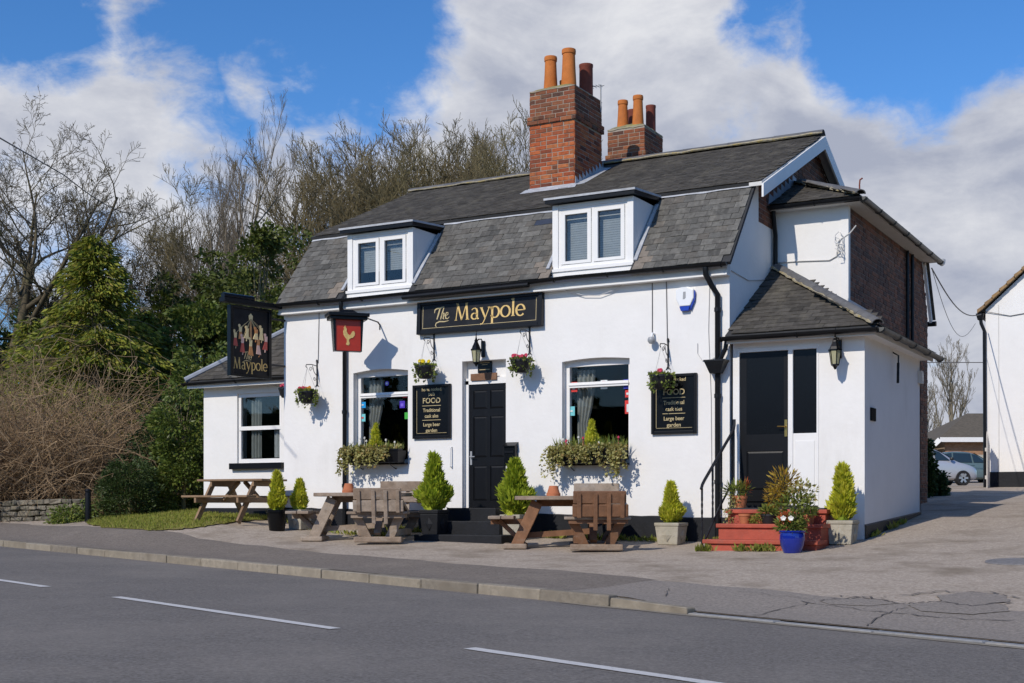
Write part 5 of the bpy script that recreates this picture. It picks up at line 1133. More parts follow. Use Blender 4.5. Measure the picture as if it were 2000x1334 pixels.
def conifer_parts(t, H, R, z0, seed, mt='thuja', n=4200):
    p, d = flame(n, H*.93, R, seed); p[:, 2] += z0-.08; leaves('foliage', p, d, .075*max(.8, H/.6), .030*max(.8, H/.6), mt, t, seed)
    m = MB(); v = [(R*.60*(1 if i else .7)*math.cos(2*PI*k/10), R*.60*math.sin(2*PI*k/10), z0+.01+H*.22*i) for i in (0, 1) for k in range(10)]+[(0, 0, z0+H*.8)]
    f = [(k, (k+1) % 10, 10+(k+1) % 10, 10+k) for k in range(10)]+[(10+k, 10+(k+1) % 10, 20) for k in range(10)]; m.add(v, f).build('inner_foliage', 'thuja_green', t)
    MB().tube([(0,0,z0-.1),(0,0,z0+H*.5)], [.018,.01], 6).build('stem', 'bark', t)
def stone_planter(t, w, h, mt='stone', rot=True):
    m = MB(); m.frust((0, 0), w*.82, w*.98, 0, h*.84); m.frust((0, 0), w*1.02, w*1.04, h*.841, h); o = m.build('planter', mt, t, bevel=.012)
    for k in range(4):
        R = Matrix.Rotation(k*PI/2, 4, 'Z'); d = MB(); yy = -w*.452; s = w*.26
        d.add([R@Vector(q) for q in ((-s*.8, yy, h*.44), (0, yy-.006, h*.16), (s*.8, yy, h*.44), (0, yy-.014, h*.72), (0, yy-.03, h*.44))], [(0,1,4),(1,2,4),(2,3,4),(3,0,4)]); d.build('diamond_relief', mt, o)
    MB().box(-w*.46, w*.46, -w*.46, w*.46, h*.9, h+.004).build('soil', 'soil', t)
def potted(x, Y, yt, yp, yb, hw, label, kind, pw, seed, zbase=None, mt='thuja'):
    q = PY(x, yp, Y); z = zbase if zbase is not None else gz(q.x, Y); sc = (q-CAM).dot(Vector((-math.sin(TH), math.cos(TH), 0)))/F
    t = thing('potted_conifer', label, 'potted conifer', (q.x, Y, z-.005), 0, 'clipped conifers in planters along the front'); h = max(.22, (yb-yp)*sc); H = (yp-yt)*sc+.03; R = hw*sc
    if kind == 'round':
        m = MB(); r = pw*sc/2; m.lathe([(0,0),(r*.72,0),(r*.76,.01),(r*.98,h-.05),(r*1.06,h-.045),(r*1.06,h),(r*.94,h),(r*.92,h-.04),(0,h-.04)], 24); m.build('planter', 'black_gloss', t, smooth=True)
    else: stone_planter(t, pw*sc*.78, h, 'stone' if kind == 'stone' else 'plinth')
    conifer_parts(t, H, R, h-.02, seed, mt); return t
potted(541, -1.15, 905, 981, 1022, 17, 'slim yellow conifer in a round black pot beside the wooden picnic bench', 'round', 40, 11)
potted(585, -.72, 930, 990, 1029, 23, 'plump golden conifer in a stone planter left of the left garden table', 'stone', 46, 12)
potted(848, -1.04, 884, 996, 1044, 34, 'large green conifer in a black planter left of the front door steps', 'black', 54, 13, .20, 'thuja_green')
potted(1006, -.62, 885, 996, 1046, 40, 'broad bushy conifer in a stone planter right of the front door', 'stone', 56, 14, None, 'thuja_green')
potted(1311, -.45, 938, 1019, 1062, 26, 'golden conifer in a stone planter below the right food board', 'stone', 64, 15)
potted(1646, -.50, 908, 1019, 1066, 28, 'tall yellow conifer in a stone planter at the porch corner', 'stone', 66, 16)
def bowl(t, r, h, mt='iron'):
    m = MB(); m.lathe([(0,-h),(r*.55,-h*.97),(r*.85,-h*.6),(r*1.0,-.02),(r*1.05,-.02),(r*1.05,.01),(r*.95,.01),(r*.9,-.02),(0,-.02)], 20); return m.build('basket', mt, t, smooth=True)
def basket(x, y, Y, label, fl, seed):
    q = PY(x, y, Y); t = thing('hanging_basket', label, 'hanging basket', (q.x, Y, q.z), 0, 'hanging baskets on the front wall'); r = .165; bowl(t, r, .2)
    g = np.random.default_rng(seed); n = 260; a = g.uniform(0, 2*PI, n); h = g.uniform(-.24, .03, n); rr = r*(1.02+.14*g.random(n))*np.where(h < -.05, 1+(h+.05)*1.5, 1)
    cl = (np.sin(a*5+seed)+np.sin(h*40)) > -.2
    p = np.column_stack([rr*np.cos(a), rr*np.sin(a), h])[cl]; d = np.column_stack([np.cos(a), np.sin(a), g.normal(-.4, .6, n)])[cl]; leaves('trailing_leaves', p, d, .05, .035, 'leaf', t, seed)
    n = 120; a = g.uniform(0, 2*PI, n); rr = r*np.sqrt(g.random(n)); p = np.column_stack([rr*np.cos(a), rr*np.sin(a), np.zeros(n)+.0]); d = np.column_stack([np.cos(a)*.5, np.sin(a)*.5, np.ones(n)]); leaves('leaves', p, d, .06, .04, 'leaf', t, seed+1)
    for i, mt in enumerate(fl):
        for k in range(4):
            m = MB(); a = g.uniform(0, 2*PI); c = Vector((r*.6*math.cos(a)*g.random()+.05*(i-.5), -r*.35+r*.3*math.sin(a), .05+.03*g.random())); pr = []
            for s in range(6):
                b = 2*PI*s/6; m.tube([c, c+Vector((math.cos(b)*.028, -.012, math.sin(b)*.028))], [.012, .016], 5)
            m.build('flower', mt, t)
    br = None
    top = Vector((0, 0, .42))
    for k in range(3): a = 2*PI*k/3+.5; MB().tube([(r*math.cos(a), r*math.sin(a), 0), top], .0025, 4).build('chain', 'chain', t)
    # bracket on the wall
    b = thing('basket_bracket', 'scrolled iron bracket carrying the ' + ' '.join(label.split()[1:9]), 'bracket', (q.x, 0, q.z+.42), 0, 'scrolled basket brackets')
    MB().box(-.012, .012, -.014, -.001, -.26, .12).build('back_bar', 'iron', b); MB().lathe([(.0,.17),(.02,.145),(.012,.13),(.024,.12),(.0,.118)], 8, (0,-.012,0)).build('finial', 'iron', b)
    MB().prism([(-.04,-.31),(-.012,-.26),(.012,-.26),(.04,-.31),(.0,-.285)], (0,-.001,0), UX, UZ, -UY, .012).build('foot', 'iron', b)
    e = Y-.02; MB().tube([(0,-.01,.05),(0,e*.5,.065),(0,e,.05),(0,e-.02,.02),(0,e+.01,.0)], .008, 6).build('arm', 'iron', b)
    MB().tube([(0,-.012,-.12),(0,e*.3,-.06),(0,e*.45,.05)], .006, 6).build('brace', 'iron', b)
    for (cy, cz, rr_, tw) in ((e*.62, -.02, .045, 1), (e*.25, -.17, .04, -1)): MB().tube([(0, cy+rr_*(1-.06*k)*math.cos(k*.55*tw), cz+rr_*(1-.06*k)*math.sin(k*.55*tw)) for k in range(14)], .005, 5).build('scroll', 'iron', b)
basket(600, 766, -.28, 'hanging basket with red and orange flowers left of the left window', ('fl_pink', 'fl_orange'), 21)
basket(830, 716, -.28, 'hanging basket with yellow pansies above the left food board', ('fl_yellow', 'fl_yellow'), 22)
basket(1018, 704, -.28, 'hanging basket with pink flowers right of the door lantern', ('fl_pink', 'fl_pink'), 23)
basket(1291, 734, -.28, 'hanging basket with one pink bloom in front of the right food board', ('fl_pink',), 24)
t = thing('hanging_basket', 'small basket with pink flowers peeping out behind the left corner of the pub', 'hanging basket', (XL-.16, .25, 2.72), 0, 'hanging baskets on the front wall'); bowl(t, .13, .17)
for k in range(5): MB().lathe([(0,-.03),(.03,-.01),(.035,.02),(0,.03)], 6, (-.06+.04*k, -.05, .04+.02*(k % 2))).build('flower', 'fl_pink', t)
MB().tube([(0,0,.02),(0,0,.3),(.16,0,.32)], .006, 5).build('hanger', 'iron', t)
def window_box(w, z, label, cx, ch, seed, right):
    x0, x1 = w[0]-.02, w[1]-.01; t = thing('window_box', label, 'window box', ((x0+x1)/2, -.16, z), 0, 'planted window boxes'); L = (x1-x0)/2
    MB().add([(-L+.02,-.10,0),(L-.02,-.10,0),(L-.02,.10,0),(-L+.02,.10,0),(-L,-.13,.20),(L,-.13,.20),(L,.13,.20),(-L,.13,.20)], [(0,3,2,1),(4,5,6,7),(0,1,5,4),(1,2,6,5),(2,3,7,6),(3,0,4,7)]).build('trough', 'black_paint', t, bevel=.006); MB().box(-L-.01, L+.01, -.14, .0, .201, .225).build('rim', 'black_paint', t)
    for sx in (-L*.6, L*.6): MB().tube([(sx, .155, -.1), (sx, -.05, -.02), (sx, .155, -.012)], .009, 5).build('bracket', 'iron', t)
    g = np.random.default_rng(seed); P_ = []; D_ = []; ns = 34
    hang = [(-L*.95, .40), (-L*.75, .34), (-L*.25, .3), (-L*.15,.26), (L*.2, .28), (L*.6, .22)] if not right else [(-L*1.02, .46), (-L*.9, .42), (-L*.7, .34), (L*.02, .16), (L*.1, .24), (L*.75, .40), (L*.86, .48), (L*.95, .38), (-L*.35,.2)]
    for i in range(len(hang)*5):
        hx, dp = hang[i % len(hang)]; x = hx+g.normal(0, .05); pts = []; out = g.uniform(.02, .10); ll = dp*g.uniform(.6, 1.1); dx = g.normal(-.02 if hx < 0 else .02, .05)
        for k in range(12): s = k/11; pts.append(Vector((x+dx*s, -.12-out*math.sin(s*2.2), .23+.03*math.sin(s*3)-ll*s**1.5)))
        MB_t.tube(pts, .003, 4)
        for p in pts:
            for _ in range(4): P_.append(p+Vector(g.normal(0, .018, 3))); D_.append((g.normal(0, .7), -.6+g.normal(0, .4), g.normal(-.2, .6)))
    for i in range(230): P_.append((g.uniform(-L, L), g.uniform(-.15, .05), .22+.06*g.random())); D_.append((g.normal(0, .6), -.4+g.normal(0, .5), .8))
    leaves('trailing_leaves', P_, D_, .05, .036, 'trail', t, seed)
    P_ = []; D_ = []
    for i in range(260 if right else 120): x = g.uniform(-L, L); P_.append((x, g.uniform(-.08, .06), .22)); D_.append((g.normal(0, .35), g.normal(-.1, .3), 1))
    leaves('upright_leaves', P_, D_, .17 if right else .13, .018, 'leaf', t, seed+1)
    for i in range(7):
        c = Vector((g.uniform(-L*.95, L*.95), -.08, .30+.12*g.random())); m = MB(); m.tube([c-Vector((0,0,.14)), c], .003, 4); 
        for s in range(5): b = 2*PI*s/5; m.tube([c, c+Vector((math.cos(b)*.016, -.008, math.sin(b)*.016))], [.006, .010], 5)
        m.build('flower', 'fl_white' if not right else ('fl_white' if i % 2 else 'fl_pink'), t)
    e = thing('box_conifer', label.replace('window box', 'little golden conifer growing in the window box'), 'small conifer', ((x0+x1)/2+cx, -.15, z+.21), 0, 'small conifers in the window boxes'); p, d = flame(1500, ch, .13, seed+3, 0); leaves('foliage', p, d, .055, .022, 'thuja', e, seed); MB().tube([(0,0,-.05),(0,0,ch*.6)], .008, 5).build('stem', 'bark', e)
MB_t = MB()
window_box(WL, WL[2]+.02, 'window box with trailing variegated leaves under the left window', .03, .45, 31, False)
MB_t2 = MB_t; MB_t = MB()
window_box(WR, WR[2]+.02, 'window box with long tumbling plants under the right window', .02, .45, 32, True)
# pots on the red steps and the blue pot
def pot(loc, r, h, mt, label, nm='plant_pot', extra=None, rim=True, group='pots around the red steps'):
    t = thing(nm, label, 'plant pot', loc, 0, group); m = MB(); m.lathe([(0,0),(r*.74,0),(r*.80,h*.1),(r*.96,h*.72),(r*.97,h*.74),(r*1.05,h*.76),(r*1.05,h),(r*.92,h),(r*.9,h*.88),(0,h*.88)], 22); m.build('pot', mt, t, smooth=True); return t
def bush(t, n, c, R, mt, ln, wd, seed, up=.5, nm='leaves'):
    g = np.random.default_rng(seed); u = g.normal(size=(n, 3)); u /= np.linalg.norm(u, axis=1, keepdims=True); rr = g.random(n)**.4
    p = np.array(c)+u*np.array(R)*rr[:, None]; d = u+np.array([0, 0, up])+g.normal(0, .4, (n, 3)); return leaves(nm, p, d, ln, wd, mt, t, seed)
def stems(t, base, tips, mt='bark_twig', r=.004):
    m = MB()
    for q in tips: m.tube([base, (Vector(base)+Vector(q))/2+Vector((.01,0,.02)), q], [r, r*.8, r*.5], 4)
    o = m.build('stems', mt, t); o['kind'] = 'stuff'; return o
zg = gz(1.1, -1.72)
t = thing('blue_pot', 'glossy cobalt blue pot with mixed plants in front of the red steps', 'plant pot', (1.45, -1.70, gz(1.45, -1.70)-.004)); m = MB(); r = .165; h = .29
m.lathe([(0,0),(r*.66,0),(r*.70,.012),(r*.90,h*.35),(r*.98,h*.62),(r*.95,h*.86),(r*.93,h*.90),(r*1.03,h*.93),(r*1.03,h),(r*.92,h),(r*.88,h*.9),(0,h*.88)], 32); m.build('pot', 'blue_glaze', t, smooth=True)
bush(t, 420, (-.02,0,.36), (.18,.14,.10), 'leaf', .07, .034, 41); bush(t, 420, (.04,.02,.60), (.24,.18,.18), 'leaf', .065, .032, 42); bush(t, 260, (.12,.03,.78), (.20,.15,.14), 'trail', .05, .03, 43); bush(t, 420, (-.12,.04,.86), (.20,.16,.22), 'bronze_leaf', .07, .02, 44); bush(t, 200, (-.26,.05,.72), (.12,.1,.12), 'bronze_leaf', .06, .018, 45)
stems(t, (0,0,.2), [(-.1,.04,1.0),(-.2,.03,.8),(.1,.05,.88),(.25,.02,.8),(.02,0,.8),(-.28,.04,.74),(.18,-.03,.66)])
bush(t, 60, (-.07,-.12,.47), (.07,.03,.04), 'fl_rust', .05, .03, 48, 0, 'rusty_leaves')
for k in range(2):
    m = MB(); c = Vector((-.06+.10*k, -.17, .45)); 
    for s in range(5):
        b = 2*PI*s/5+.3; e = c+Vector((math.cos(b)*.04, -.01, math.sin(b)*.035)); m.add([c, c+(e-c)*.6+Vector((-math.sin(b)*.02, -.012, math.cos(b)*.02)), e, c+(e-c)*.6-Vector((-math.sin(b)*.02, .012, math.cos(b)*.02))], [(0,1,2,3)])
    m.build('flower', 'fl_white', t)
q = PY(1443, 985, -.55); t = pot((q.x, -.5, .606), .10, .17, 'terracotta', 'terracotta pot with ferny trailing plant by the porch door'); bush(t, 260, (-.03,-.02,.24), (.16,.12,.09), 'leaf', .09, .02, 51, .8); bush(t, 60, (.08,0,.28), (.06,.05,.07), 'fl_rust', .08, .02, 52, .8, 'red_leaves')
g = np.random.default_rng(53); P_ = [(-.06+g.normal(0,.035), -.30+g.normal(0,.02) if z<.0 else -.12+g.normal(0,.03), z) for z in g.uniform(-.32, .18, 260)]; leaves('trailing_leaves', P_, g.normal(0, 1, (260, 3))+np.array([0,-.5,-.3]), .035, .022, 'trail', t, 5)
q = PY(1455, 1018, -.9); t = pot((q.x, -.90, .39), .085, .135, 'terracotta', 'empty pale terracotta pot on the middle red step')
q = PY(1476, 1020, -.9); t = thing('moss_clump', 'mossy round plant clump between two pots on the red steps', 'plant', (q.x+.02, -.92, .39)); bush(t, 500, (0,0,.05), (.09,.08,.07), 'moss', .03, .012, 55)
q = PY(1502, 1018, -.9); t = pot((q.x, -.90, .39), .11, .135, 'plastic_dark', 'black plastic pot with green plant on the middle red step'); bush(t, 240, (0,-.02,.17), (.12,.1,.06), 'leaf', .06, .03, 56, .5)
q = PY(1575, 1005, -.9); t = pot((q.x, -.86, .39), .10, .13, 'terracotta', 'terracotta pot half hidden behind the blue pot plants'); bush(t, 200, (0,-.02,.15), (.12,.1,.05), 'laurel', .05, .03, 57, .5)
# ------------------------------------------------------------ garden furniture
def plank(par, nm, x0, x1, y0, y1, z0, z1, mt='wood', bev=.008, Mx=None):
    return MB().box(x0, x1, y0, y1, z0, z1, Mx).build(nm, mt, par, bevel=bev)
def garden_table(X, Y, rz, label, mt, mt2, sc=1.0):
    t = thing('garden_table', label, 'garden table', (X, Y, gz(X, Y)-.01), rz, 'rustic tables with built-in benches'); t.scale = (sc, sc, sc)
    # oval top of four boards
    n = 4; a_, b_ = .76, .46
    for i in range(n):
        y0 = -b_+2*b_*i/n+.003; y1 = -b_+2*b_*(i+1)/n-.003; pts = []
        ex = lambda y: a_*math.sqrt(max(.0, 1-(abs(y)/b_)**2.6))
        for k in range(7): y = y0+(y1-y0)*k/6; pts.append((ex(y), y))
        for k in range(7): y = y1+(y0-y1)*k/6; pts.append((-ex(y), y))
        MB().prism(pts, (0,0,.69), UX, UY, UZ, .055).build('top_board', mt, t, bevel=.008)
    MB().box(-.45, .5, -.05, .05, .60, .689).build('top_bearer', mt2, t); 
    # left end: splayed wide leg, bench across it
    for s in (-1, 1):
        MB().beam((-.44, s*.17, .66), (-.74, s*.20, .02), .07, .16, (1,0,0)).build('leg', mt2, t, bevel=.006)
    MB().box(-.92, -.58, -.27, .27, .0, .075).build('foot', mt, t, bevel=.02)
    MB().beam((-.98, 0, .40), (-.60, 0, .04), .22, .06, (0,0,1)).build('seat_strut', mt2, t, bevel=.006)
    for i in range(2): MB().box(-1.12+i*.185, -1.12+i*.185+.175, -.42, .42, .42, .465).build('seat_board', mt, t, bevel=.01)
    MB().box(-1.10, -.60, -.06, .06, .345, .419).build('seat_bearer', mt2, t)
    # long benches with backs on both sides
    for s in (-1, 1):
        Y0 = s*.66
        for i in range(2): MB().box(-.06, .84, min(Y0, Y0+s*.33)+.165*i+.003, min(Y0, Y0+s*.33)+.165*(i+1)-.003, .42, .46).build('seat_board', mt, t, bevel=.01)
        for x in (.10, .64):
            MB().beam((x+(-.05 if x < .3 else .08), Y0+s*.17, .42), (x+(.12 if x < .3 else -.10), Y0+s*.10, .05), .13, .06, (0,1,0)).build('leg', mt2, t, bevel=.006)
        MB().box(.02, .74, Y0-s*.02 if s > 0 else Y0-.20, Y0+.20 if s > 0 else Y0+.02, .0, .085).build('foot', mt, t, bevel=.018)
        MB().box(.0, .80, min(Y0+s*.02, Y0+s*.30), max(Y0+s*.02, Y0+s*.30), .365, .419).build('seat_bearer', mt2, t)
        yb = Y0+s*.36; R = Matrix.Translation((0, yb, .52 if s > 0 else .38))@Matrix.Rotation(-s*.16, 4, 'X')
        for i, (za, zb, xa, xb) in enumerate(((.02+.06, .19+.06, .05, .80), (.20+.06, .37+.06, .06, .77))): MB().box(xa+(.03 if s > 0 else 0), xb, -.022, .022, za, zb, R).build('back_board', mt if s > 0 else mt2, t, bevel=.012)
        for x, long in ((.14, 0), (.36, 1), (.54, 1), (.72, 0)):
            MB().box(x-.028, x+.028, s*.024-.022 if s < 0 else .0245, -.0245 if s < 0 else s*.024+.022, (-.20 if s > 0 else -.10) if long else .07, .40, R).build('back_batten', mt2, t, bevel=.006)
        for x in (.36, .54): MB().beam((x, Y0+s*.35, .44), (x, Y0-s*.30, .62), .06, .06).build('arm', mt2, t)
    MB().beam((.1, -.75, .14), (.1, .75, .14), .06, .09).build('stretcher', mt2, t); MB().beam((.62, -.75, .14), (.62, .75, .14), .06, .09).build('stretcher', mt2, t)
    for s in (-1, 1): MB().beam((.34, s*.65, .12), (.34, s*.12, .68), .10, .06, (0,0,1)).build('brace', mt2, t)
    MB().beam((-.7, 0, .18), (.34, 0, .25), .06, .08).build('long_stretcher', mt2, t)
    return t
gt1 = garden_table(-1.88, -1.46, math.radians(27), 'rustic brown oval garden table with backed benches below the right window', 'wood', 'wood_brown')
gt2 = garden_table(-5.42, -1.50, math.radians(25), 'weathered grey oval garden table with backed benches below the left window', 'wood', 'wood', 1.0)
for (px, py, tb, lab) in ((1081, 966, gt1, 'upturned terracotta pot on the right garden table'), (681, 955, gt2, 'upturned terracotta pot on the left garden table')):
    q = PY(px, py, tb.location.y-.05); p = thing('upturned_pot', lab, 'plant pot', (q.x, tb.location.y-.05, tb.location.z+.745)); m = MB(); m.lathe([(.098,0),(.102,.0),(.102,.04),(.092,.045),(.062,.145),(.055,.148),(0,.148)], 20); m.build('pot', 'terracotta', p, smooth=True)
def picnic_bench(X, Y, rz, label):
    t = thing('picnic_bench', label, 'picnic bench', (X, Y, gz(X, Y-.3)-.01), rz); L = .70
    for i in range(5): MB().box(-L, L, -.35+i*.142, -.35+i*.142+.134, .70, .735).build('top_board', 'wood_pale', t, bevel=.006)
    for s in (-1, 1):
        for i in range(2): yy = s*.62+(-.13+i*.135); MB().box(-L, L, yy, yy+.127, .42, .455).build('seat_board', 'wood_pale', t, bevel=.006)
    for x in (-.45, .45):
        for s in (-1, 1): MB().beam((x, s*.20, .695), (x, s*.66, .0), .045, .10, (0,1,0)).build('leg', 'wood_pale', t, bevel=.005)
        MB().box(x+.024, x+.066, -.74, .74, .33, .42).build('seat_bearer', 'wood_pale', t, bevel=.005); MB().box(x+.024, x+.066, -.33, .33, .61, .699).build('top_bearer', 'wood_pale', t, bevel=.005)
        MB().beam((x*.9, 0, .37), (x*.15, 0, .69), .045, .08, (0,1,0)).build('brace', 'wood_pale', t)
picnic_bench(-8.60, -.62, math.radians(2), 'plain wooden picnic bench on the grass in front of the low annex')
# ------------------------------------------------------------ trees and shrubs
class TB:                                  # fast branch collector
    def __init__(s): s.v = []; s.f = []
    def tube(s, pts, r, n):
        o = len(s.v); m = len(pts); prev = None
        for i in range(m):
            a = pts[max(i-1, 0)]; b = pts[min(i+1, m-1)]; t = b-a; l = t.length; t = t/l if l > 1e-9 else Vector((0,0,1))
            x = t.orthogonal() if prev is None else prev-t*prev.dot(t); l = x.length; x = x/l if l > 1e-6 else t.orthogonal().normalized(); prev = x; y = t.cross(x)
            for k in range(n): c = 2*PI*k/n; s.v.append(pts[i]+(x*math.cos(c)+y*math.sin(c))*r[i])
        for i in range(m-1):
            for k in range(n): s.f.append((o+i*n+k, o+i*n+(k+1) % n, o+(i+1)*n+(k+1) % n, o+(i+1)*n+k))
    def mesh(s, nm): me = bpy.data.meshes.new(nm); me.from_pydata([tuple(q) for q in s.v], [], s.f); me.update(); me.polygons.foreach_set('use_smooth', [True]*len(me.polygons)); return me
def grow(seed, H, r0, lean=(0,0), split=.35, levels=4, spread=.8, upb=.25, kids=(9,6,5,4), lens=(.5,.5,.5,.55), twist=.12, trunk_frac=1.0, minr=.0035, droop=0):
    rg = random.Random(seed); tr = TB(); br = TB(); ends = []
    def rec(p, d, L, r, lv, out):
        n = 7 if lv < 2 else (5 if lv < 3 else 4); pts = [p]; q = p; dd = d.copy(); seg = L/(n-1); ds = []
        for i in range(n-1):
            dd = (dd+Vector((rg.gauss(0, twist), rg.gauss(0, twist), rg.gauss(0, twist)+upb*.12-droop*.1*lv))).normalized(); q = q+dd*seg; pts.append(q); ds.append(dd.copy())
        rs = [max(minr, r*(1-.72*i/(n-1))) if lv else max(.03, r*(1-.8*i/(n-1))) for i in range(n)]
        out.tube(pts, rs, 8 if lv == 0 else (5 if lv == 1 else 3))
        if lv < levels:
            k = kids[min(lv, len(kids)-1)]
            for j in range(k):
                t = (split if lv == 0 else .15)+(1-(split if lv == 0 else .15))*(j+rg.random())/k; t = min(t, .99); i = min(int(t*(n-1)), n-2); fr = t*(n-1)-i
                b = pts[i].lerp(pts[i+1], fr); ax = ds[i].orthogonal().normalized(); ax.rotate(Matrix.Rotation(rg.uniform(0, 2*PI), 3, ds[i]))
                ang = spread*rg.uniform(.6, 1.15); nd = (ds[i]*math.cos(ang)+ax*math.sin(ang)+Vector((0,0,upb*.5))).normalized()
                rec(b, nd, L*lens[min(lv, len(lens)-1)]*rg.uniform(.65, 1.2)*(1.15-.5*t), max(minr, rs[i]*.55), lv+1, br)
    rec(Vector((0,0,-.2)), Vector((lean[0], lean[1], 1)).normalized(), H*trunk_frac, r0, 0, tr)
    return tr, br
KINDS = {}
def tree_kind(nm, bm, tm, **k):
    tr, br = grow(**k); a = tr.mesh('trunk'); b = br.mesh('crown'); a.materials.append(M[tm]); b.materials.append(M[bm]); KINDS[nm] = (a, b); print(nm, len(br.f))
def place(nm, kind, x, w, label, group, sc=1.0, rz=0, zo=0, Y=None, sx=None):
    q = P(x, HZ, w); z = float(gzv(q.x, q.y)); t = thing(nm, label, 'tree', (q.x, q.y, z-.05+zo), rz, group); t.scale = (sx or sc, sx or sc, sc)
    a, b = KINDS[kind]; obj('trunk', a, None, t); obj('crown', b, None, t); return t
tree_kind('ash', 'bark_twig', 'bark', seed=3, H=11.5, r0=.16, split=.22, levels=4, spread=.55, upb=.8, kids=(13,8,6,4), lens=(.42,.5,.5,.5), twist=.07)
tree_kind('ash2', 'bark_twig', 'bark', seed=8, H=11.5, r0=.15, split=.2, levels=4, spread=.5, upb=.9, kids=(14,8,5,4), lens=(.40,.5,.5,.5), twist=.08)
tree_kind('bushy', 'bark_hedge', 'bark', seed=5, H=7.0, r0=.18, split=.10, levels=4, spread=.85, upb=.5, kids=(18,10,8,5), lens=(.66,.55,.5,.5), twist=.14, minr=.006)
tree_kind('bushy2', 'bark_hedge', 'bark', seed=6, H=7.0, r0=.18, split=.10, levels=4, spread=.8, upb=.55, kids=(18,10,8,5), lens=(.66,.55,.48,.5), twist=.15, minr=.006)
tree_kind('spread', 'bark_dark', 'bark_dark', seed=14, H=7.2, r0=.36, lean=(.04,0), split=.22, levels=5, spread=.95, upb=.28, kids=(14,8,6,5,4), lens=(.85,.55,.5,.5,.55), twist=.15, minr=.006)
tree_kind('pale', 'bark_pale', 'bark_pale', seed=9, H=8, r0=.2, split=.15, levels=4, spread=.7, upb=.8, kids=(12,6,5,4), lens=(.6,.5,.48,.5), twist=.12, minr=.01)
G1 = 'bare trees behind the pub'
place('bare_tree', 'spread', 5, 38, 'big spreading bare tree with dark limbs at the left edge', None, 1.0, 1.2)
place('bare_tree', 'bushy', 215, 46, 'small bare tree with brown twigs behind the yellow cypress', G1, .85, .3)
place('bare_tree', 'ash', 408, 42, 'tall slender bare tree with ivied trunk, the taller left one', G1, .86, .4)
place('bare_tree', 'ash2', 505, 44, 'tall slender bare tree right of the ivied one, against blue sky', G1, .84, 1.9)
for (x, w, k, s, r, lab) in ((330,48,'bushy2',.95,2.2,'twiggy bare tree low between the cypress and the tall slender trees'),(575,46,'bushy',1.10,.5,'bare bushy tree rising just left of the left dormer'),(640,49,'bushy2',1.25,3.0,'bare bushy tree above the left dormer'),(720,47,'bushy',1.22,4.2,'bare bushy tree above the left end of the roof ridge'),(800,50,'bushy2',1.38,1.0,'tall bare bushy tree above the middle of the long roof'),(880,48,'bushy',1.30,2.4,'bare bushy tree over the roof left of the big chimney'),(955,50,'bushy2',1.35,5.1,'bare bushy tree touching the left side of the big chimney'),(605,52,'bushy2',1.35,1.3,'bare bushy tree farther back, rising over the left end of the roof'),(685,54,'bushy',1.42,2.8,'bare bushy tree at the back above the left dormer roof'),(765,53,'bushy2',1.42,.1,'bare bushy tree at the back, above the ridge tiles'),(845,54,'bushy',1.48,3.9,'tall bare tree at the back in the middle of the roofline'),(920,53,'bushy2',1.42,2.0,'bare tree at the back a little left of the big chimney'),(990,54,'bushy',1.45,5.5,'bare tree at the back next to the big chimney'),(455,50,'bushy',1.0,3.3,'bare tree low between the two tall slender trees'),(1020,47,'bushy',1.26,.2,'bare bushy tree right behind the big chimney')):
    place('bare_tree', k, x, w, lab, G1, s, r)
place('bare_tree', 'bushy2', 1335, 56, 'bare treetop showing over the ridge right of the small chimney', G1, 1.25, 1.4)
place('bare_tree', 'bushy', 1215, 56, 'bare treetop between the two chimneys', G1, 1.15, 2.4)
# leaf masses
def leafy(nm, label, cat, base, prof, n, ln, wd, mt, seed, droop=-.2, clumps=60, cr=.35, trunk=.12, group=None, out=.6, hgt=None):
    """base world point; prof: list of (height, radius); leaves gathered into clumps spread through the crown"""
    g = np.random.default_rng(seed); t = thing(nm, label, cat, base, 0, group); H = prof[-1][0]; hs = np.array([p[0] for p in prof]); rs = np.array([p[1] for p in prof])
    h = g.uniform(prof[0][0], H, clumps*6); keep = g.random(len(h)) < np.interp(h, hs, rs)/rs.max(); h = h[keep][:clumps]; k = len(h); a = g.uniform(0, 2*PI, k); rr = np.interp(h, hs, rs)*g.uniform(.45, 1.0, k)**.6
    cc = np.column_stack([rr*np.cos(a), rr*np.sin(a), h]); ci = g.integers(0, k, n); u = g.normal(size=(n, 3)); u /= np.linalg.norm(u, axis=1, keepdims=True); sz = cr*g.uniform(.6, 1.3, k)
    p = cc[ci]+u*(sz[ci]*g.random(n)**.33)[:, None]*np.array([1, 1, .75]); p[:, 2] = np.maximum(p[:, 2], .02)
    o = cc[ci].copy(); o[:, 2] = 0; o /= np.maximum(np.linalg.norm(o, axis=1, keepdims=True), .01); d = u*.8+o*out+np.array([0, 0, droop])+g.normal(0, .25, (n, 3))
    leaves('crown', p, d, ln, wd, mt, t, seed)
    m = MB(); m.tube([(0,0,-.2),(.03,0,H*.4),(0,.02,H*.8)], [trunk, trunk*.7, trunk*.2], 7)
    for i in range(min(k, 26)): z = cc[i][2]*.7; m.tube([(0,0,z*.9), Vector(cc[i])*.6+Vector((0,0,z*.35)), tuple(cc[i])], [trunk*.3, trunk*.2, .01], 4)
    m.build('trunk', 'bark', t); return t
def gp_(x, w): q = P(x, HZ, w); return (q.x, q.y, float(gzv(q.x, q.y))-.08)
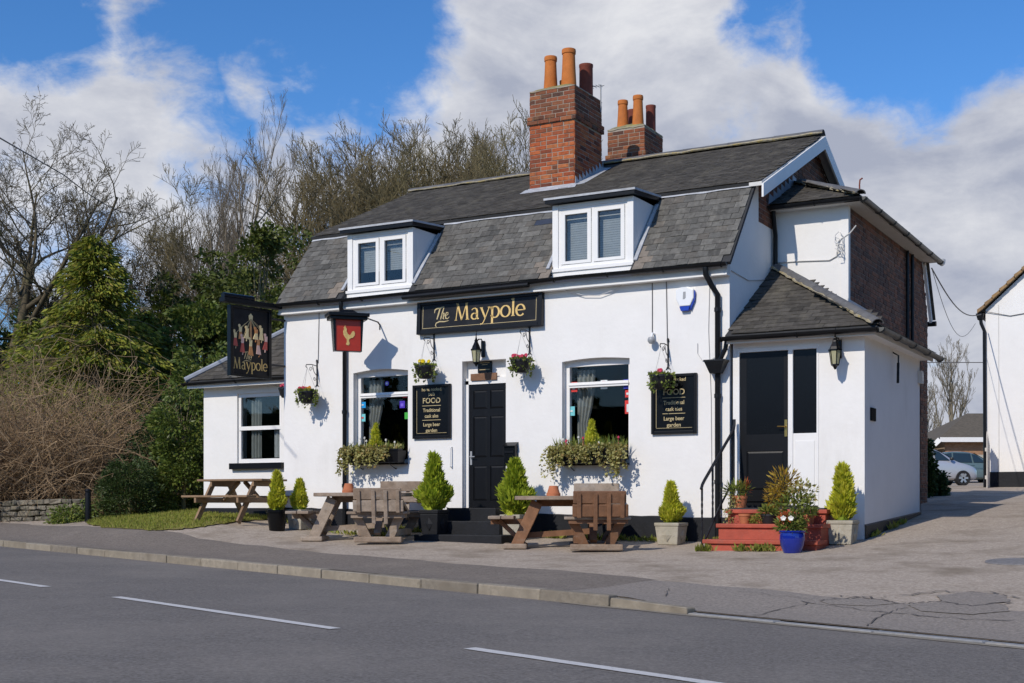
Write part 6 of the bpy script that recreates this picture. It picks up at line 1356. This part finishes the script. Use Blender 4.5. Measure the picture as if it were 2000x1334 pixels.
# the big yellow-green cypress: tiers of drooping sprays
def cypress(x, w, H, R, n, seed, label, mt='cypress', group=None):
    g = np.random.default_rng(seed); b = gp_(x, w); t = thing('cypress_tree', label, 'tree', b, 0, group); tb = TB(); P_ = []; D_ = []
    nb = 190
    for i in range(nb):
        hh = H*(.04+.94*(i+g.random())/nb); a = g.uniform(0, 2*PI); L = R*(1-(hh/H)**1.35)*g.uniform(.7, 1.15)+.15; up = .35+.3*hh/H; pts = []
        for k in range(7):
            s = k/6; pts.append(Vector((math.cos(a)*L*s, math.sin(a)*L*s, hh+L*(up*s-.55*s*s))))
        tb.tube(pts, [.025*(1-s/7)+.004 for s in range(7)], 4)
        m_ = max(30, int(n/nb*(.5+L/R))); s = g.random(m_)**.65; base = np.array([tuple(q) for q in pts]); idx = s*6; i0 = np.minimum(idx.astype(int), 5); fr = (idx-i0)[:, None]; p = base[i0]*(1-fr)+base[i0+1]*fr
        side = np.array([-math.sin(a), math.cos(a), 0]); off = g.normal(0, .16, m_)*(.4+s); p = p+side*off[:, None]; p[:, 2] -= np.abs(off)*.5+g.random(m_)*.18
        d = np.array([math.cos(a), math.sin(a), -.55])*1.0+side*(off*2.2)[:, None]+g.normal(0, .3, (m_, 3)); P_.append(p); D_.append(d)
    leaves('crown', np.concatenate(P_), np.concatenate(D_), .17, .05, mt, t, seed); me = tb.mesh('limbs'); obj('limbs', me, 'bark', t); MB().tube([(0,0,-.2),(0,0,H*.5),(0,0,H*.95)], [.16,.1,.02], 8).build('trunk', 'bark', t)
cypress(185, 33.5, 7.0, 3.0, 30000, 61, 'tall yellow green cypress with drooping sprays at the left')
cypress(60, 36.0, 5.2, 1.8, 9000, 62, 'shorter darker cypress half hidden at the left edge')
cypress(275, 35.5, 5.3, 1.9, 11000, 63, 'lower cypress to the right of the tall yellow one')
leafy('evergreen_tree', 'dark ivy clad evergreen standing behind the left corner of the pub', 'tree', gp_(505, 37), [(.2,1.3),(3,1.5),(5.5,1.0),(7.6,.35)], 15000, .13, .085, 'ivy', 71, clumps=90, cr=.4)
leafy('evergreen_tree', 'ivy column climbing the tall slender bare tree', 'tree', gp_(418, 40), [(.2,1.0),(3.5,.8),(6.0,.5),(8.4,.22)], 9000, .12, .08, 'ivy', 72, clumps=80, cr=.33)
leafy('evergreen_tree', 'dark evergreen behind the roof left of the left dormer', 'tree', gp_(590, 40), [(.2,1.6),(4,1.5),(6.5,.9),(8.2,.3)], 13000, .14, .085, 'ivy', 73, clumps=80, cr=.42)
leafy('evergreen_tree', 'dark green evergreen mass between the cypress and the hanging sign', 'tree', gp_(385, 36), [(.2,1.7),(2.5,1.8),(4.2,1.2),(5.2,.5)], 15000, .12, .08, 'laurel', 74, clumps=90, cr=.4)
leafy('evergreen_tree', 'dim dark evergreen behind the brown shrub at the far left', 'tree', gp_(20, 39), [(.2,1.8),(2.5,1.8),(4.0,1.1),(4.8,.4)], 9000, .15, .10, 'yew', 75, clumps=70, cr=.45)
leafy('laurel_bush', 'glossy green laurel bush beside the low annex wall', 'bush', gp_(358, 26.4), [(.1,.45),(1.0,.58),(1.9,.55),(2.5,.3)], 11000, .085, .045, 'laurel', 76, clumps=70, cr=.25, trunk=.05)
leafy('laurel_bush', 'second laurel behind the first, reaching up under the hanging sign', 'bush', gp_(405, 29), [(.1,1.0),(1.8,1.1),(2.9,.8),(3.5,.35)], 12000, .10, .055, 'laurel', 77, clumps=80, cr=.32, trunk=.05)
leafy('clipped_bush', 'dark rounded clipped bush left of the annex laurel', 'bush', gp_(252, 25.6), [(.05,.42),(.5,.55),(.9,.50),(1.15,.25)], 16000, .045, .022, 'yew', 78, droop=.3, clumps=130, cr=.16, trunk=.04)
leafy('garden_shrub', 'low light green shrub spilling over the stone wall', 'bush', gp_(130, 25.0), [(.02,.25),(.15,.28),(.30,.15)], 1300, .06, .032, 'leaf', 79, clumps=40, cr=.16, trunk=.02)
leafy('garden_shrub', 'low straggly green shrub just left of the bollard', 'bush', gp_(152, 25.2), [(.02,.35),(.2,.35),(.4,.2)], 900, .06, .03, 'laurel', 80, clumps=40, cr=.18, trunk=.02)
leafy('garden_shrub', 'low yellowing shrub to the right of the black bollard', 'bush', gp_(228, 26.2), [(.02,.55),(.3,.5),(.55,.3)], 1800, .055, .03, 'leaf', 81, clumps=40, cr=.16, trunk=.02)
leafy('garden_shrub', 'dark shady shrub in the gap between the clipped bush and the annex', 'bush', gp_(318, 28.0), [(.05,.7),(.9,.8),(1.6,.6),(2.1,.3)], 9000, .08, .045, 'yew', 87, clumps=70, cr=.26, trunk=.04)
leafy('evergreen_tree', 'dark evergreen filling the gap right of the yellow cypress', 'tree', gp_(320, 39), [(.2,1.9),(3,1.9),(4.8,1.2),(6.2,.4)], 14000, .15, .095, 'ivy', 84, clumps=90, cr=.45)
leafy('evergreen_tree', 'dark evergreen behind the cypress near the left edge', 'tree', gp_(110, 40), [(.2,2.0),(3,1.9),(4.8,1.2),(6.0,.4)], 13000, .15, .095, 'yew', 85, clumps=90, cr=.45)
leafy('evergreen_tree', 'dark evergreen directly behind the hanging sign', 'tree', gp_(460, 39), [(.2,1.6),(3,1.6),(5.2,1.1),(6.6,.4)], 13000, .14, .09, 'ivy', 86, clumps=90, cr=.42)
# brown twiggy thickets
def thicket(nm, label, base, H, R, n, seed, mt='twig_brown', lv=2, r=.010, arch=.5):
    rg = random.Random(seed); t = thing(nm, label, 'bush', base); tb = TB()
    for i in range(n):
        a = rg.uniform(0, 2*PI); ro = R*.45*math.sqrt(rg.random()); p = Vector((ro*math.cos(a), ro*math.sin(a), 0)); a2 = a+rg.gauss(0, .8); tl = rg.uniform(.25, 1.0); d = Vector((math.cos(a2)*tl, math.sin(a2)*tl, rg.uniform(.5, 1.3))).normalized(); L = H*rg.uniform(.6, 1.15); k = 9; pts = [p]; dd = d
        for s in range(k-1): dd = (dd+Vector((rg.gauss(0, .16), rg.gauss(0, .16), rg.gauss(0, .14)-arch*s/k*.35))).normalized(); q = pts[-1]+dd*L/(k-1); q.z = max(q.z, .05); pts.append(q)
        tb.tube(pts, [r*(1-.7*s/(k-1)) for s in range(k)], 4)
        for j in range(7):
            i0 = rg.randrange(2, k); pp = [pts[i0]]; dd = Vector((rg.gauss(0, 1), rg.gauss(0, 1), rg.gauss(.1, .7))).normalized()
            for s in range(4): dd = (dd+Vector((rg.gauss(0, .3), rg.gauss(0, .3), rg.gauss(-.03, .3)))).normalized(); pp.append(pp[-1]+dd*L*.075*rg.uniform(.7, 1.3))
            tb.tube(pp, [r*.45, r*.4, r*.32, r*.28, r*.2], 3)
    obj('twigs', tb.mesh('twigs'), mt, t); MB().tube([(0,0,-.1),(.02,.02,H*.3)], [.05,.03], 6).build('stump', 'bark', t); return t
thicket('brown_thicket', 'large brown bare thicket of tangled twigs above the stone wall', gp_(60, 28.6), 3.5, 2.2, 420, 91, r=.013)
thicket('brown_thicket', 'brown bare thicket leaning right, in front of the cypress', gp_(155, 28.4), 2.7, 1.6, 300, 92, r=.013)
thicket('brown_thicket', 'brown twigs at the very left edge behind the wall', gp_(-45, 28.4), 3.8, 2.0, 300, 93, r=.013)
thicket('dry_shrub', 'low dry brown shrub on the grass right of the bollard', gp_(250, 26.0), .62, .75, 110, 94, r=.006)
thicket('dry_shrub', 'small dry tangle beside the stone wall end', gp_(200, 26.4), .8, .7, 90, 95, r=.006)
# dark planting and ivy beside the drive
leafy('drive_bush', 'dark round bush beyond the porch on the shady drive', 'bush', gp_(1818, 28.5), [(.05,.24),(.3,.27),(.5,.22),(.65,.1)], 6000, .07, .045, 'yew', 82, clumps=60, cr=.13, trunk=.05)
leafy('drive_bush', 'taller dark shrub close behind the brick flank', 'bush', gp_(1803, 27.6), [(.05,.12),(.7,.15),(1.0,.14),(1.25,.08)], 7000, .07, .045, 'yew', 83, clumps=60, cr=.11, trunk=.05)
place('bare_tree', 'pale', 1862, 92, 'pale bare tree standing behind the garage roof', None, 1.0, .7)
place('bare_tree', 'pale', 1815, 100, 'second pale bare tree just past the brick flank', None, .8, 2.7)
# ------------------------------------------------------------ stone wall and bollard
def stone_wall():
    a = pg(-30, 1020); b = pg(150, 1015.5); t = thing('stone_wall', 'low rough dry stone wall under the brown thicket at the left', 'wall', (a.x, a.y, gz(a.x, a.y))); d = Vector((b.x-a.x, b.y-a.y, 0)); L = d.length; d.normalize(); n = Vector((-d.y, d.x, 0)); rr = random.Random(8); ang = math.atan2(d.y, d.x)
    MB().add([Vector((0,0,-.15))+n*.12, d*L+Vector((0,0,-.1+b.z-a.z))+n*.12, d*L+Vector((0,0,.30+b.z-a.z))+n*.12, Vector((0,0,.36))+n*.12, Vector((0,0,-.15))+n*.4, d*L+Vector((0,0,-.1+b.z-a.z))+n*.4, d*L+Vector((0,0,.30+b.z-a.z))+n*.4, Vector((0,0,.36))+n*.4], [(0,1,2,3),(7,6,5,4),(3,2,6,7),(0,3,7,4),(1,5,6,2)]).build('wall_core', 'soil', t)
    z = -.08; row = 0
    while z < .36:
        h = rr.uniform(.07, .125); x = -rr.uniform(0, .2)
        while x < L:
            w = rr.uniform(.12, .34); hh = h*rr.uniform(.85, 1.0); me = MB().box(-w/2+.008, w/2-.008, -.13, .13, 0, hh-.008).mesh('stone'); bm = bmesh.new(); bm.from_mesh(me); bmesh.ops.bevel(bm, geom=list(bm.edges), offset=.018, segments=1, affect='EDGES')
            for q in bm.verts: q.co += Vector((rr.uniform(-.012, .012), rr.uniform(-.02, .02), rr.uniform(-.008, .008)))
            bm.to_mesh(me); bm.free(); o = obj('stone', me, 'rubble', t); c = d*(x+w/2)+n*rr.uniform(.10, .15); o.location = (c.x, c.y, z+(b.z-a.z)*(x/L)); o.rotation_euler = (0, rr.uniform(-.05, .05), ang+rr.uniform(-.06, .06)); x += w
        z += h; row += 1
stone_wall()
q = pg(172, 1020); t = thing('bollard', 'plain black bollard at the edge of the grass by the stone wall', 'bollard', (q.x, q.y, gz(q.x, q.y))); MB().lathe([(.052,-.1),(.052,.60),(.048,.615),(.03,.625),(0,.627)], 14).build('post', 'black_paint', t, smooth=True); MB().lathe([(.054,.56),(.057,.565),(.057,.585),(.054,.59)], 14).build('band', 'black_gloss', t)
# ------------------------------------------------------------ overhead lines
a = P(125, 342, 27); b = P(262, 420, 40); pts = [a.lerp(b, k/10)-Vector((0,0,.15*math.sin(PI*k/10))) for k in range(11)]
c = P(-60, 235, 18); pts = [c.lerp(a, k/8) for k in range(8)]+pts
tag(MB().tube(pts, .012, 5).build('overhead_cable', 'wire'), 'dark overhead cable crossing the bare tree at the left', 'cable')
a = Vector((XW+.15, 7.5, ZW-.15)); b = P(1916, 614, 33.5); tag(MB().tube([a.lerp(b, k/14)-Vector((0,0,.35*math.sin(PI*k/14))) for k in range(15)], .013, 5).build('overhead_cable', 'wire'), 'thick overhead cable sagging from the brick flank to the white house', 'cable')
c = P(1905, 632, 33.5); tag(MB().tube([a.lerp(c, k/14)-Vector((0,0,.75*math.sin(PI*k/14))) for k in range(15)], .006, 5).build('overhead_cable', 'wire'), 'thin overhead cable sagging below the thick one at the right', 'cable')
a = P(1780, 708, 60); b = P(1945, 708, 60); tag(MB().tube([a, b], .02, 5).build('overhead_cable', 'wire'), 'level distant cable between the brick flank and the white house', 'cable')
# ------------------------------------------------------------ neighbour house, garage, cars
def white_house():
    q = P(1925, HZ, 34); z = 1.1; t = thing('white_house', 'white rendered house with tiled gable at the right edge', 'house', (q.x, q.y, z)); W_, D_ = 9.0, 8.0; e = 4.62; ri = e+W_/2*.92
    MB().prism([(0,-.5),(W_,-.5),(W_,e),(W_/2,ri),(0,e)], (0,0,0), UX, UZ, UY, D_).build('wall', 'render', t); MB().box(-.01, W_+.01, -.03, -.001, -.5, .42).build('plinth', 'plinth', t)
    for s in (0, 1):
        f = (lambda x: x) if s == 0 else (lambda x: W_-x)
        MB().add([(f(-.18),-.15,e-.10),(f(W_/2),-.15,ri+.06),(f(W_/2),D_+.1,ri+.06),(f(-.18),D_+.1,e-.10),(f(-.18),-.15,e-.02),(f(W_/2),-.15,ri+.14),(f(W_/2),D_+.1,ri+.14),(f(-.18),D_+.1,e-.02)], [(0,3,2,1),(4,5,6,7),(0,1,5,4),(1,2,6,5),(2,3,7,6),(3,0,4,7)]).build('roof', 'clay_tile', t)
        n = 26
        for i in range(n): a = i/n; x = -.18+(W_/2+.18)*a; zz = e-.10+(ri-e+.16)*a; dx = (W_/2+.18)/n; dz = (ri-e+.16)/n; MB().add([(f(x),-.19,zz),(f(x+dx*1.1),-.19,zz+dz*1.1-.02),(f(x+dx*1.1),-.19,zz+dz*1.1+.05),(f(x),-.19,zz+.10),(f(x),-.10,zz),(f(x+dx*1.1),-.10,zz+dz*1.1-.02),(f(x+dx*1.1),-.10,zz+dz*1.1+.05),(f(x),-.10,zz+.10)], [(0,1,2,3),(7,6,5,4),(0,4,5,1),(1,5,6,2),(2,6,7,3),(3,7,4,0)]).build('verge_tile', 'tile_edge', t)
    MB().tube([(-.13,-.1,e-.12),(-.13,D_,e-.12)], .065, 8).build('gutter', 'gutter', t); g = MB().tube([(-.12,-.06,e-.15),(-.10,-.06,e-.35),(-.02,-.06,e-.55),(-.0,-.06,-.3)], .045, 8).build('downpipe', 'gutter', t); MB().frust((-.12,-.06), .12, .2, e-.26, e-.1).build('hopper', 'gutter', g)
    m = MB().box(.95, 1.25, -.12, -.002, .75, 1.25).build('meter_box', 'fence_wood', t); MB().box(1.0, 1.2, -.13, -.121, .82, 1.18).build('door', 'grey_plastic', m)
    MB().tube([(.32,-.012,e+.1),(.33,-.012,.42)], .008, 4).build('cable', 'wire_white', t)
    MB().tube([(-.1,-.05,e-.02),(.6,-.02,e-.2),(1.3,-.02,e-.12)], .01, 4).build('cable', 'wire', t)
    f = thing('picket_gate', 'weathered pale board gate standing at the corner of the white house', 'gate', (q.x+.20, q.y-.95, z-.08), math.radians(95))
    for i in range(6): MB().prism([(i*.14,0),(i*.14+.12,0),(i*.14+.12,1.35-.05*i),(i*.14+.06,1.5-.05*i),(i*.14,1.35-.05*i)], (0,0,0), UX, UZ, UY, .025).build('board', 'fence_wood', f)
    for zz in (.3, 1.0): MB().box(0, .84, .026, .06, zz, zz+.09).build('rail', 'fence_wood', f)
white_house()
def garage():
    w = 74; q = P(1842, HZ, w); z = 1.75; t = thing('garage', 'brick garage with brown hipped roof and white fascia behind the cars', 'garage', (q.x, q.y, z), TH)
    k = w/F; X = lambda px: (px-1842)*k; Z = lambda py: .62+(HZ-py)*k-z
    x0 = X(1846); x1 = X(2060); ze_ = Z(855)
    wl = MB().box(x0, x1, 0, 5.5, -.6, ze_-.1).build('wall', 'mortar_far', t); brick_panel((x0, 0, .0), UX, UZ, -UY, x1-x0, ze_-.15, lambda a, b: b > Z(888), wl, 'brick_far', 'brickwork', 20)
    dw = 2.3
    for i in range(3): o = MB().box(x0+.2+i*2.55, x0+.2+i*2.55+dw, -.05, -.012, -.5, Z(888)).build('garage_door', 'garage_door', t); [MB().box(x0+.2+i*2.55+.05, x0+.2+i*2.55+dw-.05, -.058, -.051, -.45+j*.5, -.45+j*.5+.42).build('door_panel', 'garage_door', o) for j in range(4)]
    xa = X(1830); rz_ = Z(800); m = MB(); m.add([(x0-.45,-.5,ze_),(x1+.5,-.5,ze_),(x1-2.5,3,rz_),(X(1925),3,rz_),(x0-.45,6,ze_),(x1+.5,6,ze_)], [(0,1,2,3),(0,3,4),(3,2,5,4),(1,5,2)]).build('roof', 'clay_tile', t)
    MB().box(x0-.46, x1+.5, -.53, -.501, ze_-.26, ze_).build('fascia', 'white_paint', t); MB().beam((x0-.46, -.5, ze_-.12), (x0-1.7, .4, ze_-1.5), .05, .28).build('barge_board', 'white_paint', t)
    MB().add([(x0-.5,-.48,ze_),(x0-1.8,.4,ze_-1.4),(x0-1.8,5,ze_-1.4),(x0-.5,5.5,ze_)], [(0,1,2,3)]).build('roof_slip', 'clay_tile', t)
    r = P(1838, HZ, 84); c = thing('small_house', 'little red roofed outbuilding with a clay chimney pot past the dark bush', 'house', (r.x, r.y, 1.7), TH); kk = 84/F; zc = lambda py: .62+(HZ-py)*kk-1.7
    MB().prism([(-1.6,-.5),(1.0,-.5),(1.0,zc(880)),(-.2,zc(862)),(-1.6,zc(880))], (0,0,0), UX, UZ, UY, 4).build('wall', 'brick_far', c); MB().add([(-1.8,-.2,zc(878)),(-.2,-.2,zc(858)),(-.2,4.2,zc(858)),(-1.8,4.2,zc(878)),(1.2,-.2,zc(878)),(1.2,4.2,zc(878))], [(0,1,2,3),(1,4,5,2)]).build('roof', 'terracotta', c)
    MB().box(-.45, .0, .3, .8, zc(866), zc(852)).build('chimney', 'brick_far', c); MB().lathe([(.14,0),(.11,.4),(.13,.42),(.1,.42)], 10, (-.1,.5,zc(852))).build('chimney_pot', 'pot_clay', c)
garage()
def car(px, w, py, label, paint, rz):
    q = P(px, py, w); t = thing('parked_car', label, 'car', (q.x, q.y, q.z), rz, 'cars parked behind the pub')
    # stations: x, half width, sill z, belt z, roof z, roof half width
    stn = [(2.02,.55,.28,.58,.60,.50),(1.95,.72,.22,.68,.70,.62),(1.75,.82,.20,.80,.82,.70),(1.35,.86,.19,.92,.94,.72),(1.0,.87,.19,.98,1.03,.70),(.55,.87,.19,1.0,1.36,.64),(.15,.87,.19,1.01,1.54,.62),(-.4,.87,.19,1.02,1.62,.62),(-1.0,.87,.19,1.03,1.60,.61),(-1.5,.86,.20,1.03,1.52,.60),(-1.85,.83,.24,1.02,1.30,.60),(-2.02,.74,.30,.98,1.02,.62)]
    v = []; f = []
    for (x, hw, zs, zb, zr2, rw) in stn:
        half = [(hw*.80, zs), (hw*.97, zs+.10), (hw, zs+.35 if zb > .7 else (zs+zb)/2), (hw*.985, zb-.03), (hw*.94, zb), (rw*1.0, zr2-.03), (rw*.85, zr2), (0, zr2+.015)]
        v += [(x, -a, b) for a, b in half]+[(x, a, b) for a, b in half[-2::-1]]
    n = 15
    for i in range(len(stn)-1):
        for k in range(n-1): f.append((i*n+k, i*n+k+1, (i+1)*n+k+1, (i+1)*n+k))
        f.append((i*n, (i+1)*n, (i+1)*n+n-1, i*n+n-1))
    f += [tuple(range(n)), tuple(range((len(stn)-1)*n, len(stn)*n))]
    body = MB().add(v, f).build('body', paint, t, smooth=True); sb = body.modifiers.new('sub', 'SUBSURF'); sb.levels = 1; sb.render_levels = 2
    for s in (-1, 1):
        def gl(pts, nm):
            a = [Vector((x, s*y, z)) for x, y, z in pts]; b = [p-Vector((0, s*.015, 0)) for p in a]; k = len(a); MB().add(a+b, [tuple(range(k)), tuple(range(2*k-1, k-1, -1))]+[(i, (i+1) % k, (i+1) % k+k, i+k) for i in range(k)]).build(nm, 'car_glass', t)
        gl([(.72,.835,1.045),(.10,.845,1.05),(.06,.665,1.48),(.32,.67,1.40)], 'side_window'); gl([(.02,.845,1.05),(-.92,.845,1.06),(-.88,.655,1.53),(-.02,.665,1.50)], 'side_window'); gl([(-1.0,.845,1.06),(-1.55,.82,1.08),(-1.42,.655,1.46),(-.96,.655,1.53)], 'side_window')
        for xw in (1.28, -1.28):
            wv = MB(); R = Matrix.Translation((xw, s*.80, .315))@Matrix.Rotation(s*PI/2, 4, 'X')
            ty = wv.lathe([(.20,-.09),(.29,-.10),(.315,-.07),(.315,.07),(.29,.10),(.20,.09)], 28, M=R).build('wheel', 'tyre', t, smooth=True)
            MB().lathe([(.0,-.03),(.19,-.02),(.215,-.085),(.225,-.085),(.225,.05),(.0,.05)], 28, M=R).build('rim', 'plastic_dark', ty)
            for k in range(6): a = 2*PI*k/6; e = R@Vector((.2*math.cos(a), .2*math.sin(a), -.088)); e2 = R@Vector((.04*math.cos(a), .04*math.sin(a), -.08)); MB().beam(e2, e, .085, .02, (0,1,0)).build('spoke', 'rim', ty)
            MB().lathe([(.205,-.088),(.228,-.092),(.228,-.08)], 28, M=R).build('rim_edge', 'rim', ty)
            MB().lathe([(.0,.0),(.36,.0),(.36,.03),(.0,.03)], 24, M=Matrix.Translation((xw, s*.775, .33))@Matrix.Rotation(s*PI/2, 4, 'X')).build('wheel_arch', 'plastic_dark', t)
        MB().lathe([(0,0),(.07,.02),(.09,.08),(.07,.13),(0,.14)], 10, M=Matrix.Translation((.75, s*.93, 1.03))).build('mirror', 'plastic_dark', t); MB().box(-.05, .12, min(s*.873, s*.885), max(s*.873, s*.885), .90, .93).build('door_handle', paint, t)
        MB().add([(1.62,s*.80,.74),(1.95,s*.60,.66),(1.90,s*.62,.56),(1.66,s*.82,.60),(1.60,s*.70,.80),(1.90,s*.52,.72)], [(0,1,2,3),(0,4,5,1)]).build('headlight', 'lamp_clear', t)
        MB().lathe([(0,0),(.06,.01),(.06,.02)], 12, M=Matrix.Translation((1.93, s*.62, .38))@Matrix.Rotation(PI/2, 4, 'Y')).build('fog_lamp', 'lamp_clear', t)
    MB().add([(.98,-.66,1.04),(.98,.66,1.04),(.24,.56,1.485),(.24,-.56,1.485)], [(0,1,2,3)]).build('windscreen', 'car_glass', t).location = (.02, 0, .03)
    MB().add([(-1.56,-.5,1.50),(-1.56,.5,1.50),(-1.93,.58,1.10),(-1.93,-.58,1.10)], [(0,1,2,3)]).build('rear_window', 'car_glass', t).location = (-.03, 0, .03)
    MB().box(1.96, 2.03, -.4, .4, .34, .48).build('grille', 'plastic_dark', t)
car(1806, 55, 949, 'silver hatchback parked facing right behind the pub', 'car_paint', TH+.12)
car(1885, 66, 945, 'darker car parked just beyond the silver hatchback', 'car_dark', TH+.05)

# ------------------------------------------------------------ light blockers added out of view: rear and right-hand hedges
def hedge(nm, label, a, b, H, T, n, seed):
    g = np.random.default_rng(seed); a = Vector((a[0], a[1], 0)); b = Vector((b[0], b[1], 0)); d = b-a; L = d.length; d.normalize(); q = Vector((-d.y, d.x, 0)); t = thing(nm, label, 'added hedge', (a.x, a.y, gz(a.x, a.y)))
    u = g.uniform(0, L, n); v = g.normal(0, T*.3, n); hh = H*(.8+.12*np.sin(u*.9)+.08*np.sin(u*2.7+1)); z = hh*g.random(n)**.8
    p = np.column_stack([d.x*u+q.x*v, d.y*u+q.y*v, z]); leaves('foliage', p, g.normal(0, 1, (n, 3))+np.array([0, 0, .3]), .5, .32, 'ivy', t, seed)
    MB().add([Vector((0,0,-.5))-q*T*.3, d*L-q*T*.3+Vector((0,0,-.5)), d*L-q*T*.3+UZ*H*.7, -q*T*.3+UZ*H*.7, Vector((0,0,-.5))+q*T*.3, d*L+q*T*.3+Vector((0,0,-.5)), d*L+q*T*.3+UZ*H*.7, q*T*.3+UZ*H*.7], [(0,1,2,3),(7,6,5,4),(3,2,6,7),(0,3,7,4),(1,5,6,2)]).build('inner_growth', 'yew', t)
hedge('added_rear_hedge', 'tall added hedge across the road behind the viewer, blocking low sky', xy(-45, -21), xy(55, -21), 7.5, 3, 16000, 201)  # added unseen, to cut ambient light and darken the window reflections
hedge('added_side_hedge', 'tall added hedge right of the driveway, out of view, blocking low sky', (9.5, -3), (11.5, 16), 6.0, 2, 6000, 202)  # added unseen, to keep low sky light off the porch side wall
